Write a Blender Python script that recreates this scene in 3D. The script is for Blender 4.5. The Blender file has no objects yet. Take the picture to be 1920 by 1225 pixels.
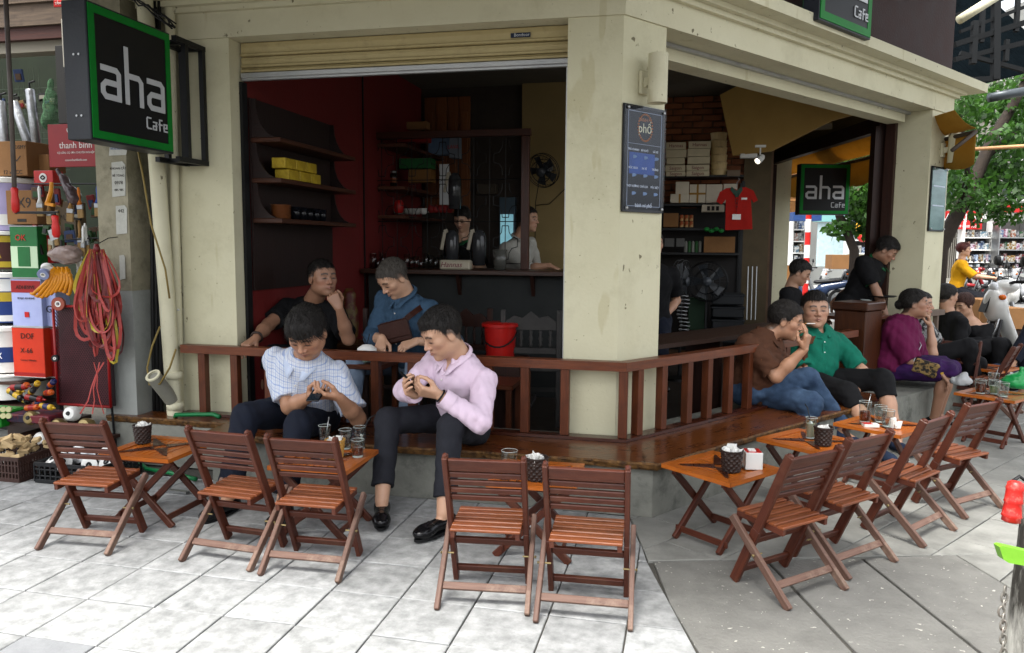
import bpy,bmesh,math,random
import numpy as np
from mathutils import Vector,Matrix
random.seed(7)
rng = np.random.default_rng(7)
SC = bpy.context.scene
COL = SC.collection
PI = math.pi
# camera
CAM_H = 1.40
FPX,CPX,CPY = 1448.0,960.0,612.5
_pitch,_roll,_yaw = math.atan((612.5-462)/FPX),math.radians(0.44),math.radians(12.85)
def _axes():
 f = np.array([0,1,0.]); r = np.array([1,0,0.]); u = np.array([0,0,1.])
 c,s = math.cos(_pitch),math.sin(_pitch)
 f2 = c*f-s*u; u2 = c*u+s*f
 c,s = math.cos(_roll),math.sin(_roll)
 r3 = c*r+s*u2; u3 = c*u2-s*r
 c,s = math.cos(_yaw),math.sin(_yaw)
 Z = np.array([[c,-s,0],[s,c,0],[0,0,1]])
 return Z@r3,Z@u3,Z@f2
CR,CU,CF = _axes()
CC = np.array([0,0,CAM_H])
def ray(px,py):
 return CF+CR*(px-CPX)/FPX-CU*(py-CPY)/FPX
def on_z(px,py,z=0.0):
 """point of a horizontal plane that the photograph shows at this pixel"""
 d = ray(px,py); return CC+d*((z-CAM_H)/d[2])
def on_y(px,py,y):
 d = ray(px,py); return CC+d*(y/d[1])
def on_pl(px,py,p0,n):
 d = ray(px,py); n = np.array(n,float); return CC+d*(((np.array(p0)-CC)@n)/(d@n))
def at_d(px,py,z):
 return CC+ray(px,py)*z
cam_data = bpy.data.cameras.new('camera')
cam_data.sensor_fit = 'HORIZONTAL'; cam_data.sensor_width = 36.0
cam_data.lens = 36.0*FPX/1920.0
cam_data.clip_start = 0.05; cam_data.clip_end = 500
cam = bpy.data.objects.new('camera',cam_data); COL.objects.link(cam)
cam.matrix_world = Matrix(((CR[0],CU[0],-CF[0],0),(CR[1],CU[1],-CF[1],0),(CR[2],CU[2],-CF[2],CAM_H),(0,0,0,1)))
SC.camera = cam
# light
SUN_EL,SUN_AZ = 68.0,200.0
w = bpy.data.worlds.new('World'); SC.world = w; w.use_nodes = True
nt = w.node_tree; nt.nodes.clear()
sky = nt.nodes.new('ShaderNodeTexSky'); sky.sky_type = 'NISHITA'; sky.sun_disc = False
sky.sun_elevation = math.radians(SUN_EL); sky.sun_rotation = math.radians(SUN_AZ)
sky.air_density = 1.0; sky.dust_density = 4.0; sky.ozone_density = 1.0
hs = nt.nodes.new('ShaderNodeHueSaturation'); hs.inputs['Saturation'].default_value = 0.25
bg = nt.nodes.new('ShaderNodeBackground'); bg.inputs[1].default_value = 0.15
wo = nt.nodes.new('ShaderNodeOutputWorld')
nt.links.new(sky.outputs[0],hs.inputs['Color']); nt.links.new(hs.outputs[0],bg.inputs[0]); nt.links.new(bg.outputs[0],wo.inputs[0])
sd = bpy.data.lights.new('sun','SUN'); sd.energy = 2.0; sd.angle = math.radians(22); sd.color = (1,0.97,0.92)
sun = bpy.data.objects.new('sun',sd); COL.objects.link(sun)
_a,_e = math.radians(SUN_AZ),math.radians(SUN_EL)
sun.rotation_euler = Vector((math.sin(_a)*math.cos(_e),math.cos(_a)*math.cos(_e),math.sin(_e))).to_track_quat('Z','Y').to_euler()
sun.location = (0,0,12)
SC.view_settings.view_transform = 'Standard'; SC.view_settings.look = 'None'
SC.view_settings.gamma = 1.0; SC.view_settings.use_curve_mapping = False
SC.view_settings.exposure = 1.88
SC.cycles.max_bounces = 7; SC.cycles.diffuse_bounces = 4; SC.cycles.transmission_bounces = 6; SC.cycles.transparent_max_bounces = 8
SC.cycles.caustics_reflective = False; SC.cycles.caustics_refractive = False
SC.cycles.use_denoising = True
# materials
def rgb(h):
 """sRGB hex -> linear"""
 v = [int(h[i:i+2],16)/255 for i in (0,2,4)]
 return tuple((c/12.92 if c<=.04045 else ((c+.055)/1.055)**2.4) for c in v)+(1.0,)
MATS = {}
def col4(c):
 return rgb(c) if isinstance(c,str) else (tuple(c)+(1.0,))[:4]
def mat(name,c1,c2=None,rough=0.6,scale=8.0,bump=0.0,bscale=60.0,metal=0.0,coord='Object',stretch=(1,1,1),dirt=None,dirt_amt=0.5,dirt_scale=2.5,rnd=0.0,spec=0.32,emit=0.0,trans=0.0,sheen=0.0,contrast=0.25,coat=0.0,roff=False):
 if name in MATS:return MATS[name]
 m = bpy.data.materials.new(name); m.use_nodes = True; N = m.node_tree.nodes; L = m.node_tree.links
 b = N['Principled BSDF']
 b.inputs['Roughness'].default_value = rough; b.inputs['Metallic'].default_value = metal
 b.inputs['Specular IOR Level'].default_value = spec
 b.inputs['Coat Weight'].default_value = coat
 if sheen:b.inputs['Sheen Weight'].default_value = sheen
 c1 = col4(c1); c2 = col4(c2) if c2 is not None else c1
 tc = N.new('ShaderNodeTexCoord'); mp = N.new('ShaderNodeMapping'); mp.inputs['Scale'].default_value = stretch
 L.new(tc.outputs[coord],mp.inputs[0])
 if roff:
  of = N.new('ShaderNodeObjectInfo'); mu = N.new('ShaderNodeMath'); mu.operation = 'MULTIPLY'; mu.inputs[1].default_value = 37.0; L.new(of.outputs['Random'],mu.inputs[0]); L.new(mu.outputs[0],mp.inputs['Location'])
 nz = N.new('ShaderNodeTexNoise'); nz.inputs['Scale'].default_value = scale; nz.inputs['Detail'].default_value = 6; nz.inputs['Roughness'].default_value = .62
 L.new(mp.outputs[0],nz.inputs['Vector'])
 cr = N.new('ShaderNodeValToRGB'); cr.color_ramp.elements[0].position = .5-contrast; cr.color_ramp.elements[1].position = .5+contrast
 cr.color_ramp.elements[0].color = c1; cr.color_ramp.elements[1].color = c2
 L.new(nz.outputs[0],cr.inputs[0]); cur = cr.outputs[0]
 if dirt is not None:
  n2 = N.new('ShaderNodeTexNoise'); n2.inputs['Scale'].default_value = dirt_scale; n2.inputs['Detail'].default_value = 8; n2.inputs['Roughness'].default_value = .7
  L.new(mp.outputs[0] if roff else tc.outputs['Object'],n2.inputs['Vector'])
  r2 = N.new('ShaderNodeValToRGB'); r2.color_ramp.elements[0].position = .52; r2.color_ramp.elements[1].position = .72
  r2.color_ramp.elements[0].color = (0,0,0,1); r2.color_ramp.elements[1].color = (dirt_amt,)*3+(1,)
  L.new(n2.outputs[0],r2.inputs[0])
  mx = N.new('ShaderNodeMixRGB'); mx.inputs[2].default_value = col4(dirt)
  L.new(r2.outputs[0],mx.inputs[0]); L.new(cur,mx.inputs[1]); cur = mx.outputs[0]
 if rnd:
  oi = N.new('ShaderNodeObjectInfo'); mr = N.new('ShaderNodeMapRange')
  mr.inputs[3].default_value = 1-rnd; mr.inputs[4].default_value = 1+rnd
  L.new(oi.outputs['Random'],mr.inputs[0])
  hv = N.new('ShaderNodeHueSaturation'); L.new(mr.outputs[0],hv.inputs['Value']); L.new(cur,hv.inputs['Color']); cur = hv.outputs[0]
 L.new(cur,b.inputs['Base Color'])
 if emit:L.new(cur,b.inputs['Emission Color']); b.inputs['Emission Strength'].default_value = emit
 if trans:b.inputs['Transmission Weight'].default_value = trans
 if bump:
  n3 = N.new('ShaderNodeTexNoise'); n3.inputs['Scale'].default_value = bscale; n3.inputs['Detail'].default_value = 5
  L.new(mp.outputs[0],n3.inputs['Vector'])
  bp = N.new('ShaderNodeBump'); bp.inputs['Strength'].default_value = bump; bp.inputs['Distance'].default_value = .01
  L.new(n3.outputs[0],bp.inputs['Height']); L.new(bp.outputs[0],b.inputs['Normal'])
  rr = N.new('ShaderNodeMapRange'); rr.inputs[3].default_value = max(0,rough-.1); rr.inputs[4].default_value = min(1,rough+.12)
  L.new(nz.outputs[0],rr.inputs[0]); L.new(rr.outputs[0],b.inputs['Roughness'])
 MATS[name] = m
 return m
def wood(name,c1,c2,rough=.45,rnd=.12,grain=1.0,wear=None,coat=0.0,wear_amt=.6):
 return mat(name,c1,c2,rough=rough,scale=9*grain,coord='UV',stretch=(.55,7,1),bump=.18,bscale=26,rnd=rnd,dirt=wear,dirt_amt=wear_amt,dirt_scale=7,contrast=.22,coat=coat)
def glassmat(name,tint=(1,1,1),rough=.02,refl=.6):
 if name in MATS:return MATS[name]
 m = bpy.data.materials.new(name); m.use_nodes = True; N = m.node_tree.nodes; L = m.node_tree.links; N.clear()
 o = N.new('ShaderNodeOutputMaterial'); t = N.new('ShaderNodeBsdfTransparent'); t.inputs[0].default_value = tuple(tint)+(1,)
 g = N.new('ShaderNodeBsdfGlossy'); g.inputs['Roughness'].default_value = rough
 fr = N.new('ShaderNodeLayerWeight'); fr.inputs[0].default_value = .5; pw = N.new('ShaderNodeMath'); pw.operation = 'POWER'; pw.inputs[1].default_value = 3.0; L.new(fr.outputs['Facing'],pw.inputs[0])
 ad = N.new('ShaderNodeMath'); ad.operation = 'MULTIPLY_ADD'; ad.inputs[1].default_value = refl; ad.inputs[2].default_value = .02+refl*.04
 L.new(pw.outputs[0],ad.inputs[0])
 mx = N.new('ShaderNodeMixShader'); L.new(ad.outputs[0],mx.inputs[0]); L.new(t.outputs[0],mx.inputs[1]); L.new(g.outputs[0],mx.inputs[2])
 L.new(mx.outputs[0],o.inputs[0]); MATS[name] = m
 return m
# mesh building
def nrm(v):
 v = np.asarray(v,float); n = np.linalg.norm(v)
 return v/n if n>1e-9 else v
class MB:
 def __init__(s):
  s.v = []; s.f = []; s.uv = []; s.mi = []; s.m = 0
 def add(s,vs,fs,uvs=None):
  o = len(s.v); s.v +=[tuple(map(float,p)) for p in vs]
  for k,f in enumerate(fs):
   s.f.append([i+o for i in f]); s.mi.append(s.m)
   s.uv.append(uvs[k] if uvs else [(0,0)]*len(f))
  return s
 def box(s,c,size,ax=None,ch=0.0,taper=None):
  """box centred at c; ax rows = local x,y,z axes in world; ch = chamfer"""
  A = np.eye(3) if ax is None else np.array(ax,float)
  h = np.array(size,float)/2; c = np.array(c,float)
  long = int(np.argmax(h))
  off = random.random()*7
  if ch<=0 or ch>h.min()*.9:
   P = [np.array([x,y,z])*h for z in (-1,1) for y in (-1,1) for x in (-1,1)]
   F = [(0,2,3,1),(4,5,7,6),(0,1,5,4),(2,6,7,3),(0,4,6,2),(1,3,7,5)]
  else:
   P = []; idx = {}
   for sx in (-1,1):
    for sy in (-1,1):
     for sz in (-1,1):
      for a in range(3):
       p = h*(sx,sy,sz); q = [sx,sy,sz]
       for b in range(3):
        if b!=a:p[b] -=q[b]*ch
       idx[(sx,sy,sz,a)] = len(P); P.append(p)
   F = []
   for a in range(3):
    b,d = (a+1)%3,(a+2)%3
    for sg in (-1,1):
     q = []
     for (u,w_) in ((-1,-1),(1,-1),(1,1),(-1,1)):
      t = [0,0,0]; t[a] = sg; t[b] = u; t[d] = w_
      q.append(idx[(*t,a)])
     F.append(tuple(q if sg>0 else q[::-1]))
    for sb in (-1,1):
     for sd_ in (-1,1):
      t1 = [0,0,0]; t1[a] = -1; t1[b] = sb; t1[d] = sd_
      t2 = list(t1); t2[a] = 1
      q = [idx[(*t1,b)],idx[(*t2,b)],idx[(*t2,d)],idx[(*t1,d)]]
      F.append(tuple(q if sb*sd_>0 else q[::-1])) if sb*sd_<0 else F.append(tuple(q[::-1]))
   for sx in (-1,1):
    for sy in (-1,1):
     for sz in (-1,1):
      q = [idx[(sx,sy,sz,k)] for k in range(3)]
      F.append(tuple(q if sx*sy*sz>0 else q[::-1]))
  if taper:
   for p in P:
    if p[2]>0:p[0]*=taper; p[1]*=taper
  o1,o2 = [k for k in range(3) if k!=long]
  U = []
  for f in F:
   pts = [P[i] for i in f]
   n = np.cross(pts[1]-pts[0],pts[2]-pts[0]); k = int(np.argmax(np.abs(n)))
   vv = o2 if k == o1 else o1
   if k == long:U.append([(p[o1]+off,p[o2]+off) for p in pts])
   else:U.append([(p[long]+off,p[vv]+off*.37) for p in pts])
  return s.add([c+p@A for p in P],F,U)
 def beam(s,a,b,w_,t,up=(0,0,1),ch=0.0,ext=0.0):
  """bar from a to b, w_ wide across up×dir, t thick along up"""
  a = np.array(a,float); b = np.array(b,float); x = nrm(b-a)
  y = np.cross(np.array(up,float),x)
  if np.linalg.norm(y)<1e-4:y = np.cross((0,1,0),x)
  y = nrm(y); z = np.cross(x,y)
  return s.box((a+b)/2,(np.linalg.norm(b-a)+ext,w_,t),(x,y,z),ch)
 def tube(s,pts,r,n=8,cap=True,closed=False):
  pts = [np.array(p,float) for p in pts]; rs = r if hasattr(r,'__len__') else [r]*len(pts)
  V = []; F = []; prev = None; U = []; L = 0
  for i,p in enumerate(pts):
   if closed:t = pts[(i+1)%len(pts)]-pts[i-1]
   else:t = pts[min(i+1,len(pts)-1)]-pts[max(i-1,0)]
   t = nrm(t)
   if prev is None:
    u = np.cross(t,(0,0,1)); u = np.cross(t,(1,0,0)) if np.linalg.norm(u)<.05 else u
   else:u = prev-t*(prev@t)
   u = nrm(u); prev = u; w_ = np.cross(t,u)
   for k in range(n):
    a = 2*PI*k/n; V.append(p+rs[i]*(u*math.cos(a)+w_*math.sin(a)))
  m = len(pts)
  for i in range(m if closed else m-1):
   j = (i+1)%m
   for k in range(n):
    l = (k+1)%n
    F.append((i*n+k,i*n+l,j*n+l,j*n+k))
    U.append([(i*.05,k*.02),(i*.05,k*.02+.02),(i*.05+.05,k*.02+.02),(i*.05+.05,k*.02)])
  if cap and not closed:
   F.append(tuple(range(n))[::-1]); F.append(tuple((m-1)*n+k for k in range(n)))
   U +=[[(0,0)]*n]*2
  return s.add(V,F,U)
 def lathe(s,c,prof,n=20,ax=(0,0,1),ref=None,caps=True):
  """prof: list of (radius, height) along ax from c"""
  ax = nrm(ax); u = np.cross(ax,(0,1,0)) if ref is None else np.array(ref,float)
  if np.linalg.norm(u)<.05:u = np.cross(ax,(1,0,0))
  u = nrm(u); w_ = np.cross(ax,u); c = np.array(c,float); V = []; F = []; U = []
  for r,h in prof:
   for k in range(n):
    a = 2*PI*k/n; V.append(c+ax*h+r*(u*math.cos(a)+w_*math.sin(a)))
  for i in range(len(prof)-1):
   for k in range(n):
    l = (k+1)%n; F.append((i*n+k,i*n+l,(i+1)*n+l,(i+1)*n+k))
    a,b = k/n,(k+1)/n; U.append([(a,prof[i][1]),(b,prof[i][1]),(b,prof[i+1][1]),(a,prof[i+1][1])])
  if caps:
   if prof[0][0]>1e-5:F.append(tuple(range(n))[::-1]); U.append([(0,0)]*n)
   if prof[-1][0]>1e-5:F.append(tuple((len(prof)-1)*n+k for k in range(n))); U.append([(0,0)]*n)
  return s.add(V,F,U)
 def prism(s,poly,n,depth,o=(0,0,0)):
  """poly = list of 3D points (planar), extruded by depth along n"""
  poly = [np.array(p,float)+o for p in poly]; n = nrm(n)*depth; m = len(poly)
  nn = np.zeros(3)
  for i in range(m):nn +=np.cross(poly[i],poly[(i+1)%m])
  if nn@n<0:poly = poly[::-1]
  V = poly+[p+n for p in poly]
  F = [tuple(range(m))[::-1],tuple(range(m,2*m))]+[(i,(i+1)%m,(i+1)%m+m,i+m) for i in range(m)]
  e0 = nrm(V[1]-V[0]); e1 = np.cross(nrm(n),e0)
  U = [[(V[i]@e0,V[i]@e1+V[i]@nrm(n)) for i in f] for f in F]
  return s.add(V,F,U)
 def quad(s,a,b,c,d):
  a,b,c,d = [np.array(p,float) for p in (a,b,c,d)]; W = np.linalg.norm(b-a); Hh = np.linalg.norm(d-a)
  return s.add([a,b,c,d],[(0,1,2,3)],[[(0,0),(W,0),(W,Hh),(0,Hh)]])
 def ball(s,c,r,n=10,sq=(1,1,1)):
  c = np.array(c,float); V = []; F = []
  m = max(4,n//2+1)
  for i in range(m+1):
   th = PI*i/m
   for k in range(n):
    a = 2*PI*k/n
    V.append(c+r*np.array((math.sin(th)*math.cos(a)*sq[0],math.sin(th)*math.sin(a)*sq[1],math.cos(th)*sq[2])))
  for i in range(m):
   for k in range(n):
    l = (k+1)%n
    F.append((i*n+k,(i+1)*n+k,(i+1)*n+l,i*n+l))
  return s.add(V,F)
 def mesh(s,name,mats,smooth=False):
  me = bpy.data.meshes.new(name); me.from_pydata(s.v,[],s.f)
  ul = me.uv_layers.new(name='UVMap'); k = 0
  flat = [c for f in s.uv for uv in f for c in uv]
  ul.data.foreach_set('uv',flat)
  for m_ in (mats if isinstance(mats,(list,tuple)) else [mats]):me.materials.append(m_)
  me.polygons.foreach_set('material_index',s.mi)
  if smooth:me.polygons.foreach_set('use_smooth',[True]*len(s.f))
  me.validate(); me.update()
  return me
def link(name,me,parent=None,M=None):
 o = bpy.data.objects.new(name,me); COL.objects.link(o)
 if parent is not None:
  o.parent = parent
 if M is not None:o.matrix_world = M
 return o
def obj(name,mb,m,parent=None,smooth=False,ang=None):
 me = mb.mesh(name,m,smooth)
 o = link(name,me,parent)
 if parent is not None:
  o.matrix_parent_inverse = PM(parent).inverted()
 if smooth and ang:
  try:me.set_sharp_from_angle(angle=math.radians(ang))
  except Exception:pass
 return o
def PM(o):
 """world matrix from loc/rot without a depsgraph update"""
 m = o.matrix_basis.copy()
 if o.parent is not None:m = PM(o.parent)@o.matrix_parent_inverse@m
 return m
def thing(name,loc,label,cat,group=None,rz=0.0):
 o = bpy.data.objects.new(name,None); COL.objects.link(o); o.empty_display_size = .1
 o.location = tuple(float(x) for x in loc); o.rotation_euler = (0,0,rz)
 return tag(o,label,cat,group)
def tag(o,label,cat,group=None):
 o['label'] = label; o['category'] = cat
 if group:o['group'] = group
 return o
def struct(name,mb,m,smooth=False,parent=None):
 o = obj(name,mb,m,parent,smooth)
 if parent is None:o['kind'] = 'structure'
 return o
def recenter(o):
 """put a parentless mesh object's origin at the bottom centre of its geometry"""
 me = o.data; n = len(me.vertices); a = np.empty(n*3); me.vertices.foreach_get('co',a); a = a.reshape(-1,3)
 c = (a.min(0)+a.max(0))/2; c[2] = a[:,2].min()
 me.vertices.foreach_set('co',(a-c).ravel()); o.location = tuple(float(x) for x in c); me.update()
 return o
def copy_tree(o,parent=None):
 c = o.copy(); COL.objects.link(c)
 if parent is not None:c.parent = parent
 for ch in o.children:copy_tree(ch,c)
 return c
def single(name,mb,m,label,cat,group=None,smooth=False):
 return tag(recenter(obj(name,mb,m,None,smooth)),label,cat,group)
def text(name,s,size,c,right,up,m,parent,align='CENTER',depth=.0006,wscale=1.0,shear=0):
 """flat lettering centred at c, laid out along right/up"""
 cu = bpy.data.curves.new(name,'FONT'); cu.body = s; cu.size = size; cu.align_x = align; cu.align_y = 'CENTER'
 cu.extrude = depth; cu.resolution_u = 2; cu.shear = shear
 t = bpy.data.objects.new('tmp_text',cu); COL.objects.link(t)
 dg = bpy.context.evaluated_depsgraph_get()
 me = bpy.data.meshes.new_from_object(t.evaluated_get(dg)); me.name = name
 bpy.data.objects.remove(t); bpy.data.curves.remove(cu)
 n = len(me.vertices)
 if n:
  a = np.empty(n*3); me.vertices.foreach_get('co',a); a = a.reshape(-1,3)
  r = nrm(right); u = nrm(up); nn = np.cross(r,u)
  w3 = np.array(c,float)+a[:,:1]*wscale*r+a[:,1:2]*u+a[:,2:3]*nn
  me.vertices.foreach_set('co',w3.ravel()); me.update()
 me.materials.clear(); me.materials.append(m)
 o = link(name,me,parent)
 if parent is not None:o.matrix_parent_inverse = PM(parent).inverted()
 return o
# people: smooth-union distance fields meshed by surface nets
class Field:
 def __init__(s,lo,hi,h):
  s.h = h; s.lo = np.array(lo,float)-2*h
  s.n = np.ceil((np.array(hi,float)+2*h-s.lo)/h).astype(int)+1
  s.d = np.full(s.n,.5,np.float32)
 def _win(s,lo,hi):
  a = np.clip(np.floor((np.array(lo)-s.lo)/s.h).astype(int),0,s.n); b = np.clip(np.ceil((np.array(hi)-s.lo)/s.h).astype(int)+1,0,s.n)
  if np.any(b<=a):return None
  ax = [(s.lo[k]+s.h*np.arange(a[k],b[k])).astype(np.float32) for k in range(3)]
  P = np.stack(np.meshgrid(*ax,indexing='ij'),-1)
  return (slice(a[0],b[0]),slice(a[1],b[1]),slice(a[2],b[2])),P
 def put(s,fn,lo,hi,k=.02,op='add'):
  m = k+2.5*s.h
  r = s._win(np.array(lo)-m,np.array(hi)+m)
  if r is None:return
  sl,P = r; v = fn(P); d = s.d[sl]
  if op == 'add':
   if k>0:
    hh = np.clip(.5+.5*(d-v)/k,0,1); s.d[sl] = d*(1-hh)+v*hh-k*hh*(1-hh)
   else:s.d[sl] = np.minimum(d,v)
  else:
   hh = np.clip(.5-.5*(d+v)/k,0,1); s.d[sl] = d*(1-hh)-v*hh+k*hh*(1-hh)
 def rc(s,a,b,ra,rb,k=.02,op='add',cut=None,flat=None):
  a = np.array(a,np.float32); b = np.array(b,np.float32); R_ = max(ra,rb)
  ab = b-a; L2 = float(ab@ab)+1e-9
  def fn(P):
   pa = P-a; t = np.clip(pa@ab/L2,0,1)
   q = pa-t[...,None]*ab
   if flat is not None:
    c = q@np.array(flat[0],np.float32); q = q+(c*(1/flat[1]-1))[...,None]*np.array(flat[0],np.float32)
   v = np.sqrt((q*q).sum(-1))-(ra+(rb-ra)*t)
   if flat is not None:v = v*min(1,flat[1])
   if cut is not None:
    for (p0,n0) in cut:v = np.maximum(v,(P-np.array(p0,np.float32))@np.array(n0,np.float32))
   return v
  s.put(fn,np.minimum(a,b)-R_,np.maximum(a,b)+R_,k,op)
 def ell(s,c,r,A=None,k=.02,op='add',cut=None):
  A = np.eye(3) if A is None else np.array(A); c = np.array(c,np.float32); r = np.array(r,np.float32); At = A.T.astype(np.float32)
  ext = np.sqrt(((A*r[:,None])**2).sum(0))
  def fn(P):
   q = (P-c)@At; k0 = np.sqrt(((q/r)**2).sum(-1)); k1 = np.sqrt(((q/(r*r))**2).sum(-1))+1e-6
   v = k0*(k0-1)/k1
   if cut is not None:
    for (p0,n0) in cut:v = np.maximum(v,(P-np.array(p0,np.float32))@np.array(n0,np.float32))
   return v
  s.put(fn,c-ext,c+ext,k,op)
 def disp(s,fn):
  I = np.abs(s.d)<4*s.h
  idx = np.argwhere(I); P = s.lo+idx*s.h
  s.d[I] +=fn(P.astype(np.float32)).astype(np.float32)
 def net(s):
  d = s.d; neg = d<0
  c = np.zeros(s.n-1,np.uint8)
  for i in (0,1):
   for j in (0,1):
    for k in (0,1):
     c +=neg[i:s.n[0]-1+i,j:s.n[1]-1+j,k:s.n[2]-1+k]
  act = (c>0)&(c<8); cells = np.argwhere(act); nc = len(cells)
  if nc == 0:return np.zeros((0,3)),np.zeros((0,4),int)
  ids = np.full(s.n-1,-1,np.int64); ids[tuple(cells.T)] = np.arange(nc)
  acc = np.zeros((nc,3)); cnt = np.zeros(nc)
  offs = [np.array(o) for o in ((0,0,0),(1,0,0),(0,1,0),(1,1,0),(0,0,1),(1,0,1),(0,1,1),(1,1,1))]
  vals = [d[tuple((cells+o).T)] for o in offs]
  E_ = [(0,1),(2,3),(4,5),(6,7),(0,2),(1,3),(4,6),(5,7),(0,4),(1,5),(2,6),(3,7)]
  for a,b in E_:
   va,vb = vals[a],vals[b]; m = (va<0)!=(vb<0)
   t = np.where(m,va/np.where(m,va-vb,1),0)
   p = offs[a]+t[:,None]*(offs[b]-offs[a]); acc +=np.where(m[:,None],p,0); cnt +=m
  V = s.lo+(cells+acc/cnt[:,None])*s.h
  Q = []
  for ax in range(3):
   n1 = [slice(None)]*3; n2 = [slice(None)]*3
   n1[ax] = slice(0,-1); n2[ax] = slice(1,None)
   A_,B_ = neg[tuple(n1)],neg[tuple(n2)]
   e = np.argwhere(A_!=B_); fl = A_[tuple(e.T)]
   u,w_ = (ax+1)%3,(ax+2)%3
   ok = (e[:,u]>0)&(e[:,w_]>0)&(e[:,u]<s.n[u]-1)&(e[:,w_]<s.n[w_]-1)
   e = e[ok]; fl = fl[ok]; q = []
   for du,dw in ((-1,-1),(0,-1),(0,0),(-1,0)):
    t = e.copy(); t[:,u] +=du; t[:,w_] +=dw; q.append(ids[tuple(t.T)])
   q = np.stack(q,1); q[~fl] = q[~fl][:,::-1]; Q.append(q)
  Q = np.concatenate(Q); Q = Q[(Q>=0).all(1)]
  return V,Q
def net_obj(name,parts,m,parent,col=None,uv=None):
 """parts: list of (V, Q) -> one mesh object (world coordinates)"""
 Vs = []; Qs = []; o = 0
 for V,Q in parts:Vs.append(V); Qs.append(Q+o); o +=len(V)
 V = np.concatenate(Vs); Q = np.concatenate(Qs)
 me = bpy.data.meshes.new(name)
 me.vertices.add(len(V)); me.vertices.foreach_set('co',V.astype(np.float32).ravel())
 me.loops.add(len(Q)*4); me.loops.foreach_set('vertex_index',Q.astype(np.int32).ravel())
 me.polygons.add(len(Q)); me.polygons.foreach_set('loop_start',np.arange(0,len(Q)*4,4,dtype=np.int32))
 me.polygons.foreach_set('use_smooth',np.ones(len(Q),bool))
 me.update(calc_edges=True)
 if col is not None:
  ca = me.color_attributes.new('paint','FLOAT_COLOR','POINT'); ca.data.foreach_set('color',col(V).astype(np.float32).ravel())
 if uv is not None:
  ul = me.uv_layers.new(name='UVMap'); U = uv(V)[Q.ravel()]; ul.data.foreach_set('uv',U.astype(np.float32).ravel())
 for x in (m if isinstance(m,(list,tuple)) else [m]):me.materials.append(x)
 ob = link(name,me,parent)
 if parent is not None:ob.matrix_parent_inverse = PM(parent).inverted()
 return ob
def skinmat():
 if 'skin' in MATS:return MATS['skin']
 m = bpy.data.materials.new('skin'); m.use_nodes = True; N = m.node_tree.nodes; L = m.node_tree.links; b = N['Principled BSDF']
 a = N.new('ShaderNodeAttribute'); a.attribute_name = 'paint'
 n = N.new('ShaderNodeTexNoise'); n.inputs['Scale'].default_value = 28; n.inputs['Detail'].default_value = 4
 tc = N.new('ShaderNodeTexCoord'); L.new(tc.outputs['Object'],n.inputs['Vector'])
 mx = N.new('ShaderNodeMixRGB'); mx.blend_type = 'MULTIPLY'; mx.inputs[0].default_value = .35
 r = N.new('ShaderNodeValToRGB'); r.color_ramp.elements[0].color = (.7,.55,.5,1); r.color_ramp.elements[1].color = (1.15,1.08,1.05,1)
 L.new(n.outputs[0],r.inputs[0]); L.new(a.outputs['Color'],mx.inputs[1]); L.new(r.outputs[0],mx.inputs[2]); L.new(mx.outputs[0],b.inputs['Base Color'])
 b.inputs['Roughness'].default_value = .48; b.inputs['Subsurface Weight'].default_value = .0
 n2 = N.new('ShaderNodeTexNoise'); n2.inputs['Scale'].default_value = 220; L.new(tc.outputs['Object'],n2.inputs['Vector'])
 bp = N.new('ShaderNodeBump'); bp.inputs['Strength'].default_value = .12; bp.inputs['Distance'].default_value = .003
 L.new(n2.outputs[0],bp.inputs['Height']); L.new(bp.outputs[0],b.inputs['Normal'])
 MATS['skin'] = m
 return m
def hairmat(name,c1,c2):
 return mat(name,c1,c2,rough=.55,scale=60,bump=1.0,bscale=110,stretch=(1,1,.3),contrast=.3,spec=.18)
def ik(a,c,l1,l2,pole):
 a = np.array(a,float); c = np.array(c,float); d = c-a; L = np.linalg.norm(d); Lm = (l1+l2)*.995
 if L>Lm:c = a+d/L*Lm; L = Lm
 x = nrm(d); p = np.array(pole,float); y = nrm(p-x*(p@x))
 ca = (l1*l1+L*L-l2*l2)/(2*l1*L); ca = max(-1,min(1,ca)); sa = math.sqrt(1-ca*ca)
 return a+l1*(x*ca+y*sa),c
def wave(seed,sc=1.0):
 r_ = np.random.default_rng(seed); K = r_.normal(size=(9,3)); K/=np.linalg.norm(K,axis=1)[:,None]
 fr = np.array([38,46,60,75,90,110,55,70,130.])*sc; ph = r_.uniform(0,6.28,9); am = 1/np.sqrt(fr/38)
 def f(P):
  w0 = np.sin(P@(K[7]*22)+ph[7])[:,None]*.022*K[8]
  Q = P+w0; v = 0
  for i in range(7):v = v+am[i]*(1-2*np.abs(np.sin(Q@K[i]*fr[i]*.5+ph[i])))
  return v/4.5
 return f
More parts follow.
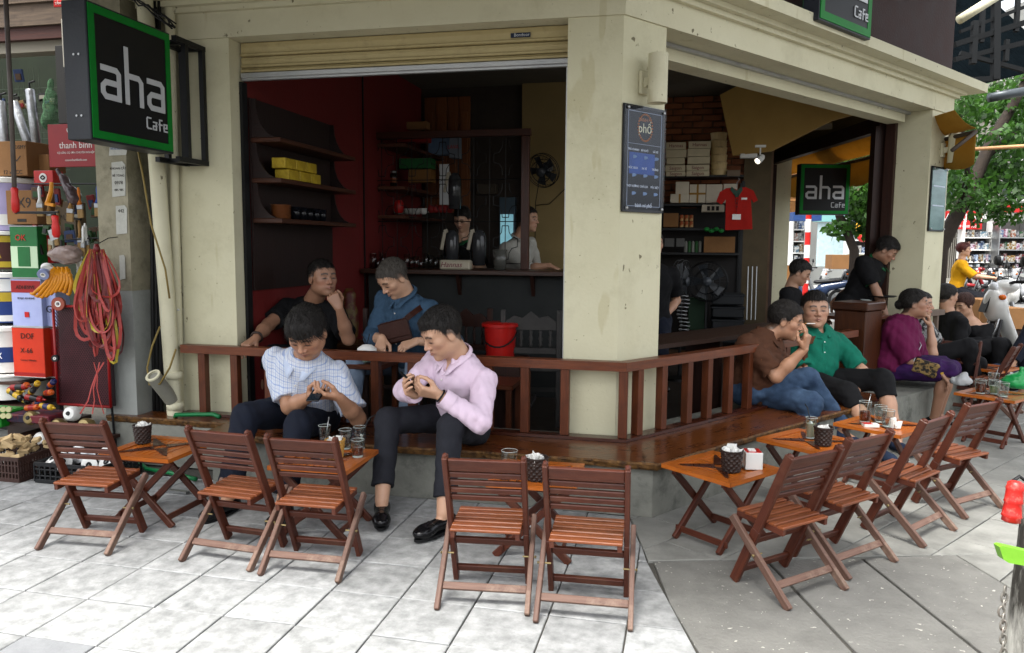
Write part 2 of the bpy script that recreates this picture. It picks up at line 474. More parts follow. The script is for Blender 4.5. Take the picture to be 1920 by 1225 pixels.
def hand(F,w0,d,n,side,curl=.5,s=1.0,spread=.1,thumb=.4,fing=None):
 """hand from wrist w0 along d; n = direction the palm faces; side +1 = thumb towards cross(d,n)*side"""
 d = nrm(d); n = nrm(np.array(n,float)-d*(np.array(n,float)@d)); t = np.cross(d,n)*side
 w0 = np.array(w0,float)
 for i,(off,L,rr) in enumerate(((.030,.076,.0088),(.010,.084,.009),(-.010,.077,.0085),(-.029,.062,.0076))):
  k0 = w0+d*.012*s+t*off*.55*s
  kn = w0+d*(.088-abs(i-1.2)*.004)*s+t*off*s
  F.rc(k0,kn,.014*s,.0125*s,.014)
  a = 0; p = kn; dirn = nrm(d+t*(off*spread*20))
  cu = curl if fing is None else fing[i]
  for j,frac in enumerate((.45,.31,.24)):
   a +=cu*(1.15,1.25,.8)[j]
   dd = dirn*math.cos(a)+n*math.sin(a); q = p+dd*L*frac*s
   F.rc(p,q,rr*(1-.08*j)*s,rr*(1-.08*(j+1))*s,.005); p = q
 b = w0+d*.025*s+t*.022*s+n*.010*s
 m1 = b+(d*.62+t*(.75-.4*thumb)+n*(.25+.5*thumb))*.042*s
 m2 = m1+(d*.85+t*(.35-.6*thumb)+n*(.2+.5*thumb))*.031*s
 m3 = m2+(d*.9+t*(.1-.8*thumb)+n*(.15+.35*thumb))*.025*s
 F.rc(b,m1,.0165*s,.012*s,.012); F.rc(m1,m2,.0115*s,.0100*s,.005); F.rc(m2,m3,.0100*s,.0085*s,.004)
 return w0+d*.1*s
HEADP = dict(width=1.0,jaw=1.0,fat=0.0)
def head_field(F,c,A,s,P=HEADP,neck=None):
 """A rows = right, forward, up of the head"""
 A = np.array(A); X = lambda x,y,z:c+s*(np.array([x,y,z])@A)
 w_ = P.get('width',1); fat = P.get('fat',0); j = P.get('jaw',1)
 def E(x,y,z,a,b,d,k=.02,op='add',both=False):
  for sg in ((-1,1) if both else (1,)):F.ell(X(sg*x,y,z),(a*s,b*s,d*s),A,k*s,op)
 E(0,-.016,.028,.075*w_,.093,.083)
 E(0,.028,.036,.060*w_,.052,.062,.03)
 E(0,.032,-.03,.060*w_+fat*.5,.052,.068,.03)
 E(0,.030,-.066,(.046+fat)*j,.046,.040,.03)
 E(.040,-.002,-.054,.020*j+fat,.032,.030,.03,both=True)
 E(0,.066,-.094,.022*j,.018,.016,.02)
 E(.041,.052,-.014,.024,.022,.020,.02,both=True)
 F.rc(X(-.040,.070,.026),X(.040,.070,.026),.011*s,.011*s,.015*s)
 E(.031,.098,.003,.019,.016,.011,.012,'sub',both=True)
 E(.031,.068,.002,.0155,.0145,.0125,.004,both=True)
 F.rc(X(0,.078,.014),X(0,.101,-.024),.0075*s,.0105*s,.010*s)
 E(.0125,.089,-.029,.0085,.010,.0075,.006,both=True)
 for z,r_ in ((-.0515,.0058),(-.0605,.0066)):
  for sg in (-1,1):F.rc(X(0,.0875,z),X(sg*.022,.077,-.0555),r_*s,.0035*s,.006*s)
 E(0,.092,-.056,.016,.004,.0012,.003,'sub')
 for sg in (-1,1):
  F.ell(X(sg*.079*w_,-.008,-.004),(.008*s,.020*s,.032*s),A,.008*s)
  F.ell(X(sg*.089*w_,-.003,-.002),(.006*s,.011*s,.019*s),A,.006*s,'sub')
 if neck is not None:
  F.rc(X(0,-.022,-.055),neck,.053*s+fat*.5,.060*s+fat*.5,.03*s)
def head_paint(c,A,s,skin,browc=(.02,.014,.011),lip=(.30,.10,.08),stubble=0.0,eyes=1.0,scalp=1.0):
 A = np.array(A); skin = np.array(skin[:3]); browc = np.array(browc)
 def f(V):
  L_ = ((V-c)@A.T)/s; x,y,z = np.abs(L_[:,0]),L_[:,1],L_[:,2]
  C_ = np.tile(skin,(len(V),1)); near = (np.linalg.norm(L_,axis=1)<.2)
  def mixc(m,col):
   m = (m*near)[:,None]; C_[:] = C_*(1-m)+np.array(col)*m
  g = lambda v,w2:np.exp(-(v/w2)**2)
  mixc(np.clip(g(x-.045,.022)*g(z+.03,.022)*(y>.02)*.28,0,1),(.50,.19,.13))
  mixc(g(x,.018)*g(z+.026,.012)*(y>.07)*.3,(.5,.2,.14))
  ln = np.interp(y,(-.12,-.055,-.030,-.012,.018,.034,.055,.09),(-.085,-.072,-.035,.000,.004,.038,.056,.066)); mixc(np.clip((z-ln)/.012,0,1)*.85*scalp,browc)
  if stubble:mixc(np.clip((z<-.035)*(y>.0)*stubble*(1-g(x,.02)*g(z+.056,.008)),0,1),(.12,.085,.075))
  bz = .0265+.004*np.sin((x-.012)/.036*3.1)
  mixc(np.clip(g(z-bz,.0048)*(x>.010)*(x<.052)*(y>.045)*1.3,0,1)*.95,browc)
  mixc(np.clip(g(x-.031,.0175)*g(z-.002,.0085)*(y>.05)*.45*eyes,0,1),(.16,.08,.06))
  mixc(np.clip(g(np.maximum(x-.031,.031-x)-0,.0145)*g(z-.0005+(x-.031)**2*8,.0036)*(y>.055)*1.5*eyes,0,1),(.012,.009,.008))
  mixc(np.clip(g(x,.021)*g(z+.056,.0085)*(y>.07)*.85,0,1),lip)
  mixc(np.clip(g(x,.020)*g(z+.0558,.0022)*(y>.07)*.8,0,1),(.07,.02,.018))
  mixc(g(x-.0085,.004)*g(z+.0345,.0025)*(y>.08)*.8,(.05,.02,.015))
  return np.concatenate([C_,np.ones((len(V),1))],1)
 return f
def hair_obj(c,A,s,m,parent,style,seed=0,h=.0045):
 A = np.array(A); X = lambda x,y,z:c+s*(np.array([x,y,z])@A)
 R_ = .17*s+.3*s*bool(style.get('long'))
 F = Field(c-(R_,R_,R_+(.12 if style.get('long') else 0)),c+R_,h)
 th = style.get('top',.016); sd_ = style.get('side',.008)
 F.ell(X(0,-.018,.030+th*.45),((.075*style.get('w',1)+sd_)*s,(.093+sd_+.003)*s,(.083+th*.6)*s),A,.01)
 F.ell(X(0,.018,.048),(.062*s+sd_*s*.7,(.060+th*.5)*s,(.052+th*.6)*s),A,.02)
 for e in style.get('vol',()):F.ell(X(*e[:3]),tuple(v*s for v in e[3:6]),A,.012)
 fy = style.get('line',((-.12,-.075),(-.055,-.065),(-.030,-.030),(-.012,.012),(.018,.010),(.034,.045),(.055,.062),(.09,.072)))
 ys = np.array([p[0] for p in fy]); zs = np.array([p[1] for p in fy])
 wv = wave(seed+50,2.2)
 idx = np.argwhere(F.d<.03); P = F.lo+idx*F.h
 L_ = (P-c)@A.T/s
 g = (np.interp(L_[:,1]+.010*np.sin(L_[:,0]*60+seed),ys,zs)-L_[:,2])*s*.75
 g = g+.004*wv(P*1.7)
 t = tuple(idx.T); keep = np.maximum(F.d[t]+.0045*wv(P*np.array([1.6,1.6,.5]))+.0015*np.sin(L_[:,0]*420+3*np.sin(L_[:,2]*60)),g)
 if style.get('part') is not None:
  px = style['part']; keep = keep+.006*np.exp(-((L_[:,0]-px)/.006)**2)*(L_[:,2]>.04)*(L_[:,1]>-.02)
 F.d[t] = keep
 for e in style.get('tail',()):F.rc(X(*e[0]),X(*e[1]),e[2]*s,e[3]*s,.015)
 V,Q = F.net()
 r_ = np.random.default_rng(seed+7); n = min(len(V),1500 if h<.005 else 500); ids = r_.choice(len(V),n,replace=False); B = V[ids]; L_ = (B-c)@A.T/s
 N0 = B-X(0,-.015,.02); N0/=np.linalg.norm(N0,axis=1)[:,None]
 flow = A[1]*np.clip((L_[:,2]-.03)/.05,-.2,1)[:,None]*style.get('comb',.8)-A[2]*1.0+A[0]*(style.get('sweep',0)+r_.normal(0,.25,n))[:,None]
 flow = flow-N0*(flow*N0).sum(1)[:,None]; flow/=np.linalg.norm(flow,axis=1)[:,None]+1e-9
 ln_ = r_.uniform(.010,.024,n)[:,None]*s*style.get('strand',1.0); sd2 = np.cross(flow,N0)*.0013
 S = np.empty((n*4,3)); lift = N0*r_.uniform(.1,.45,n)[:,None]
 S[0::4] = B-sd2; S[1::4] = B+sd2; tip = B+(flow+lift)*ln_; S[2::4] = tip+sd2*.25; S[3::4] = tip-sd2*.25
 return net_obj('hair',[(V,Q),(S,np.arange(n*4).reshape(n,4))],m,parent)
def frame(up,right):
 up = nrm(up); right = nrm(np.array(right,float)-up*(np.array(right,float)@up)); fwd = np.cross(up,right)
 return np.array([right,fwd,up])
def look(dirn,tilt=0.0,up=(0,0,1)):
 """head frame rows right, forward, up, looking along dirn"""
 f = nrm(dirn); r_ = nrm(np.cross(f,up)); u = np.cross(r_,f)
 c,s = math.cos(tilt),math.sin(tilt)
 return np.array([r_*c-u*s,f,u*c+r_*s])
def person(label,base,pel,neck,right,head,hdir,skin=(.45,.25,.16),s=1.0,bulk=1.0,fem=False,htilt=0.0,armR=None,armL=None,legR=None,legL=None,res=.0065,top=None,bottom=None,shoes=None,hair=None,hairm=None,headp=HEADP,stubble=0,cut_low=None,seed=1,group=None,belly=0.0,eyes=1.0,hs=1.0,lean=None,chair=True):
 """one body mesh with clothes as children.
    arm: dict(hand=pos, pole=dir, d=hand dir, n=palm dir, curl=) ; leg: dict(foot=ankle pos, pole=dir, toe=dir)
    top: dict(mat, sleeve (0..2 along arm), collar, ease) ; bottom: dict(mat, len (0..2 along leg), ease)"""
 T = thing('person',base,label,'person',group)
 pel = np.array(pel,float); neck = np.array(neck,float); right = nrm(right)
 sp = neck-pel; L = np.linalg.norm(sp); want = .50*s
 A = frame(sp,right); right,fwd,up = A
 sw = (.172 if not fem else .150)*s; hw = .088*s
 up3 = neck-up*.062*s
 shR = up3+right*sw; shL = up3-right*sw
 hipR = pel+right*hw-up*.01; hipL = pel-right*hw-up*.01
 pfr = nrm(np.cross((0,0,1),right)) if abs(up[2])>.3 else fwd
 J = {}
 LA,LF,LT,LS = .275*s,.245*s,.42*s,.405*s
 for nm_,sh,a in (('R',shR,armR),('L',shL,armL)):
  if a is None:continue
  sh2 = sh+np.array(a.get('sh',(0,0,0)),float)
  el,wr = ik(sh2,a['hand'],LA,LF,a['pole']); J['a'+nm_] = (sh2,el,wr,a)
 for nm_,hp,a in (('R',hipR,legR),('L',hipL,legL)):
  if a is None:continue
  kn,an = ik(hp,a['foot'],LT,LS,a['pole']); J['l'+nm_] = (hp,kn,an,a)
 HA = look(hdir,htilt); head = np.array(head,float)
 b = bulk
 def torso(F,e,k=.038):
  F.ell(pel+up*.02*s,((.155+.01*fem)*s*b**.5+e,.105*s*b+e,.12*s+e),A,k)
  mid = pel+sp*.42+fwd*(.012+belly*.5)*s
  F.ell(mid,((.135-.02*fem)*s*b+e,(.098+belly)*s*b+e,.16*s+e),A,k)
  ch = pel+sp*.72+fwd*.012*s
  F.ell(ch,((.150-.012*fem)*s*b**.7+e,.108*s*b**.7+e,.155*s+e),A,k)
  if fem:
   for sg in (-1,1):F.ell(ch+right*sg*.065*s+fwd*.075*s-up*.03*s,(.058*s+e,)*3,A,.03)
  for sh in (shR,shL):
   F.rc(neck-up*.045*s,sh-up*.008,.043*s+e,.047*s*b**.5+e,.03)
 pts = [pel,neck,head]+[p for q in J.values() for p in q[:3]]
 parts = []
 if top is None or True:
  lo = np.min(pts,0)-.2; hi = np.max(pts,0)+.2
  F = Field(lo,hi,res)
  torso(F,-.012)
  F.rc(neck-up*.03*s,neck+(head-neck)*.35,.062*s,.054*s,.03)
  for nm_ in ('R','L'):
   if 'a'+nm_ in J:
    sh,el,wr,a = J['a'+nm_]
    F.rc(sh,el,.047*s*b**.6,.036*s*b**.5,.022)
    F.rc(el,el+(wr-el)*.45,.038*s*b**.5,.036*s*b**.5,.02); F.rc(el+(wr-el)*.4,wr,.037*s*b**.5,.0255*s,.02)
   if 'l'+nm_ in J:
    hp,kn,an,a = J['l'+nm_]
    F.rc(hp,kn,.072*s*b**.7,.047*s,.025)
    F.rc(kn,kn+(an-kn)*.45,.050*s,.049*s,.02); F.rc(kn+(an-kn)*.4,an,.048*s,.034*s,.02)
    t_ = nrm(a.get('toe',pfr));
    F.rc(an-t_*.03*s-(0,0,.035*s),an+t_*.12*s-(0,0,.050*s),.030*s,.024*s,.02)
  parts.append(F.net())
 R_ = .15*s*hs
 Fh = Field(head-(R_,R_,R_+.02),head+R_,.0036 if res<.008 else .005)
 head_field(Fh,head,HA,s*hs,headp,neck=neck)
 parts.append(Fh.net())
 for nm_,sd_ in (('R',1),('L',-1)):
  if 'a'+nm_ not in J:continue
  sh,el,wr,a = J['a'+nm_]
  hd = nrm(a.get('d',wr-el)); hn = a.get('n',(0,0,-1))
  c0 = wr+hd*.07
  Fa = Field(c0-.15,c0+.15,.0038 if res<.008 else .005)
  Fa.rc(wr-nrm(wr-el)*.06,wr,.028*s,.0245*s,.01,flat=(nrm(np.array(hn,float)),.8))
  hand(Fa,wr,hd,hn,sd_,a.get('curl',.45),s,thumb=a.get('thumb',.4),fing=a.get('fing'),spread=a.get('spread',.1))
  parts.append(Fa.net())
 body = net_obj('body',parts,skinmat(),T,col=head_paint(head,HA,s*hs,skin,stubble=stubble,eyes=eyes,lip=(.36,.10,.09) if fem else (.30,.115,.09)))
 uvf = lambda V:np.stack([(V-pel)@right+.35*((V-pel)@fwd),(V-pel)@up],1)
 cres = max(res,.0065)
 if top:
  e = top.get('ease',.012); lo = np.min([pel,neck,shR,shL]+[J[k][i] for k in J if k[0]=='a' for i in (0,1,2)],0)-.2
  hi = np.max([pel,neck,shR,shL]+[J[k][i] for k in J if k[0]=='a' for i in (0,1,2)],0)+.2
  F = Field(lo,hi,cres); torso(F,e)
  low = pel-up*top.get('low',.05)*s
  for nm_ in ('R','L'):
   if 'a'+nm_ in J:
    sh,el,wr,a = J['a'+nm_]; sl = top.get('sleeve',.7)
    se = e+.003
    if sl<=1:
     end = sh+(el-sh)*sl
     F.rc(sh,end+(el-sh)*.1,.047*s*b**.6+se,.041*s*b**.5+se+.008,.022,cut=[(end,nrm(el-sh))])
    else:
     end = el+(wr-el)*(sl-1)
     F.rc(sh,el,.047*s*b**.6+se,.037*s*b**.5+se,.022)
     F.rc(el,end+(wr-el)*.1,.040*s*b**.5+se,.029*s+se*.8,.02,cut=[(end,nrm(wr-el))])
  F.rc(neck-fwd*.0+up*.012*s,neck+up*.2+fwd*.05,.058*s,.075*s,.008,'sub')
  vn = top.get('vneck',.07 if top.get('collar') else 0)
  if vn:F.rc(neck+fwd*.10*s-up*vn*s,neck+up*.10*s+fwd*.09*s,.006,.045,.006,'sub')
  if top.get('off'):
   F.ell(neck+up*.06*s,(.3,.3,.11*s),A,.01,'sub')
  wv = wave(seed,1.35); am = top.get('wrinkle',.006)*1.25
  F.disp(lambda P:am*wv(P)+.004*np.sin((P-low)@up*30))
  I = np.argwhere(F.d<.05); P = F.lo+I*F.h; t = tuple(I.T)
  F.d[t] = np.maximum(F.d[t],np.where(np.abs((P-pel)@right)<.26*s,-((P-low)@up),-1))
  sh_o = net_obj(top.get('name','shirt'),[F.net()],top['mat'],T,uv=uvf)
  if top.get('collar'):
   mb = MB(); N_ = 22; rad = .064*s*b**.4; ring = []
   cup = nrm(up*.8+nrm(head-neck)); HN = neck+cup*.006; cfw = nrm(fwd-cup*(fwd@cup)); crt = np.cross(cfw,cup)
   for i in range(N_+1):
    a_ = -PI/2*0+(i/N_)*(2*PI-.5)+.25
    dv = cfw*math.cos(a_)+crt*math.sin(a_)
    drop = .030*(math.cos(a_)*.5+.5)
    p1 = HN+dv*rad*1.02+cup*(.034-drop*.8)*s
    p2 = HN+dv*(rad*1.08)+cup*(.045-drop*.8)*s
    p3 = HN+dv*(rad*(1.40+.24*math.cos(a_)))+cup*(.030-drop*.7)*s+cfw*.022*s*b**2*max(0,math.cos(a_))**2+(fwd*.008 if math.cos(a_)>.6 else 0)
    if i in (0,1,N_-1,N_):p3 = p3+fwd*.016-up*.022*s
    ring.append((p1,p2,p3))
   vs = [p for r_ in ring for p in r_]; fs = []
   for i in range(N_):
    for k_ in (0,1):fs.append((i*3+k_,(i+1)*3+k_,(i+1)*3+k_+1,i*3+k_+1))
   mb.add(vs,fs)
   co = obj('collar',mb,top.get('collarmat',top['mat']),T,smooth=True); sm = co.modifiers.new('thick','SOLIDIFY'); sm.thickness = .0025; sm.offset = 1
  if top.get('sleeve',.7)>1.4:
   for nm_ in ('R','L'):
    if 'a'+nm_ in J:
     sh,el,wr,a = J['a'+nm_]; ax_ = nrm(wr-el); c_ = el+(wr-el)*(top['sleeve']-1)-ax_*.05; r_ = (.029+.004)*s+e
     mb = MB(); mb.lathe(c_,[(r_*1.12,0),(r_*1.10,.03),(r_*1.06,.058),(r_*.98,.058),(r_,.0)],n=20,ax=ax_,caps=False); obj('cuff',mb,top['mat'],T,smooth=True,ang=50)
  if top.get('buttons'):
   def front(t_,x_=0.0,_c={}):
    if x_ not in _c:
     ts = np.linspace(.04,.46,22); ds = []
     for tt in ts:
      o_ = neck-up*tt*s+right*x_*s; dd = .1
      for k_ in range(110):
       p_ = o_+fwd*(.22-k_*.002); ii = np.round((p_-F.lo)/F.h).astype(int)
       if (ii>=0).all() and (ii<F.n).all() and F.d[tuple(ii)]<.001:dd = .22-k_*.002; break
      ds.append(dd)
     _c[x_] = np.polyfit(ts,ds,5)
    return neck-up*t_*s+right*x_*s+fwd*np.polyval(_c[x_],t_)
   mb = MB(); seg = [front(.05+.40*i/14)+fwd*.001 for i in range(15)]
   for p_,q_ in zip(seg,seg[1:]):mb.beam(p_,q_,.028*s,.003,up=fwd,ext=.002)
   obj('placket',mb,top['mat'],T)
   for i in range(top['buttons']):
    q = front(.07+.072*i)+fwd*.005
    bb = MB().lathe(q,[(.0055,-.001),(.0055,.001),(.004,.0022)],n=8,ax=fwd); obj('button',bb,top.get('buttonmat',MATS.get('button',top['mat'])),T)
   if top.get('pocket'):
    mb = MB(); sg = -1; c_ = [front(.17,sg*.05),front(.17,sg*.125),front(.27,sg*.125),front(.285,sg*.0875),front(.27,sg*.05)]
    mb.prism([p_+fwd*.002 for p_ in c_],fwd,.002); obj('pocket',mb,top['mat'],T)
 if bottom:
  e = bottom.get('ease',.018)
  ks = [k for k in J if k[0]=='l']; PP = [pel]+[J[k][i] for k in ks for i in (0,1,2)]
  F = Field(np.min(PP,0)-.18,np.max(PP,0)+.18,cres)
  F.ell(pel+up*.015*s,((.158+.01*fem)*s*b**.5+e*.5,.108*s*b+e*.5,.115*s+e*.5),A,.04)
  ln = bottom.get('len',1.85)
  for k in ks:
   hp,kn,an,a = J[k]
   if ln<=1:
    end = hp+(kn-hp)*ln
    F.rc(hp,end+(kn-hp)*.1,.078*s*b**.7+e,.060*s+e*1.5,.022,cut=[(end,nrm(kn-hp))])
   else:
    end = kn+(an-kn)*(ln-1)
    F.rc(hp,kn,.074*s*b**.7+e,.050*s+e,.022)
    F.rc(kn,end+(an-kn)*.1,.050*s+e,(.040 if not bottom.get('wide') else .055)*s+e,.025,cut=[(end,nrm(an-kn))])
  if bottom.get('skirt'):
   (h1,k1,a1,_),(h2,k2,a2,_) = J['lR'],J['lL']
   for t_ in np.linspace(0,1,5):
    F.rc(h1+(h2-h1)*t_,(k1+(k1-h1)*.05)*(1-t_)+(k2+(k2-h2)*.05)*t_,.095*s,.062*s,.05)
  wv = wave(seed+9,1.25); am = bottom.get('wrinkle',.007); top_cut = pel+up*.085*s
  F.disp(lambda P:am*wv(P))
  net_obj(bottom.get('name','trousers'),[F.net()],bottom['mat'],T,uv=uvf)
 if shoes:
  for k in ('lR','lL'):
   if k not in J:continue
   hp,kn,an,a = J[k]; t_ = nrm(a.get('toe',pfr)); t_[2] = t_[2]; sdv = nrm(np.cross(t_,(0,0,1))); upv = np.cross(sdv,t_)
   SA = np.array([sdv,t_,upv]); sole = an-upv*.075*s
   F = Field(an-.25,an+.25,.005)
   cut = [(sole,-upv)]
   F.ell(an-upv*.045*s-t_*.025*s,(.036*s,.050*s,.040*s),SA,.02,cut=cut)
   F.rc(an-t_*.03*s-upv*.045*s,an+t_*.125*s-upv*.052*s,.036*s,.031*s,.02,cut=cut)
   F.ell(an+t_*.125*s-upv*.055*s,(.044*s,.062*s,.029*s),SA,.02,cut=cut)
   if shoes.get('loafer'):F.ell(an+upv*.012*s+t_*.010,(.040*s,.058*s,.030*s),SA,.008,'sub')
   so = net_obj('shoe',[F.net()],shoes['mat'],T)
   if shoes.get('sole'):
    mb = MB(); pl = []
    for i in range(18):
     th = 2*PI*i/18; cx_,cy_ = math.cos(th),math.sin(th)
     ww = .038+.008*cy_; pl.append(sole+sdv*cx_*ww*s+t_*(.05+cy_*.135)*s)
    mb.prism(pl,-upv,.012); obj('sole',mb,shoes['sole'],so)
   if shoes.get('bow'):
    mb = MB(); q = an+t_*.085*s-upv*.020*s
    mb.tube([q-sdv*.028-upv*.012,q-sdv*.012+t_*.004,q,q+sdv*.012+t_*.004,q+sdv*.028-upv*.012],.004,6)
    mb.tube([q,q-sdv*.008+t_*.022-upv*.002],.003,5); mb.tube([q,q+sdv*.008+t_*.022-upv*.002],.003,5)
    obj('lace',mb,shoes['mat'],so,smooth=True)
 if hair is not None:hair_obj(head,HA,s*hs,hairm or MATS['hair_black'],T,hair,seed,h=.0042 if res<.008 else .006)
 J.update(dict(T=T,A=A,HA=HA,shR=shR,shL=shL,head=head,neck=neck,pel=pel,fwd=fwd,right=right,up=up))
 return J
# common materials
M_PLASTER = mat('plaster','c1bc9e','cac6aa',rough=.8,scale=3,bump=.18,bscale=45,dirt='8a8262',dirt_amt=.25,dirt_scale=3.2)
M_PLASTER2 = mat('plaster_beam','c3be a2'.replace(' ',''),'cbc7ad',rough=.85,scale=2.5,bump=.2,bscale=35,dirt='8d866a',dirt_amt=.25,dirt_scale=2.6)
M_BROWNW = mat('brown_wall','2c1a17','3a2420',rough=.75,scale=5,bump=.2,bscale=60)
def speckle(m,colr,thr,sc,stretch=(1,1,1),amt=.8):
 N = m.node_tree.nodes; L = m.node_tree.links; b = N['Principled BSDF']; src = b.inputs['Base Color'].links[0].from_socket
 tc = N.new('ShaderNodeTexCoord'); mp = N.new('ShaderNodeMapping'); mp.inputs['Scale'].default_value = stretch; L.new(tc.outputs['Object'],mp.inputs[0])
 n = N.new('ShaderNodeTexNoise'); n.inputs['Scale'].default_value = sc; n.inputs['Detail'].default_value = 3; L.new(mp.outputs[0],n.inputs['Vector'])
 r = N.new('ShaderNodeValToRGB'); r.color_ramp.elements[0].position = thr; r.color_ramp.elements[1].position = thr+.035; r.color_ramp.elements[0].color = (0,0,0,1); r.color_ramp.elements[1].color = (amt,)*3+(1,)
 L.new(n.outputs[0],r.inputs[0]); mx = N.new('ShaderNodeMixRGB'); mx.inputs[2].default_value = rgb(colr); L.new(r.outputs[0],mx.inputs[0]); L.new(src,mx.inputs[1]); L.new(mx.outputs[0],b.inputs['Base Color'])
for m_ in (M_PLASTER,M_PLASTER2):speckle(m_,'4a4028',.70,16,(1,1,.8),.8); speckle(m_,'a59b74',.66,3,(2.2,2.2,.5),.35); speckle(m_,'6a6248',.715,42,(1,1,1),.6)
M_CONC = mat('concrete','5d5e58','83837a',rough=.85,scale=4,bump=.5,bscale=30,dirt='2f302b',dirt_amt=.75,dirt_scale=5)
M_SLAB = mat('stone_slab','666867','a3a4a3',rough=.72,scale=15,bump=.4,bscale=34,dirt='6a6b6a',dirt_amt=.5,dirt_scale=8,rnd=.13,contrast=.26,roff=True)
M_SLABD = mat('stone_slab_dark','6c6e70','7e8081',rough=.75,scale=6,bump=.35,bscale=30,dirt='55585a',dirt_amt=.6,rnd=.08)
M_SLABR = mat('stone_slab_worn','6b6b66','8a8a84',rough=.75,scale=6,bump=.35,bscale=30,dirt='4c4c48',dirt_amt=.6,rnd=.10,roff=True)
M_GROUT = mat('grout','3c3a36','4c4a44',rough=.95,scale=20,bump=.4)
M_WOODCH = wood('chair_wood','3a1a11','54291a',rough=.42,rnd=.14,wear='6a4a38',wear_amt=.35)
M_WOODSEAT = wood('chair_seat_wood','5e3019','7d4526',rough=.4,rnd=.15,wear='5a2a18',wear_amt=.4)
M_WOODLEG = wood('chair_leg_worn','4a3026','6b5347',rough=.6,rnd=.12,wear='94806f',wear_amt=.6)
M_ORANGE = wood('orange_wood','8a4312','b3621c',rough=.3,rnd=.12,wear='7c3c10',wear_amt=.35,coat=.3)
M_DARKIN = wood('dark_inlay','2b130b','451f10',rough=.28,rnd=.1,coat=.3)
M_RAIL = wood('rail_wood','4e2410','70391b',rough=.38,rnd=.1,wear='35160b',wear_amt=.5,coat=.15)
M_POST = wood('post_wood','44200f','613119',rough=.42,rnd=.16,wear='2c1209',wear_amt=.5)
M_BENCH = mat('bench_plank','3c1d0a','6a3a16',rough=.28,scale=5,coord='UV',stretch=(.5,5,1),bump=.2,bscale=18,dirt='241006',dirt_amt=.6,dirt_scale=4,contrast=.25,coat=.25)
M_BARK = mat('live_edge','6b4a20','2a1608',rough=.7,scale=30,bump=.9,bscale=50,contrast=.18)
M_BLACK = mat('black_metal','090a0b','101113',rough=.5,bump=.1,spec=.3)
M_STEEL = mat('steel','8d8f90','a5a6a6',rough=.35,metal=.9,bump=.1)
M_ALU = mat('aluminium','9a9c9c','b2b3b2',rough=.4,metal=.5,bump=.1)
M_SHUT = mat('shutter_paint','a3946a','b3a478',rough=.55,scale=6,bump=.1,dirt='6e6042',dirt_amt=.5,dirt_scale=6)
M_WHITE = mat('white_plastic','c9c9c4','d8d8d4',rough=.4)
M_PAPER = mat('paper','d4d3cd','e2e1dc',rough=.8,bump=.2,bscale=20)
M_RED = mat('red_plastic','9c1512','b71d17',rough=.35)
M_GREEN = mat('sign_green','0a6b22','0d7a2a',rough=.5,spec=.15)
M_SIGNBK = mat('sign_black','0a0b0d','0d0e11',rough=.5,spec=.25)
M_SIGNSIDE = mat('sign_side','171a20','1d2129',rough=.4,bump=.1)
M_LETTER = mat('letter_white','b9bcc0','c5c8cb',rough=.4)
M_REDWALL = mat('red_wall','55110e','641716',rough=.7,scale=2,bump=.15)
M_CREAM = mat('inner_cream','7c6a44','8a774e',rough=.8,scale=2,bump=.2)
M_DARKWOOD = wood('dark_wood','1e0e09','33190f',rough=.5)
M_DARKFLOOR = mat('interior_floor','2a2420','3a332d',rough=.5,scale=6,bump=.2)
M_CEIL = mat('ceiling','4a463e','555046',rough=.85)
M_GLASS = glassmat('drinking_glass',(.95,.97,.96),.03,.75)
M_WATER = glassmat('water_in_glass',(.93,.95,.94),.02)
M_TEA = mat('tea','4a1c08','5e260c',rough=.1,trans=.3)
M_GREENPIPE = mat('green_hose','0a5a30','0e6e3c',rough=.35)
M_WICKER = mat('wicker_dark','1c1310','32231d',rough=.45,scale=40,bump=.4)
M_WICKERT = mat('wicker_tan','9c7433','b58a44',rough=.5,scale=40,bump=.4)
M_CARDB = mat('cardboard','6e4d2c','7e5a36',rough=.85,scale=6,bump=.1)
hairmat('hair_black',(.006,.0055,.005),(.022,.019,.017))
hairmat('hair_grey',(.03,.026,.022),(.10,.088,.075))
hairmat('hair_brown',(.02,.009,.006),(.06,.025,.018))
mat('button','d8d4cc',rough=.3)
# key lines of the place
ZB = .302
YF,YW,YR,YC = 3.915,3.965,4.34,4.44
BA = math.radians(54.0)
BD = np.array([math.cos(BA),math.sin(BA),0]); BN = np.array([-BD[1],BD[0],0])
C0 = np.array([-.392,YC,0.])
XL,XPL,XPR = -.703,-3.22,-2.835
UZ = np.array([0,0,1.])
def Bp(t,off,z=0.0):return C0+BD*t+BN*off+UZ*z
def on_B(px,py,off=0.0):return on_pl(px,py,C0+BN*off,BN)
def mitre(off):
 """corner point where the A line (y=YC+off) meets the B line (offset off)"""
 y = YC+off; p = C0+BN*off; t = (y-p[1])/BD[1]
 return p+BD*t
T_END = 4.74
FARJ = Bp(4.29,.355)
FD = np.array([math.cos(math.radians(103.4)),math.sin(math.radians(103.4)),0]); FN = np.array([FD[1],-FD[0],0])
def Fp(t,off,z=0):return FARJ+FD*t+FN*off+UZ*z
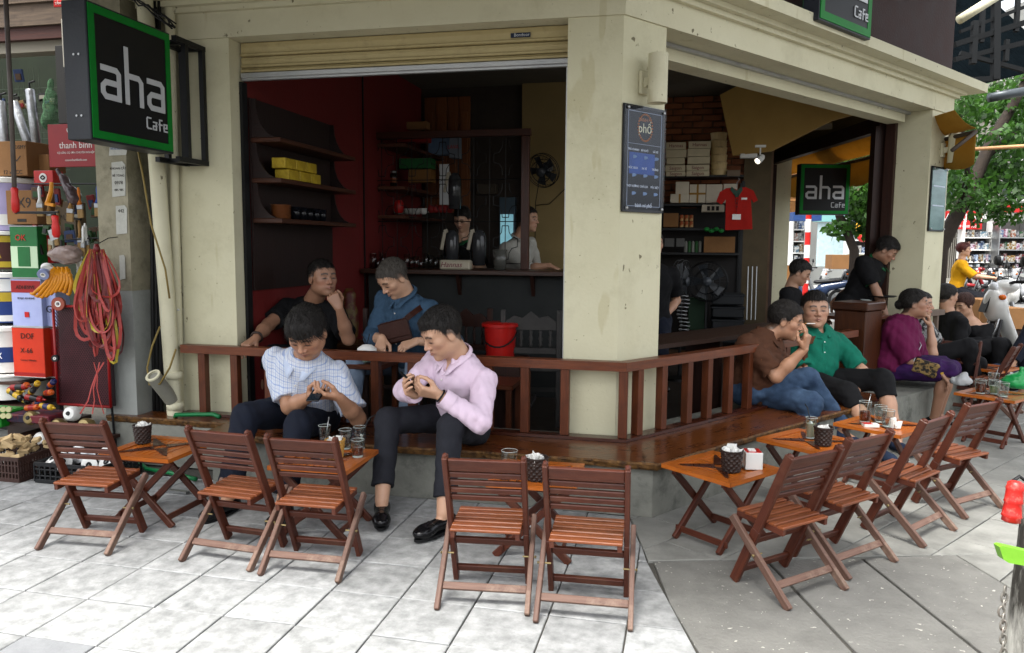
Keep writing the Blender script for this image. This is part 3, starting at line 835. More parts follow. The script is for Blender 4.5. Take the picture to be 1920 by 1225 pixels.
# ground and paving
g = MB(); g.quad((-120,-40,-.16),(160,-40,-.16),(160,200,-.16),(-120,200,-.16))
struct('road',g,mat('asphalt',(.10,.10,.10),(.16,.16,.155),rough=.9,scale=3,bump=.3,bscale=90))
g = MB(); g.prism([(-9,-4,0),(7.5,-4,0),(7.5,7.0,0),(9.2,13,0),(3.0,16,0),(-9,16,0)],(0,0,-1),.14,o=(0,0,-.012))
pave_bed = struct('pavement',g,M_GROUT)
def clip(poly,p,n):
 out = []
 for i in range(len(poly)):
  a,b = poly[i],poly[(i+1)%len(poly)]; da = (a-p)@n; db = (b-p)@n
  if da<=0:out.append(a)
  if da*db<0:out.append(a+(b-a)*(da/(da-db)))
 return out
def slab(poly,m,z=0.0,name='paving_slab',gap=.0032,tilt=.0012,th=.02):
 poly = [np.array(p[:2],float) for p in poly]
 if len(poly)<3:return
 ar = .5*sum(poly[i][0]*poly[(i+1)%len(poly)][1]-poly[(i+1)%len(poly)][0]*poly[i][1] for i in range(len(poly)))
 if abs(ar)<.004:return
 if ar<0:poly = poly[::-1]
 c = sum(poly)/len(poly)
 n = len(poly); ins = []; ins2 = []
 for k_,lst in ((gap,ins),(gap+.003,ins2)):
  for i in range(n):
   a,b,d = poly[i-1],poly[i],poly[(i+1)%n]
   e1 = nrm(b-a); e2 = nrm(d-b); n1 = np.array([-e1[1],e1[0]]); n2 = np.array([-e2[1],e2[0]])
   m_ = n1+n2; m_ = m_/max(.35,(m_@m_)/2); lst.append(b+m_*k_)
 tx,ty = random.uniform(-tilt,tilt)*4,random.uniform(-tilt,tilt)*4; dz = random.uniform(-.0015,.001)
 Z = lambda p,q:z+dz+(p[0]-c[0])*tx+(p[1]-c[1])*ty-q
 V = [(*p,Z(p,.003)) for p in ins]+[(*p,Z(p,0)) for p in ins2]+[(*p,Z(p,th)) for p in ins]
 F = [tuple(range(n,2*n))]+[(i,(i+1)%n,(i+1)%n+n,i+n) for i in range(n)]+[(i+2*n,(i+1)%n+2*n,(i+1)%n,i) for i in range(n)]
 mb = MB(); mb.add(V,F,[[(V[i][0],V[i][1]) for i in f] for f in F])
 obj(name,mb,m,pave_bed)
L0a = on_z(1308,1225)[:2]; L0b = on_z(1214,1052)[:2]; L0c = on_z(1182,972)[:2]
n_low = np.array([(L0b-L0a)[1],-(L0b-L0a)[0]]); n_low = n_low/np.linalg.norm(n_low)
n_up = np.array([(L0c-L0b)[1],-(L0c-L0b)[0]]); n_up = n_up/np.linalg.norm(n_up)
TS = .2995
gx,gy = on_z(1055/2.526,740+1047/2.526)[:2]
darks = {(-2,-1)}
for i in range(-7,6):
 for j in range(-5,6):
  x0,y0 = gx+i*TS,gy+j*TS
  if y0>YW+.02:continue
  if j<-4 and not -3<i<5:continue
  p = [np.array(q) for q in ((x0,y0),(x0+TS,y0),(x0+TS,min(y0+TS,YW)),(x0,min(y0+TS,YW)))]
  p = clip(p,L0a,n_low) if (y0+TS/2)<L0b[1] else clip(p,L0b,n_up)
  dk = (x0<-2.0 and y0<1.95 and x0>-2.5 and y0>1.5)
  slab(p,M_SLABD if dk else M_SLAB)
for i in range(-13,-7):
 for j in range(0,8):
  x0,y0 = gx+i*TS,gy+j*TS; slab([(x0,y0),(x0+TS,y0),(x0+TS,y0+TS),(x0,y0+TS)],M_SLAB if j<4 else M_SLABR)
M_FLECK = mat('fleck_concrete','5e5d59','71706b',rough=.8,scale=7,bump=.5,bscale=60,dirt='4a4945',dirt_amt=.5,rnd=.05)
_N = M_FLECK.node_tree.nodes; _L = M_FLECK.node_tree.links
v = _N.new('ShaderNodeTexVoronoi'); v.inputs['Scale'].default_value = 42; tcx = _N.new('ShaderNodeTexCoord')
mpx = _N.new('ShaderNodeMapping'); mpx.inputs['Scale'].default_value = (1,1.7,.3); mpx.inputs['Rotation'].default_value = (0,0,.5)
nx = _N.new('ShaderNodeTexNoise'); nx.inputs['Scale'].default_value = 30; _L.new(tcx.outputs['Object'],nx.inputs['Vector'])
mvx = _N.new('ShaderNodeMixRGB'); mvx.inputs[0].default_value = .05; _L.new(tcx.outputs['Object'],mvx.inputs[1]); _L.new(nx.outputs['Color'],mvx.inputs[2])
_L.new(mvx.outputs[0],mpx.inputs[0]); _L.new(mpx.outputs[0],v.inputs['Vector'])
sepx = _N.new('ShaderNodeSeparateColor'); _L.new(v.outputs['Color'],sepx.inputs[0])
thr = _N.new('ShaderNodeMath'); thr.operation = 'MULTIPLY'; thr.inputs[1].default_value = .32; _L.new(sepx.outputs[0],thr.inputs[0])
pw_ = _N.new('ShaderNodeMath'); pw_.operation = 'POWER'; pw_.inputs[1].default_value = 2.6; _L.new(sepx.outputs[0],pw_.inputs[0])
th2 = _N.new('ShaderNodeMath'); th2.operation = 'MULTIPLY'; th2.inputs[1].default_value = .23; _L.new(pw_.outputs[0],th2.inputs[0])
lt = _N.new('ShaderNodeMath'); lt.operation = 'LESS_THAN'; _L.new(v.outputs['Distance'],lt.inputs[0]); _L.new(th2.outputs[0],lt.inputs[1])
bs = _N['Principled BSDF']; src = bs.inputs['Base Color'].links[0].from_socket
mxx = _N.new('ShaderNodeMixRGB'); mxx.inputs[2].default_value = rgb('a9a79d'); _L.new(lt.outputs[0],mxx.inputs[0]); _L.new(src,mxx.inputs[1]); _L.new(mxx.outputs[0],bs.inputs['Base Color'])
Z2 = lambda x,y:on_z(x,y)[:2]
Tl,Tm1,Tm2,Tr = Z2(1222,1052),Z2(1437,1050),Z2(1614,1046),Z2(1792,1040)
d0 = Z2(1312,1225)-Z2(1225,1075); d1 = Z2(1580,1225)-Z2(1477,1122); d2 = Z2(1837,1225)-Z2(1614,1049); d3 = Z2(1888,1098)-Z2(1792,1040)
E0 = Z2(1312,1225)+nrm(d0)*1.2; E1 = Z2(1580,1225)+nrm(d1)*1.2; E2 = Z2(1837,1225)+nrm(d2)*1.2; E3 = Tr+nrm(d3)*2.6
slab([Tl,Z2(1252,1130),E0,E1,Tm1],M_FLECK,name='cast_slab',gap=.008)
slab([Tm1,E1,E2,Tm2],M_FLECK,name='cast_slab',gap=.008)
slab([Tm2,E2,E3,Tr],M_FLECK,name='cast_slab',gap=.008)
topn = Tr-Tl; topn = np.array([-topn[1],topn[0]])/np.linalg.norm(topn)
r3 = nrm(d3); n3 = np.array([r3[1],-r3[0]])
if (Tl-Tr)@n3>0:n3 = -n3
a_ = math.radians(54); ux = np.array([math.cos(a_),math.sin(a_)]); uy = np.array([-ux[1],ux[0]])
cnt = 0
for i in range(-9,30):
 for j in range(-12,5):
  w2 = .45; o = C0[:2]+ux*(i*w2+(j%2)*.22)-uy*(.42-j*.3)
  p = [o,o+ux*w2,o+ux*w2+uy*.3,o+uy*.3]
  cc = sum(p)/4
  if cc[0]>7.4 or cc[1]>13 or (cc-C0[:2])@uy>-.25:continue
  parts_ = [clip(p,Tl,-topn)]
  lowp = clip(p,Tl,topn)
  if len(lowp)>2:lowp = clip(lowp,Tr,-n3); parts_.append(lowp)
  for q in parts_:
   if len(q)>2:q = clip(q,L0b,-n_up)
   if len(q)>2 and cc[0]<.5 and cc[1]<3.1:q = []
   if len(q)>2:slab(q,M_SLABR); cnt +=1
# bench round the cafe corner
bench = thing('bench',(-.5,YW,0),'long live-edge timber bench on a concrete plinth wrapping round the cafe corner','bench')
def band(offs,ts,zs,xs_left=-3.62,tend=4.9):
 """closed ring between two offsets following the bent facade"""
 a,b = offs; P = [np.array([xs_left,YC+a,0]),mitre(a),C0+BD*tend+BN*a,C0+BD*tend+BN*b,mitre(b),np.array([xs_left,YC+b,0])]
 return P
FO = YW-YC
mb = MB(); mb.prism([p+UZ*0 for p in (np.array([-2.72,YW,0]),mitre(FO),C0+BD*4.6+BN*FO,C0+BD*4.6+BN*.2,mitre(.2),np.array([-2.72,YC+.2,0]))],UZ,ZB-.042)
obj('plinth',mb,M_CONC,bench)
mb = MB(); mb.prism([(-3.6,YW+.2,0),(-2.725,YW+.2,0),(-2.725,YC+.2,0),(-3.6,YC+.2,0)],UZ,ZB-.042)
obj('plinth',mb,M_CONC,bench)
def plank(P0,P1,offa,offb,cutang0,cutang1,seed):
 n = 40; V = []; F = []; U = []; rr = np.random.default_rng(seed)
 e = nrm(P1-P0); nn = np.array([-e[1],e[0],0]); L = np.linalg.norm(P1-P0)
 jag = np.cumsum(rr.normal(0,.0035,n+1)); jag -=np.linspace(jag[0],jag[-1],n+1)
 jag = jag+rr.normal(0,.002,n+1)
 for i in range(n+1):
  t = i/n
  front = P0+e*L*t+nn*jag[i]; backp = P0+e*L*t+nn*(offb-offa)
  if i == 0:backp = backp+e*cutang0
  if i == n:backp = backp+e*cutang1
  elif i>0:backp = backp
  V +=[backp+UZ*(ZB-.001),front+UZ*ZB+nn*.006,front+UZ*(ZB-.010),front+nn*(.006+rr.normal(0,.003))+UZ*(ZB-.028),front+nn*.012+UZ*(ZB-.040),backp+UZ*(ZB-.040)]
 mi = []
 for i in range(n):
  for k in range(5):
   F.append((i*6+k,(i+1)*6+k,(i+1)*6+k+1,i*6+k+1)[::1])
   t0,t1 = L*i/n,L*(i+1)/n; U.append([(t0,k*.1),(t1,k*.1),(t1,k*.1+.1),(t0,k*.1+.1)] if k else [(t0,.3),(t1,.3),(t1,0),(t0,0)]); mi.append(0 if k in (0,4) else 1)
 F.append((0,1,2,3,4,5)); U.append([(0,0)]*6); mi.append(0)
 F.append(tuple(n*6+k for k in (5,4,3,2,1,0))); U.append([(0,0)]*6); mi.append(0)
 b_ = MB(); b_.add(V,F,U); b_.mi = mi
 return b_
foA = YF-YC
cA = mitre(foA); bk = YR+.03-YC
cb = mitre(bk)
obj('plank',plank(np.array([-2.75,YF,0]),cA,foA,bk,0,cb[0]-cA[0],3),[M_BENCH,M_BARK],bench)
obj('plank',plank(np.array([-3.62,YF+.25,0]),np.array([-2.752,YF+.25,0]),foA+.25,bk,0,0,4),[M_BENCH,M_BARK],bench)
cE = C0+BD*2.55+BN*foA
obj('plank',plank(cA+BD*.002,cE,foA,bk,(cb-cA)@BD,0,5),[M_BENCH,M_BARK],bench)
# railing
rail = thing('railing',(-.5,YR,ZB),'brown timber railing with square balusters along the back of the bench','railing')
rz0,rz1 = .705,.757
offR = YR-YC
cR = mitre(offR)
mb = MB(); a1,a2 = offR-.035,offR+.035
mb.prism([(-3.16,YC+a1,0),mitre(a1),mitre(a2),(-3.16,YC+a2,0)],UZ,rz1-rz0,o=UZ*rz0); obj('handrail',mb,M_RAIL,rail)
mb = MB(); mb.prism([mitre(a1)+BD*.002,Bp(2.75,a1),Bp(2.75,a2),mitre(a2)+BD*.002],UZ,rz1-rz0,o=UZ*rz0); obj('handrail',mb,M_RAIL,rail)
mb = MB(); mb.prism([(-3.16,YC+a1-.01,0),mitre(a1-.01),mitre(a2),(-3.16,YC+a2,0)],UZ,.018,o=UZ*(ZB+.001)); obj('base_rail',mb,M_DARKIN,rail)
mb = MB(); mb.prism([mitre(a1-.01)+BD*.002,Bp(2.75,a1-.01),Bp(2.75,a2),mitre(a2)+BD*.002],UZ,.018,o=UZ*(ZB+.001)); obj('base_rail',mb,M_DARKIN,rail)
pm = MB(); pm.box((0,0,0),(.050,.050,rz0-ZB-.021),ch=.002); pme = pm.mesh('post',M_POST)
for x in (-3.018,-2.788,-2.55,-2.31,-2.07,-1.836,-1.60,-1.355,-1.126,-.908,-.673,cR[0]+.0):
 o = link('post',pme,rail); o.matrix_parent_inverse = PM(rail).inverted(); o.location = (x,YR,(rz0+ZB+.019)/2)
for t in (.075,.295,.547,.757,.99,1.22,1.46,1.7,1.95,2.2,2.45):
 o = link('post',pme,rail); o.matrix_parent_inverse = PM(rail).inverted(); p = Bp(t,offR); o.location = (p[0],p[1],(rz0+ZB+.019)/2); o.rotation_euler = (0,0,BA)
# the cafe building
cafe = thing('cafe_building',(-.4,YC,0),'corner cafe building with cream plaster pillars, heavy beam and brown upper wall','building')
ZS = 2.675
TH = .40
def colm(name,poly,z0,z1,m=M_PLASTER):
 mb = MB(); mb.prism(poly,UZ,z1-z0,o=UZ*z0); return obj(name,mb,m,cafe)
cc_ = colm('corner_column',[(XL,YC,0),C0,Bp(.378,0),Bp(.378,TH),(XL,YC+TH+.02,0)],0,ZS)
colm('left_pillar',[(XPL,YC,0),(XPR,YC,0),(XPR,YC+.10,0),(XPR-.01,YC+TH,0),(XPL,YC+TH,0)],0,ZS)
colm('left_pillar_return',[(XPL-.62,YC+.10,0),(XPL-.002,YC+.10,0),(XPL-.002,YC+TH,0),(XPL-.62,YC+TH,0)],0,4.2)
colm('right_pillar',[Bp(4.29,0),Bp(T_END,0),Bp(T_END,.5),Bp(4.29,.355)],0,ZS)
Z1,Z2_ = 2.845,2.95
P_ = lambda o:[np.array([XPL-.66,YC+o,0]),mitre(o),C0+BD*(T_END+.38)+BN*o]
def run(name,o0,o1,z0,z1,m,tA=-3.86,tB=T_END+.02):
 for k,poly in enumerate(([np.array([tA,YC+o0,0]),mitre(o0),mitre(o1),np.array([tA,YC+o1,0])],[mitre(o0)+BD*.0015,Bp(tB,o0),Bp(tB,o1),mitre(o1)+BD*.0015])):
  mb = MB(); mb.prism(poly,UZ,z1-z0,o=UZ*z0); obj(name,mb,m,cafe)
run('beam',-.012,TH+.005,ZS+.001,2.83,M_PLASTER2)
run('cornice',-.045,TH,2.8305,2.862,M_PLASTER2,tB=T_END+.06)
run('cornice',-.085,TH,2.8625,2.895,M_PLASTER2,tB=T_END+.12)
run('cornice',-.20,TH,2.8955,2.975,M_PLASTER2,tB=T_END+.30)
run('upper_wall',.03,TH,2.976,4.6,M_BROWNW,tB=T_END+.02)
mb = MB(); mb.prism([Bp(.385,.185),Bp(4.28,.185),Bp(4.28,.215),Bp(.385,.215)],UZ,.022,o=UZ*(ZS-.024)); obj('shutter_guide',mb,M_ALU,cafe)
mb = MB(); mb.prism([Bp(.385,.22),Bp(4.24,.22),Bp(4.24,.38),Bp(.385,.38)],UZ,.095,o=UZ*(ZS-.096)); obj('inner_lintel',mb,M_PLASTER2,cafe)
mb = MB(); mb.box(Bp(4.262,.345,1.33),(.05,.09,2.66),(BD,BN,UZ)); obj('door_frame',mb,M_DARKWOOD,cafe)
ZF = .11
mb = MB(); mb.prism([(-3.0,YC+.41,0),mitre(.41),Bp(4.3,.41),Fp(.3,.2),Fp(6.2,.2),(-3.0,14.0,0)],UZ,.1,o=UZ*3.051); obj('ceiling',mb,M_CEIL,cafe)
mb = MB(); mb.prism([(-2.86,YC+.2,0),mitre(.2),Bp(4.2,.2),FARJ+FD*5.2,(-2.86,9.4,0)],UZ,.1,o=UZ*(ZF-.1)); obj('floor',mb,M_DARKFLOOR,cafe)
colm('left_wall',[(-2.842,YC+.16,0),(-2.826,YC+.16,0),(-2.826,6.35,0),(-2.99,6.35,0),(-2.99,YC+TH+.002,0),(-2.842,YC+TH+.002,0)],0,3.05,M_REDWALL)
for i in range(2):pass
t_open = 2.42
colm('side_pillar',[Fp(3.12,-.02),Fp(3.12,.2),Fp(3.8,.2),Fp(3.8,-.02)],0,2.66)
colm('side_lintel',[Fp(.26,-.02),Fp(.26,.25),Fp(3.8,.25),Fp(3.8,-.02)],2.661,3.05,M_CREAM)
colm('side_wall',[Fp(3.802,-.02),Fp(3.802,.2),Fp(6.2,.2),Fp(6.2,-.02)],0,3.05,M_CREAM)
mb = MB(); mb.beam(Fp(.06,-.05,2.60),Fp(3.1,-.05,2.60),.09,.14); obj('opening_head',mb,M_DARKWOOD,cafe)
mb = MB(); mb.beam(Fp(3.08,-.05,.1),Fp(3.08,-.05,2.52),.06,.05,up=FN); obj('opening_jamb',mb,M_DARKWOOD,cafe)
mb = MB(); mb.beam(Fp(.10,-.05,.1),Fp(.10,-.05,2.57),.10,.16,up=FN); obj('opening_jamb',mb,M_DARKWOOD,cafe)
sh = thing('roller_shutter',(-1.8,YC+.12,2.63),'rolled up cream roller shutter with grey bottom bar in the left opening','shutter')
zs = [2.675,2.585,2.515,2.485]
for i in range(3):
 z0,z1 = zs[i+1],zs[i]
 prof = [(0,z1),(-.012,z1-.006),(-.016,(z0+z1)/2+.012),(-.010,z0+.022),(-.022,z0+.016),(-.022,z0+.004),(0,z0+.001)]
 mb = MB(); mb.prism([(XPR+.012,YC+.13+y,z) for y,z in prof],(1,0,0),XL-XPR-.024); obj('slat',mb,M_SHUT,sh)
mb = MB(); mb.box(((XPR+XL)/2,YC+.125,2.468),(XL-XPR-.022,.045,.032),ch=.004); mb.box(((XPR+XL)/2,YC+.128,2.445),(XL-XPR-.022,.03,.012)); obj('bottom_bar',mb,M_ALU,sh)
for x in (XPR+.012,XL-.012):
 mb = MB(); mb.box((x,YC+.13,1.25),(.02,.06,2.36)); obj('guide_rail',mb,M_BLACK if x<-1 else M_ALU,sh)
q = on_y(976,66,YC+.108)
lb = thing('maker_plate',q,'tiny dark blue maker plate stuck to the roller shutter','label')
mb = MB(); mb.box(q,(.118,.003,.026)); obj('plate',mb,mat('navy','10203a'),lb)
text('lettering','Bondoor',.026,q+np.array([.008,-.003,0]),(1,0,0),UZ,M_LETTER,lb)
# signs
def aha(panel_c,R_,U_,N_,S_,parent):
 """blocky 'aha' + 'Cafe' lettering; S_ = panel side; N_ = towards the viewer"""
 R_,U_,N_ = nrm(R_),nrm(U_),nrm(N_)
 k = S_/100.0
 def bar(mb,x0,y0,x1,y1,w_=4.6,th=.004):
  a = panel_c+R_*x0*k+U_*y0*k+N_*.004; b = panel_c+R_*x1*k+U_*y1*k+N_*.004
  bar.n = (bar.n+1)%7; dn_ = N_*bar.n*.0006
  mb.beam(a+dn_,b+dn_,w_*k,th,up=N_,ext=w_*k)
 bar.n = 0
 def strokes(name,L_,w_):
  mb = MB()
  for s_ in L_:
   for (x0,y0),(x1,y1) in zip(s_,s_[1:]):bar(mb,x0,y0,x1,y1,w_)
  obj(name,mb,M_LETTER,parent)
 def plate(name,polys,o):
  mb = MB()
  for k_,poly in enumerate(polys):mb.prism([panel_c+R_*(x+o)*k+U_*y*k+N_*(.003+k_*.0004) for x,y in poly],N_,.004)
  obj(name,mb,M_LETTER,parent)
 hook = [(-11,7.3),(7,7.3),(11.3,3.2),(11.3,-19.3),(6.7,-19.3),(6.7,1.6),(5.4,2.7),(-11,2.7)]
 bowl = [(6.8,-3.5),(-6.5,-3.5),(-11.3,-8),(-11.3,-14.8),(-6.8,-19.3),(6.8,-19.3),(6.8,-14.7),(-5.2,-14.7),(-6.7,-13.2),(-6.7,-9.6),(-5.2,-8.1),(6.8,-8.1)]
 plate('letter_a',(hook,bowl),-27); plate('letter_a',(hook,bowl),27)
 plate('letter_h',([(-10.8,27),(-6.2,27),(-6.2,-19.3),(-10.8,-19.3)],[(-6.3,6.3),(6,6.3),(10.8,1.5),(10.8,-19.3),(6.2,-19.3),(6.2,.3),(4.8,1.7),(-6.3,1.7)]),0)
 o = 15
 strokes('lettering',[[(o+4,-26),(o,-26),(o-1,-27),(o-1,-34),(o,-35),(o+4,-35)],[(o+7,-29),(o+11,-29),(o+11,-35),(o+7,-35),(o+7,-32),(o+11,-32)],[(o+18,-26),(o+15,-26),(o+15,-35)],[(o+14,-30),(o+18,-30)],[(o+21,-32),(o+25,-32),(o+25,-29),(o+21,-29),(o+21,-35),(o+25,-35)]],1.2)
def lightbox(c,R_,U_,N_,S_,depth,label,border=6,HS=None):
 R_,U_,N_ = nrm(R_),nrm(U_),nrm(N_); HS = HS or S_
 t = thing('light_box_sign',c-U_*HS/2,label,'sign')
 mb = MB(); mb.box(c-N_*depth/2,(S_,HS,depth),(R_,U_,N_),ch=.004); obj('casing',mb,M_SIGNSIDE,t)
 w_ = S_*border/100
 for f in (1,-1):
  o = c if f == 1 else c-N_*depth
  mb = MB()
  for sx,sy,wx,wy in ((0,HS/2-w_/2-.012,S_-.024,w_),(0,-HS/2+w_/2+.012,S_-.024,w_),(S_/2-w_/2-.012,0,w_,HS-.024-2*w_),(-S_/2+w_/2+.012,0,w_,HS-.024-2*w_)):
   mb.box(o+R_*sx+U_*sy+N_*f*.003,(wx,wy,.006),(R_,U_,N_))
  obj('green_border',mb,M_GREEN,t)
  mb = MB(); mb.box(o+N_*f*.001,(S_-2*w_-.026,HS-2*w_-.026,.004),(R_,U_,N_)); obj('panel',mb,M_SIGNBK,t)
  aha(o+N_*f*.002,R_*f,U_,N_*f,S_,t)
 return t
SX = -3.02
pN0,pN1 = on_pl(165,130,(SX,0,0),(1,0,0)),on_pl(322,170,(SX,0,0),(1,0,0))
zb_ = on_pl(165,262,(SX,0,0),(1,0,0))[2]; Ssz = pN1[1]-pN0[1]
HSz = Ssz*1.06
s1 = lightbox(np.array([SX,(pN0[1]+pN1[1])/2,zb_+HSz/2+.005]),(0,1,0),UZ,(1,0,0),Ssz,.145,'large aha Cafe light box sign with green border sticking out beside the left pillar',HS=HSz)
for zz in (.18,.62):
 mb = MB()
 for xx in (.05,.08):mb.lathe((SX-xx,pN0[1],zb_+HSz*zz),[(.006,0),(.006,.004)],n=8,ax=(0,-1,0))
 obj('screw',mb,M_STEEL,s1)
br = thing('sign_bracket',(SX,pN1[1]+.1,zb_),'black square-tube steel bracket holding the large sign to the left pillar','bracket')
y0,y1 = pN1[1]+.02,YC-.005
zt_,zb2 = zb_+HSz*.98,zb_-.02
for xx in (SX+.01,SX-.13):
 for z in (zt_,zb2):
  mb = MB(); mb.beam((xx,y0,z),(xx,y1,z),.03,.03); obj('tube',mb,M_BLACK,br)
 for y in (y0+.10,y1-.02):
  mb = MB(); mb.beam((xx,y,zb2+.016),(xx,y,zt_-.016),.03,.03,up=(0,1,0)); obj('tube',mb,M_BLACK,br)
for z in (zt_,zb2):
 for y in (y0+.10,y1-.02):
  mb = MB(); mb.beam((SX-.114,y,z),(SX-.006,y,z),.028,.028); obj('tube',mb,M_BLACK,br)
q0,q1 = on_B(1535,40,-.24),on_B(1632,72,-.24)
S2 = np.linalg.norm((q1-q0)[:2])
lightbox((q0+q1)/2+UZ*S2/2,BD,UZ,-BN,S2,.12,'aha Cafe light box sign high on the brown wall, cut by the top edge',border=7)
q0,q1 = at_d(1497,403,9.35),at_d(1591,403,9.35)
R_ = nrm((q1-q0)*(1,1,0)); S3 = np.linalg.norm((q1-q0)[:2])
s3 = lightbox((q0+q1)/2+UZ*S3/2,R_,UZ,np.cross(R_,UZ),S3,.12,'small square aha Cafe sign hanging outside beyond the side opening',border=6)
def menu(c,W_,Hh,R_,N_,label,kind):
 t = thing('menu_board',c-UZ*Hh/2,label,'menu board')
 A_ = (R_,UZ,N_)
 mb = MB(); mb.box(c+N_*.012,(W_,Hh,.010),A_,ch=.002); obj('frame',mb,M_BLACK,t)
 if kind == 0:
  bl = mat('menu_navy','0c0f18','10141f',rough=.6,spec=.1); bl2 = mat('menu_blue','1d3c78','24488c',rough=.6,spec=.1)
  mb = MB(); mb.box(c+N_*.0175,(W_-.03,Hh-.03,.003),A_); obj('poster',mb,bl,t)
  fr = MB()
  for sx,sy,wx,wy in ((0,.5,1,.006),(0,-.5,1,.006),(.5,0,.012,1),(-.5,0,.012,1),(0,.16,1,.004)):
   fr.box(c+R_*sx*(W_-.07)+UZ*(sy*(Hh-.07))+N_*.021,((W_-.07)*wx,(Hh-.07)*wy,.001),A_)
  obj('printed_frame',fr,mat('print_grey','8890a0'),t)
  og = mat('print_orange','9a5a2c')
  rr = MB(); cc2 = c+UZ*Hh*.30+N_*.021
  for i in range(28):
   a = 2*PI*i/28; p = cc2+R_*math.cos(a)*.062+UZ*math.sin(a)*.075
   rr.ball(p,.006,6,(1,1,1))
  obj('wreath',rr,og,t)
  text('lettering','phố',.075,cc2-UZ*.006,R_,UZ,mat('print_cream','c8c0a0'),t)
  text('lettering','BÁNH MÌ',.028,cc2+UZ*.042,R_,UZ,og,t)
  bm = MB(); bm.box(c-UZ*Hh*.04-R_*.02+N_*.0205,(W_*.62,Hh*.20,.001),A_); obj('printed_block',bm,bl2,t)
  items = ['TRÀ CHANH','BÒ KHÔ','GÀ XÉ','XÚC XÍCH','PA TÊ','TRỨNG','THỊT NƯỚNG','CHẢ LỤA','ĐẶC BIỆT']
  k = 0
  for r_ in range(3):
   for cl_ in range(3):
    p = c+R_*(cl_-1)*W_*.27+UZ*(Hh*.085-r_*Hh*.17)+N_*.0215
    text('lettering',items[k],.017,p,R_,UZ,mat('print_white','c8ccd4'),t)
    dm = MB(); dm.ball(p-UZ*.04+N_*.000,.020,10,(1.0,.08,.5) if True else 0); e_ = obj('printed_roll',dm,mat('print_roll','6f86a8'),t); k +=1
  text('lettering','bánh mì phố',.03,c-UZ*Hh*.435+N_*.0215,R_,UZ,mat('print_white','c8ccd4'),t)
 else:
  mb = MB(); mb.box(c+N_*.0185,(W_-.03,Hh-.03,.003),A_); obj('poster',mb,mat('menu_pale','4f6a60','7f9a8e',rough=.12,scale=3,stretch=(1,1,3)),t)
  mb = MB(); mb.box(c+N_*.0215-UZ*Hh*.1,(W_-.09,.012,.001),A_); mb.box(c+N_*.0215+UZ*Hh*.2,(W_-.09,.012,.001),A_); obj('printed_lines',mb,M_LETTER,t)
 pg = MB(); pg.box(c+N_*.026,(W_,Hh,.004),A_); obj('cover_glass',pg,glassmat('cover_glass',(.95,.97,1),.02,.04),t)
 for sx in (-1,1):
  for sy in (-1,1):
   s_ = MB(); s_.lathe(c+R_*sx*(W_/2-.025)+UZ*sy*(Hh/2-.022)+N_*.028,[(.010,0),(.010,.006),(.006,.009)],n=10,ax=N_); obj('stud',s_,M_STEEL,t,smooth=True)
menu(Bp(.18,0,1.90),.365,.60,BD,-BN,'black framed cafe menu board with orange wreath logo on the corner column',0)
menu(Bp(4.50,0,1.87),.36,.60,BD,-BN,'pale green menu board under glass on the far right pillar',1)
for (t_,lab) in ((.17,'cream cylindrical up-down wall lamp above the menu board on the corner column'),(4.56,'cream cylindrical up-down wall lamp on the far right pillar')):
 c = Bp(t_,-.11,2.34); o = thing('wall_lamp',Bp(t_,0,2.3),lab,'wall lamp')
 mb = MB(); mb.lathe(c-UZ*.135,[(.040,.012),(.052,.006),(.052,0),(.055,0),(.055,.27),(.052,.27),(.048,.262),(0.001,.262)],n=24,caps=False); mb.lathe(c-UZ*.122,[(.045,0),(.045,.001)],n=16); obj('cylinder',mb,M_PLASTER2,o,smooth=True,ang=40)
 mb = MB(); mb.beam(c-UZ*.01,Bp(t_,-.012,2.33),.03,.05); obj('arm',mb,M_PLASTER2,o)
 mb = MB(); mb.box(Bp(t_,-.012,2.33),(.075,.022,.13),(BD,BN,UZ),ch=.004); obj('back_plate',mb,M_PLASTER2,o)
aw = thing('added_shade_awning',(-2,YC,3.25),'plain dark canvas awning over the left opening, above the photo edge','awning')  # unseen awning, added to keep the facade and bench in shade
mb = MB(); mb.prism([(-4.9,YC-.02,3.30),(.2,YC-.02,3.30),(.9,1.75,3.02),(-4.9,1.75,3.02)],(0,0,1),.02); obj('canvas',mb,mat('dark_canvas','3a342a','463f33',rough=.9),aw)
mb = MB(); mb.prism([Bp(.1,-.01,4.45),Bp(4.9,-.01,4.45),Bp(4.9,-2.6,4.2),Bp(-.4,-2.6,4.2)],UZ,.02); a2_ = obj('added_shade_awning',mb,MATS['dark_canvas']); recenter(a2_); tag(a2_,'plain dark canvas awning high over the right opening, above the photo edge','awning')  # second added awning, out of view, shading the right-hand side
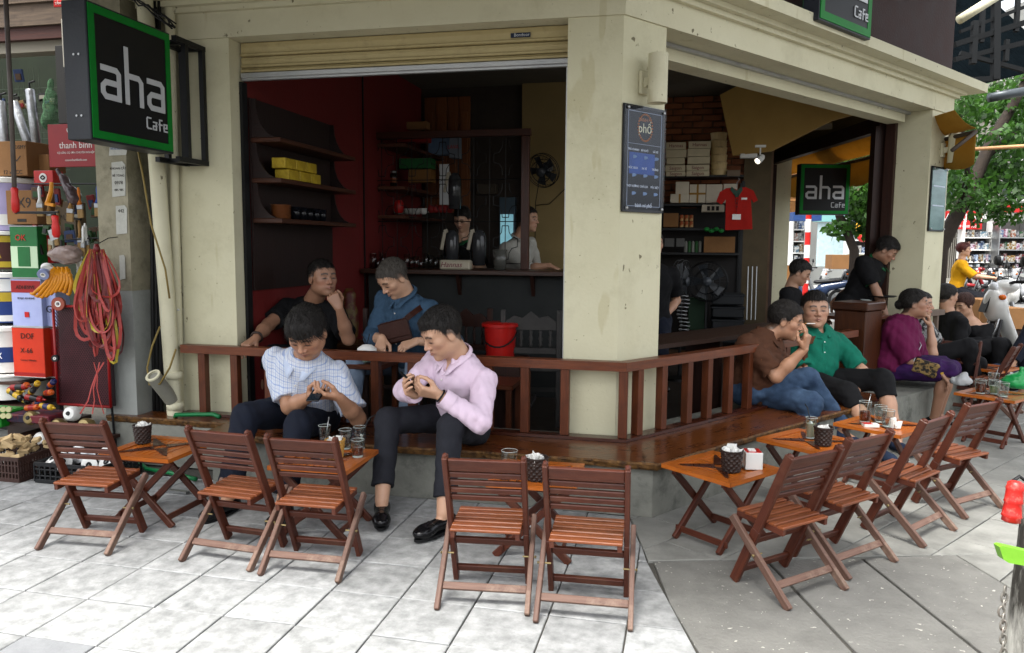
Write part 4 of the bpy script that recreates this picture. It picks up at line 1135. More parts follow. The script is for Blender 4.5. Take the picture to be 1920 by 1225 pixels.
# folding chairs
CH_LABELS = []
def make_chair():
 t = thing('folding_chair',(0,0,0),'x','chair','low slatted folding chairs on the pavement')
 W2 = .152; F0 = np.array([0,.150,.0]); TOP = np.array([0,-.105,.597])
 d = nrm(TOP-F0)
 for sx in (-1,1):
  mb = MB(); a = F0+(sx*W2,0,.006); b = TOP+(sx*W2,0,0); m_ = F0+d*.28+(sx*W2,0,0)
  mb.beam(a,m_,.021,.042,up=(0,1,.4),ch=.003,ext=.004); mb.beam(m_,b,.021,.038,up=(0,1,.4),ch=.003,ext=.004)
  mb.ball(b,.0182,8,(.55,1,.8)); obj('long_leg',mb,M_WOODCH,t)
  mb = MB(); a = np.array([sx*(W2+.023),-.148,.005]); b = np.array([sx*(W2+.023),.150,.285])
  mb.beam(a,b,.020,.034,up=(0,1,-1),ch=.003,ext=.01); obj('short_leg',mb,M_WOODLEG,t)
  mb = MB(); mb.lathe((sx*(W2-.012),.022,.163),[(.004,0),(.004,.052)] if sx>0 else [(.004,0),(.004,.052)],n=8,ax=(sx,0,0)); mb.ball((sx*(W2+.040),.022,.163),.007,8,(.5,1,1)); obj('bolt',mb,mat('brass','8a7a55',rough=.4,metal=.8),t)
  mb = MB(); mb.beam((sx*(W2-.024),-.075,.277),(sx*(W2-.024),.165,.292),.018,.028,ch=.002); obj('seat_rail',mb,M_WOODCH,t)
 for h,w_,th in ((.562,.055,.016),(.518,.026,.013),(.483,.026,.013),(.448,.025,.013),(.414,.025,.013)):
  k = (h-F0[2])/(TOP[2]-F0[2]); p = F0+(TOP-F0)*k
  mb = MB(); mb.box(p,(2*W2-.020,th,w_),((1,0,0),np.cross(d,(1,0,0)),d),ch=.003); obj('back_slat',mb,M_WOODCH,t)
 for k in range(6):
  y = -.062+k*.042; z = .294+(y+.075)/.24*.012
  mb = MB(); mb.box((0,y,z),(2*W2-.026 if k else 2*W2-.026,.031,.012),ch=.003); obj('seat_slat',mb,M_WOODSEAT,t)
 for h in (.062,.205):
  k = h/TOP[2]; p = F0+(TOP-F0)*k
  mb = MB(); mb.box(p,(2*W2-.022,.016,.030),((1,0,0),np.cross(d,(1,0,0)),d),ch=.002); obj('stretcher',mb,M_WOODCH,t)
 e = nrm(np.array([0,.298,.28])); p = np.array([0,-.148,.005])+e*.095
 mb = MB(); mb.box(p,(2*W2+.026,.014,.030),((1,0,0),np.cross(e,(1,0,0)),e),ch=.002); obj('stretcher',mb,M_WOODLEG,t)
 return t
chairs = [(-2.70,3.00,4,'wooden folding chair nearest the hardware shop crates, leftmost of the front row'),(-1.965,3.02,-4,'second folding chair from the left, its leg touching its right-hand neighbour'),(-1.565,2.99,2,'third folding chair from the left, in front of the table with tan basket'),(-.752,2.885,6.5,'left one of the two folding chairs standing side by side in the middle'),(-.352,2.868,3.0,'right one of the two folding chairs standing side by side in the middle'),(.44,3.27,44,'folding chair standing nearest the cast concrete slabs, turned to the corner table'),(.715,3.62,46,'folding chair just behind the one nearest the cast slabs, half hidden'),(1.11,4.09,52,'folding chair facing the table with the red cigarette pack and water glasses'),(1.475,4.565,43,'folding chair at the far right of the row, before the woman in purple'),(2.30,5.35,100,'unused'),(2.62,7.28,60,'dark folding chair by the white scooter at the right edge'),(2.32,7.42,150,'folding chair leaning behind the woman in off-shoulder top'),]
proto = make_chair()
for i,(x,y,rz,lab) in enumerate(chairs):
 if i == 9:continue
 o = proto if i == 0 else copy_tree(proto)
 o.location = (x,y,0); o.rotation_euler = (0,0,math.radians(rz)); o['label'] = lab
# low tables
TZ = .360
def make_table():
 t = thing('low_table',(0,0,0),'x','table','low orange folding tables with crossed legs'); S = .40; w_ = .052; th = .020
 z = TZ-th/2
 for k in range(4):
  c,s = math.cos(k*PI/2),math.sin(k*PI/2); R2 = lambda x,y,z_:(c*x-s*y,s*x+c*y,z_)
  h = S/2; mb = MB(); g_ = .0012
  mb.prism([R2(-h+g_,-h,TZ-th),R2(h-g_,-h,TZ-th),R2(h-w_-g_,-h+w_,TZ-th),R2(-h+w_+g_,-h+w_,TZ-th)],UZ,th); obj('border_plank',mb,M_ORANGE,t)
 f = S/2-w_-.002
 n = 8; pw = 2*f/n
 for i in range(n):
  mb = MB(); x = -f+pw*(i+.5); mb.box((x,0,TZ-.012),(pw-.005,2*f,.014),ch=.0015); obj('plank',mb,M_ORANGE,t)
 for (a,b) in (((-f,-f),(f,f)),((-f,f),(f,-f))):
  a = np.array([*a,0.]); b = np.array([*b,0.]); e = nrm(b-a); nn = np.array([-e[1],e[0],0])
  for s0,s1 in ((a+e*.012,(a+b)/2-e*.030),(b-e*.012,(a+b)/2+e*.030)):
   mb = MB(); dz = UZ*(TZ-.0045); mb.prism([s0+dz+nn*.006,s0+dz-nn*.006,s1+dz-nn*.030,s1+dz+nn*.030],UZ,.005); obj('inlay',mb,M_DARKIN,t)
 for sy,off in ((-1,.0),(1,.0)):
  for k,sg in enumerate((-1,1)):
   y = sy*(.128+.022*k); a = np.array([-sg*.158,y,.324]); b = np.array([sg*.168,y,.006])
   mb = MB(); mb.beam(a,b,.019,.034,up=(0,0,1),ch=.003,ext=.012); obj('leg',mb,M_WOODCH,t)
  mb = MB(); mb.beam((-.17,sy*.139,.328),(.17,sy*.139,.328),.018,.022); obj('top_rail',mb,M_WOODCH,t)
  mb = MB(); mb.ball((0,sy*.17,.165),.006,8); obj('bolt',mb,M_STEEL,t)
 for sg in (-1,1):
  mb = MB(); mb.beam((sg*.135,-.150,.042),(sg*.135,.150,.042),.012,.030,ch=.002); obj('stretcher',mb,M_WOODCH,t)
 return t
n1 = on_z(316,862,TZ); n2 = on_z(647,885,TZ)
TB = [(n1[0]-.20,n1[1]+.20,0,'orange slatted low table with a lone napkin basket, next to the concrete pole'),(n2[0]-.20,n2[1]+.20,1,'orange low table holding tan basket and four glasses before the checked-shirt man'),(-.655,3.42,2,'orange low table hidden behind the two middle chairs'),(.178,3.752,51,'orange low table at the bench corner with napkin cube and basket'),(.672,4.395,50,'orange low table beside the man in jeans with iced drink glass'),(1.152,4.91,52,'orange low table with red cigarette pack and three glasses'),(2.20,6.19,50,'low table crowded with glasses and plastic bags beside the black-dressed women'),(2.62,7.62,50,'far low table with tea glasses near the white scooter'),]
tp = make_table()
for i,(x,y,rz,lab) in enumerate(TB):
 o = tp if i == 0 else copy_tree(tp)
 o.location = (x,y,0); o.rotation_euler = (0,0,math.radians(rz)); o['label'] = lab
# baskets, glasses, papers
def basket(x,y,z,rb,rt,h,m,label,lean=0):
 rb,rt,h = rb*1.4,rt*1.4,h*1.5
 t = thing('napkin_basket',(x,y,z),label,'basket')
 n,rows = 22,8; V = []; F = []; U = []; q = 4
 N_ = n*2
 for i in range(rows*q+1):
  hh = i/(rows*q); row = hh*rows
  for k in range(N_):
   a = 2*PI*k/N_; wv = math.sin(row*PI)*(1 if k%4<2 else -1)*(1 if int(row)%2==0 or True else -1)
   r = rb+(rt-rb)*hh+.0022*wv+.0012*abs(math.sin(row*PI))
   V.append((x+r*math.cos(a),y+r*math.sin(a),z+hh*h))
 for i in range(rows*q):
  for k in range(N_):
   l = (k+1)%N_; F.append((i*N_+k,i*N_+l,(i+1)*N_+l,(i+1)*N_+k)); U.append([(0,0)]*4)
 mb = MB(); mb.add(V,F,U); mb.lathe((x,y,z+.0015),[(0.0,0),(rb,0)],n=20,caps=False)
 w_ = obj('woven_wall',mb,m,t); sm = w_.modifiers.new('thick','SOLIDIFY'); sm.thickness = .003; sm.offset = -1
 mb = MB(); mb.tube([(x+(rt+.001)*math.cos(a),y+(rt+.001)*math.sin(a),z+h) for a in np.linspace(0,2*PI,28,endpoint=False)],.0038,6,closed=True); obj('rim',mb,m,t,smooth=True)
 return t
def napkins(x,y,z,r,h,label,seed=0,flat=False):
 z = TZ+(z-TZ)*1.5; r*=1.4; h*=1.4; rr = random.Random(seed); mb = MB()
 for k in range(7):
  a = rr.uniform(0,PI); c,s = math.cos(a),math.sin(a); ox,oy = rr.uniform(-r,r)*.5,rr.uniform(-r,r)*.5
  w_ = r*rr.uniform(.9,1.5); top = h*rr.uniform(.7,1.25); bw = rr.uniform(.004,.016)
  pts = []
  for i in range(5):
   u = (i/4-.5)*w_*1.2
   pts.append((x+ox+c*u-s*bw*math.sin(i*2.1),y+oy+s*u+c*bw*math.sin(i*2.1)))
  V = [(px,py,z) for px,py in pts]+[(px+rr.uniform(-.01,.01),py+rr.uniform(-.01,.01),z+top*(1-.25*abs(i-2)*rr.random())) for i,(px,py) in enumerate(pts)]
  mb.add(V,[(i,i+1,i+6,i+5) for i in range(4)])
 o = obj('paper_napkins',mb,M_PAPER); sm = o.modifiers.new('thick','SOLIDIFY'); sm.thickness = .0022
 recenter(o); return tag(o,label,'napkins')
def glass(x,y,z,r,h,label,fill=None,fm=None,ice=0,straw=None,spoon=False,mark=False):
 r*=1.4; h*=1.45; fill = fill*1.5 if fill else fill
 t = thing('drinking_glass',(x,y,z),label,'glass')
 mb = MB(); mb.lathe((x,y,z),[(0.0,0),(r*.80,0),(r*.84,.004),(r,h),(r-.0022,h),(r*.80-.001,.012),(0,.010)],n=20,caps=False)
 obj('vessel',mb,M_GLASS,t,smooth=True,ang=40)
 mb = MB(); mb.tube([(x+(r-.0008)*math.cos(a),y+(r-.0008)*math.sin(a),z+h) for a in np.linspace(0,2*PI,20,endpoint=False)],.0013,4,closed=True)
 mb.lathe((x,y,z+.001),[(0,0),(r*.78,0),(r*.78,.007),(0,.007)],n=16,caps=False); obj('rim_and_base',mb,mat('glass_edge','a9b2ae',rough=.1),t,smooth=True)
 if fill:
  r2 = lambda hh:(r*.80+(r*.98-r*.80)*hh/h)-.004
  mb = MB(); mb.lathe((x,y,z),[(0,.013),(r2(.012),.013),(r2(fill),fill),(0,fill)],n=18,caps=False); obj('drink',mb,fm or M_WATER,t,smooth=True,ang=40)
 rr = random.Random(int(abs(x*1000)))
 if ice:
  mb = MB()
  for k in range(ice):mb.box((x+rr.uniform(-.5,.5)*r,y+rr.uniform(-.5,.5)*r,z+fill*rr.uniform(.6,1.05)),(.016,.016,.013),frame((rr.random(),.4,1),(1,rr.random(),0)),ch=.003)
  obj('ice',mb,mat('ice','b9bdb8','cfd2cd',rough=.2,trans=.4),t)
 if straw is not None:
  mb = MB(); a = straw; mb.tube([(x-.01*math.cos(a),y-.01*math.sin(a),z+.01),(x+r*.8*math.cos(a),y+r*.8*math.sin(a),z+h),(x+(r+.02)*math.cos(a),y+(r+.02)*math.sin(a),z+h+.045),(x+(r+.05)*math.cos(a),y+(r+.05)*math.sin(a),z+h+.058)],.003,6); obj('straw',mb,M_BLACK,t,smooth=True)
 if spoon:
  mb = MB(); mb.tube([(x,y,z+.012),(x+r*.7,y+.004,z+h+.035)],.0022,6); mb.ball((x+r*.74,y+.004,z+h+.038),.006,8,(.5,1,1.4)); obj('spoon',mb,M_STEEL,t,smooth=True)
 if mark:
  v_ = nrm(np.array([-x,-y,0])); p = np.array([x,y,z+h*.62])+v_*(r*.95)
  mb = MB(); mb.box(p+np.array([.018,0,0]),(.016,.003,.018)); obj('printed_mark',mb,M_GREEN,t)
 return t
def tz(px,py):p = on_z(px,py,TZ); return p[0],p[1]
x,y = tz(268,830); basket(x,y,TZ,.026,.032,.062,M_WICKER,'dark woven napkin basket standing alone on the leftmost table')
napkins(x,y,TZ+.045,.026,.028,'white paper napkins in the leftmost basket by the pole',1)
x,y = tz(629,858); basket(x,y,TZ,.026,.033,.060,M_WICKERT,'tan bamboo napkin basket among the glasses before the checked-shirt man')
napkins(x,y,TZ+.045,.026,.024,'folded white napkin lying in the tan bamboo basket',2)
TEA = mat('iced_tea','5a2208','7a3410',rough=.08,trans=.5)
x,y = tz(609,838); glass(x,y,TZ,.023,.078,'tall glass with a spoon behind the tan basket',.03,spoon=True)
x,y = tz(648,842); glass(x,y,TZ,.025,.070,'water glass right behind the tan basket',.045)
x,y = tz(675,842); glass(x,y,TZ,.023,.080,'tall glass with a lime slice and black straw on the second table',.05,M_WATER,ice=3,straw=.5)
x,y = tz(671,857); glass(x,y,TZ,.024,.060,'small glass of amber tea at the front edge of the second table',.034,TEA)
x,y = tz(955,893); glass(x,y,TZ,.027,.082,'water glass with a green mark on the hidden middle table',.030,mark=True)
x,y = tz(1006,899); basket(x,y,TZ,.030,.037,.068,M_WICKER,'dark woven napkin basket seen between the two middle chairs')
napkins(x,y,TZ+.050,.028,.034,'white napkin tip sticking out of the basket between middle chairs',3)
x,y = tz(1371,883); basket(x,y,TZ,.029,.036,.066,M_WICKER,'dark woven napkin basket beside the white and red napkin cube')
napkins(x,y,TZ+.048,.032,.036,'crumpled white napkins overflowing the basket on the corner table',5)
x,y = tz(1410,877)
nb = thing('napkin_cube',(x,y,TZ),'white cardboard napkin cube with red top on the corner table','box')
A_ = frame(UZ,(math.cos(.75),math.sin(.75),0)); A_ = (A_[0],A_[1],A_[2])
A_ = ((math.cos(.15),math.sin(.15),0),(-math.sin(.15),math.cos(.15),0),(0,0,1))
mb = MB(); mb.box((x,y,TZ+.041),(.080,.080,.082),A_,ch=.002); obj('box',mb,M_WHITE,nb)
mb = MB(); mb.box((x,y,TZ+.0828),(.072,.072,.002),A_); obj('red_top',mb,M_RED,nb)
mb = MB(); mb.box((x-.005,y,TZ+.086),(.032,.04,.006),A_); obj('napkin',mb,M_PAPER,nb)
text('lettering','LẨU',.018,np.array([x-.02,y,TZ+.045])-np.array(A_[1])*.0408,UZ,-np.array(A_[0]),M_RED,nb)
x,y = tz(1520,822); glass(x,y,TZ,.023,.080,'iced drink glass with black straw next to the man in jeans',.055,mat('iced_lime','9a9a80','b0b098',rough=.2,trans=.4),ice=4,straw=1.9)
x,y = tz(1543,834); basket(x,y,TZ,.028,.034,.064,M_WICKER,'dark woven napkin basket in front of the iced drink glass')
napkins(x,y,TZ+.048,.022,.026,'small white napkin pack in the basket by the iced drink',6)
x,y = tz(1621,792); glass(x,y,TZ,.026,.088,'tall brown tea glass with spoon left of the cigarette pack',.045,TEA,spoon=True)
x,y = tz(1650,792); glass(x,y,TZ,.026,.070,'clear water glass in the middle of the cigarette pack table',.035)
x,y = tz(1664,800); glass(x,y,TZ,.027,.068,'clear water glass nearest the crumpled tissue',.035)
x,y = tz(1632,800)
cg = thing('cigarette_pack',(x,y,TZ),'red and white cigarette pack lying on the table','cigarette pack')
mb = MB(); mb.box((x,y,TZ+.009),(.085,.052,.018),A_,ch=.001); obj('box',mb,M_WHITE,cg)
mb = MB(); mb.box((x-.018,y,TZ+.0188),(.05,.050,.0012),A_); obj('red_flap',mb,M_RED,cg)
x,y = tz(1678,802); napkins(x,y,TZ,.022,.040,'crumpled white tissue beside the water glass',8)
for k,(px,py,f,m_,lab) in enumerate(((1838,738,.05,M_TEA,'glass of dark coffee on the crowded glass table'),(1864,739,.04,mat('lemon_water','8f9c78',rough=.1,trans=.5),'pale green drink glass on the crowded table'),(1880,744,.03,M_WATER,'short water glass at the front right of the crowded table'),(1862,724,.03,M_WATER,'glass at the back of the crowded table'))):
 x,y = tz(px,py); glass(x,y,TZ,.028,.070,lab,f,m_,spoon=(k==3))
def bag(px,py,r,m_,label,seed,sq=(1.3,.9,.7)):
 x,y = tz(px,py); F = Field((x-.2,y-.2,TZ-.02),(x+.2,y+.2,TZ+.2),.006); F.ell((x,y,TZ+r*sq[2]*.8),(r*sq[0],r*sq[1],r*sq[2])); F.rc((x,y,TZ+r*.8),(x+.02,y,TZ+r*1.6),r*.5,r*.25,.03)
 wv = wave(seed,1.4); F.disp(lambda P:.014*wv(P)); I = np.argwhere(F.d<.05); P = F.lo+I*F.h; F.d[tuple(I.T)] = np.maximum(F.d[tuple(I.T)],TZ+.001-P[:,2])
 o = net_obj('plastic_bag',[F.net()],m_,None); recenter(o); tag(o,label,'plastic bag')
bag(1802,722,.055,mat('clear_bag','a0a3a4','c0c2c2',rough=.2,trans=.3),'crumpled clear plastic bag at the left of the crowded table',3)
bag(1908,728,.085,mat('green_bag','0e7a38','2ba65a',rough=.25,trans=.15),'bright green plastic bag on the crowded table at right edge',4)
# people
def rt(f):f = nrm((f[0],f[1],0)); return np.array([f[1],-f[0],0])
def cloth(name,c1,c2=None,rough=.85,**k):
 k.setdefault('scale',25)
 if name in MATS:return MATS[name]
 m = mat(name,c1,c2 or c1,rough=rough,bump=.3,bscale=k.pop('bscale',14),spec=.2,**k)
 N = m.node_tree.nodes; L = m.node_tree.links; b = N['Principled BSDF']
 tc = N.new('ShaderNodeTexCoord'); r_ = N.new('ShaderNodeTexNoise'); r_.noise_type = 'RIDGED_MULTIFRACTAL'; r_.inputs['Scale'].default_value = 6.5; r_.inputs['Detail'].default_value = 2.5
 L.new(tc.outputs['Object'],r_.inputs['Vector']); bp = N.new('ShaderNodeBump'); bp.inputs['Strength'].default_value = .75; bp.inputs['Distance'].default_value = .022
 L.new(r_.outputs[0],bp.inputs['Height']); old = b.inputs['Normal'].links[0].from_socket; L.new(old,bp.inputs['Normal']); L.new(bp.outputs[0],b.inputs['Normal'])
 return m
def plaid(name,base,l1,l2,sc=42.0):
 m = cloth(name,base); N = m.node_tree.nodes; L = m.node_tree.links; b = N['Principled BSDF']
 tc = N.new('ShaderNodeUVMap'); sp = N.new('ShaderNodeSeparateXYZ'); L.new(tc.outputs[0],sp.inputs[0]); cur = b.inputs['Base Color'].links[0].from_socket
 for ax,colr,fr,ph in ((0,l1,sc,0),(1,l1,sc,0),(0,l2,sc,.45),(1,l2,sc,.45)):
  ml = N.new('ShaderNodeMath'); ml.operation = 'MULTIPLY_ADD'; ml.inputs[1].default_value = fr; ml.inputs[2].default_value = ph; L.new(sp.outputs[ax],ml.inputs[0])
  fr_ = N.new('ShaderNodeMath'); fr_.operation = 'FRACT'; L.new(ml.outputs[0],fr_.inputs[0])
  lt = N.new('ShaderNodeMath'); lt.operation = 'LESS_THAN'; lt.inputs[1].default_value = .17 if colr == l1 else .10; L.new(fr_.outputs[0],lt.inputs[0])
  mu = N.new('ShaderNodeMath'); mu.operation = 'MULTIPLY'; mu.inputs[1].default_value = .62; L.new(lt.outputs[0],mu.inputs[0])
  mx = N.new('ShaderNodeMixRGB'); mx.inputs[2].default_value = rgb(colr); L.new(mu.outputs[0],mx.inputs[0]); L.new(cur,mx.inputs[1]); cur = mx.outputs[0]
 L.new(cur,b.inputs['Base Color']); return m
SK1,SK2,SK3,SK4 = (.38,.205,.122),(.50,.30,.195),(.29,.155,.095),(.41,.235,.15)
M_CHECK = plaid('checked_cotton','c3c8cf','6d86b8','9aa2bb')
M_PINK = cloth('pink_cotton','d0bacb','d8c3d3')
M_NAVY = cloth('navy_cotton','11151f','161b28')
M_CHAR = cloth('charcoal_wool','1d1e23','25262c')
M_BLKT = cloth('black_cotton','0c0c0e','121214')
M_DENIMS = cloth('chambray','2f4559','3b536a',scale=60)
M_JEANS = cloth('blue_denim','1a2a40','41566f',scale=9)
M_PALEJ = cloth('pale_denim','6f8096','8797ab')
M_BROWNT = cloth('brown_cotton','3e2619','4a2e1f')
M_TEAL = cloth('teal_cotton','0c5a48','0f6b56')
M_PURP = cloth('purple_cotton','4f0f33','5c133c')
M_SKIRT = cloth('violet_skirt','1c0f33','38154a',scale=14)
M_YEL = cloth('yellow_cotton','c08a10','d39a14')
M_WHT = cloth('white_cotton','9a9890','aaa89f')
M_SHOE = mat('black_leather','08080a','0e0e10',rough=.22,bump=.05)
M_SNEAK = cloth('navy_canvas','1b2638','263249')
CLO = dict(line=((-.12,-.075),(-.055,-.062),(-.030,-.028),(-.012,.012),(.018,.010),(.034,.045),(.055,.060),(.09,.066)))
CROP = dict(top=.007,side=.002,line=((-.12,-.06),(-.055,-.045),(-.03,-.02),(-.012,.015),(.018,.012),(.034,.048),(.055,.064),(.09,.070)))
def phone(c,R_,U_,label,wide=.072,tall=.150):
 t = thing('mobile_phone',c,label,'phone'); R_ = nrm(R_); U_ = nrm(np.array(U_)-R_*(np.array(U_)@R_)); A_ = (R_,U_,np.cross(R_,U_))
 mb = MB(); mb.box(c,(wide,tall,.009),A_,ch=.002); obj('case',mb,mat('phone_case','0b0b0c',rough=.25),t)
 mb = MB(); mb.box(c+A_[2]*.0055,(wide-.008,tall-.010,.001),A_); obj('screen',mb,mat('phone_screen','1c2228',rough=.08),t)
 return t
f1 = np.array([.02,-1,0]); h = on_y(575,625,3.80)
pel = np.array([on_y(572,800,4.10)[0],4.13,.405]); nk = on_y(573,672,3.92)
pc = on_y(598,745,3.66)
J1 = person('man in blue checked short-sleeved shirt looking down at a phone, seated on the bench',(pel[0],4.1,0),pel,nk,rt(f1),h,(.06,-.80,-.62),SK1,s=1.05,bulk=1.2,belly=.02,hs=1.10,armR=dict(hand=pc+(-.075,.055,-.010),pole=(-.45,.3,-1),d=(.75,-.55,.15),n=(.35,.1,.9),curl=.42,thumb=.75),armL=dict(hand=pc+(.095,.045,-.005),pole=(.45,.3,-1),d=(-.70,-.6,.2),n=(-.35,.1,.9),curl=.45,thumb=.75),legR=dict(foot=(pel[0]-.13,3.50,.09),pole=(-.12,-1,.9),toe=(-.15,-1,0)),legL=dict(foot=(pel[0]+.20,3.48,.09),pole=(.22,-1,.9),toe=(.2,-1,0)),top=dict(mat=M_CHECK,sleeve=.80,collar=True,collarmat=cloth('pale_blue_collar','b4bfd2'),buttons=5,pocket=True,ease=.012,wrinkle=.008,low=.10,vneck=0),bottom=dict(mat=M_NAVY,len=1.9,wrinkle=.008),shoes=dict(mat=M_SHOE,sole=M_BLACK),hair=dict(top=.022,side=.014,part=.03,sweep=-.7,strand=1.6,line=((-.12,-.06),(-.055,-.05),(-.030,-.02),(-.012,.006),(.022,.000),(.036,.030),(.055,.050),(.09,.045)),vol=((-.012,.045,.085,.062,.040,.030),(-.045,.045,.060,.028,.028,.030))),headp=dict(width=1.06,jaw=1.1,fat=.008),seed=3)
phone(pc+(.004,-.035,.020),(1,-.1,.05),(0,.75,.45),'black mobile phone held in both hands by the checked-shirt man',.075,.10)
kp = on_y(563,800,3.80); kr = thing('key_bunch',kp,'small bunch of keys dangling at the belt of the checked-shirt man','keys')
for k in range(4):
 mb = MB(); b_ = kp+((k-1.5)*.009,0,-.01*(k%2)); mb.beam(b_+UZ*.03,b_-UZ*.018,.007,.002,up=(0,1,0)); mb.beam(b_+UZ*.038,b_+UZ*.024,.014,.003,up=(0,1,0)); obj('key',mb,M_STEEL,kr)
f2 = np.array([-.52,-.85,0]); pel = np.array([on_y(868,800,4.13)[0],4.13,.405]); nk = on_y(862,672,3.99); h = on_y(828,626,3.90)
pc = on_y(778,726,3.62)
J2 = person('man in pale pink long-sleeved shirt holding up a phone, seated on the bench',(pel[0],4.1,0),pel,nk,rt(f2),h,(-.62,-.62,-.45),SK2,s=1.05,bulk=1.0,hs=1.08,armR=dict(hand=pc+(-.015,.045,-.045),pole=(-.9,.2,-.6),d=(-.25,-.75,.45),n=(.7,.1,.3),curl=.5,thumb=.6),armL=dict(hand=pc+(.12,.015,-.035),pole=(.8,.1,-.75),d=(-.80,-.45,.22),n=(-.25,.5,.7),curl=.6,thumb=.6),legR=dict(foot=on_z(716,938,.10),pole=(-.9,-.7,1.0),toe=(.35,-.9,0)),legL=dict(foot=on_z(832,962,.10),pole=(-.05,-1,.9),toe=(-.45,-.9,0)),top=dict(mat=M_PINK,sleeve=1.88,collar=True,buttons=5,ease=.010,wrinkle=.009,low=.05),bottom=dict(mat=M_CHAR,len=1.82,wrinkle=.008,ease=.012),shoes=dict(mat=M_SHOE,loafer=True,bow=True,sole=M_BLACK),hair=dict(top=.020,side=.004,vol=((0,.045,.088,.055,.035,.026),),line=CLO['line']),headp=dict(width=1.0,jaw=1.0),seed=11)
phone(pc+(-.025,.0,.018),(.55,-.45,-.25),(-.3,-.6,.75),'black phone held at an angle by the man in pink',.072,.145)
wc = J2['aL'][2]; wd = nrm(J2['aL'][2]-J2['aL'][1]); mb = MB(); mb.tube([wc-wd*.012+(nrm(np.cross(wd,UZ))*math.cos(a)+np.cross(wd,nrm(np.cross(wd,UZ)))*math.sin(a))*.033 for a in np.linspace(0,2*PI,16,endpoint=False)],.005,6,closed=True)
w_ = obj('wristwatch',mb,M_BLACK,J2['T'])
f3 = np.array([.35,-.94,0]); pel = np.array([on_y(585,720,5.1)[0],5.12,.56]); nk = on_y(585,568,4.98); h = on_y(605,522,4.90)
J3 = person('man in black T-shirt with chin on fist and one hand on the railing',(pel[0],5.1,ZF),pel,nk,rt((.1,-1,0)),h,(.80,-.55,.02),SK3,s=1.04,bulk=1.22,hs=1.05,armR=dict(hand=on_y(474,640,4.42),pole=(-.6,.5,-.1),d=(-.25,-.7,-.35),n=(0,.1,-1),curl=.35,spread=.12),armL=dict(hand=on_y(636,578,4.72),pole=(.5,-.3,-.8),d=(-.45,-.15,.9),n=(-.5,.8,.2),curl=.95),legR=dict(foot=(pel[0]-.2,4.72,ZF+.1),pole=(-.4,-1,.8)),legL=dict(foot=(pel[0]+.18,4.68,ZF+.1),pole=(.5,-1,.8)),top=dict(mat=M_BLKT,sleeve=.72,ease=.012,wrinkle=.007),bottom=dict(mat=M_CHAR,len=.95),shoes=dict(mat=M_SHOE),hair=CROP,headp=dict(width=1.03,jaw=1.08,fat=.004),seed=5)
b3 = J3['aR']; mb = MB(); wd = nrm(b3[2]-b3[1]); u_ = nrm(np.cross(wd,UZ)); v_ = np.cross(wd,u_)
mb.tube([b3[2]-wd*.02+(u_*math.cos(a)+v_*math.sin(a))*.034 for a in np.linspace(0,2*PI,16,endpoint=False)],.009,6,closed=True); obj('bracelet',mb,M_WICKER,J3['T'],smooth=True)
f4 = np.array([-.30,-.95,0]); pel = np.array([on_y(765,720,5.1)[0],5.15,.56]); nk = on_y(762,556,4.98); h = on_y(737,522,4.90)
J4 = person('short-haired man in blue chambray shirt looking down, brown bag strap across his chest',(pel[0],5.1,ZF),pel,nk,rt(f4),h,(-.42,-.60,-.62),SK2,s=1.05,bulk=1.08,hs=1.06,armR=dict(hand=on_y(716,634,4.72),pole=(-.5,.3,-.6),d=(.1,-.6,-.6),n=(.2,.5,-.7),curl=.5),armL=dict(hand=on_y(782,640,4.76),pole=(.8,.2,-.5),d=(-.75,-.5,-.3),n=(-.1,.4,-.8),curl=.5),legR=dict(foot=(pel[0]-.24,4.62,ZF+.1),pole=(-.5,-1,.8)),legL=dict(foot=(pel[0]+.16,4.60,ZF+.1),pole=(.4,-1,.8)),top=dict(mat=M_DENIMS,sleeve=1.55,collar=True,buttons=4,ease=.014,wrinkle=.009),bottom=dict(mat=M_PALEJ,len=1.9),shoes=dict(mat=M_SNEAK),hair=dict(CROP),hairm=MATS['hair_grey'],seed=8)
c = on_y(742,622,4.78)
sb = thing('shoulder_bag',c-UZ*.08,'brown leather shoulder bag on the lap of the chambray-shirt man','bag')
M_LEATH = mat('brown_leather','2a130d','3a1c13',rough=.4,bump=.2)
mb = MB(); mb.box(c,(.20,.05,.15),((.96,.1,.25),(-.15,.98,.05),(-.24,-.08,.96)),ch=.012); obj('body',mb,M_LEATH,sb)
mb = MB(); mb.box(c+(0,-.031,.015),(.205,.010,.11),((.96,.1,.25),(-.15,.98,.05),(-.24,-.08,.96)),ch=.004); obj('flap',mb,M_LEATH,sb)
p1 = J4['shL']+UZ*.055; p0 = c+(.05,-.01,.06); mb = MB(); fw = J4['fwd']
pts = [p0,p0*.7+p1*.3+fw*.055,p0*.4+p1*.6+fw*.085,p1*.85+p0*.15+fw*.065,p1+fw*.02,p1-fw*.05-UZ*.01]
for a,b in zip(pts,pts[1:]):mb.beam(a,b,.038,.004,up=fw,ext=.012)
obj('strap',mb,M_LEATH,sb)
t5 = 1.55; pel = Bp(1.92,-.42,.405); f5 = nrm(np.array([.93,-.25,0])); nk = at_d(1432,634,np.dot(pel-CC,CF)-.04); h = at_d(1474,602,np.dot(pel-CC,CF)-.08)
d5 = np.dot(pel-CC,CF)
pel = at_d(1405,770,d5); pel[2] = .41
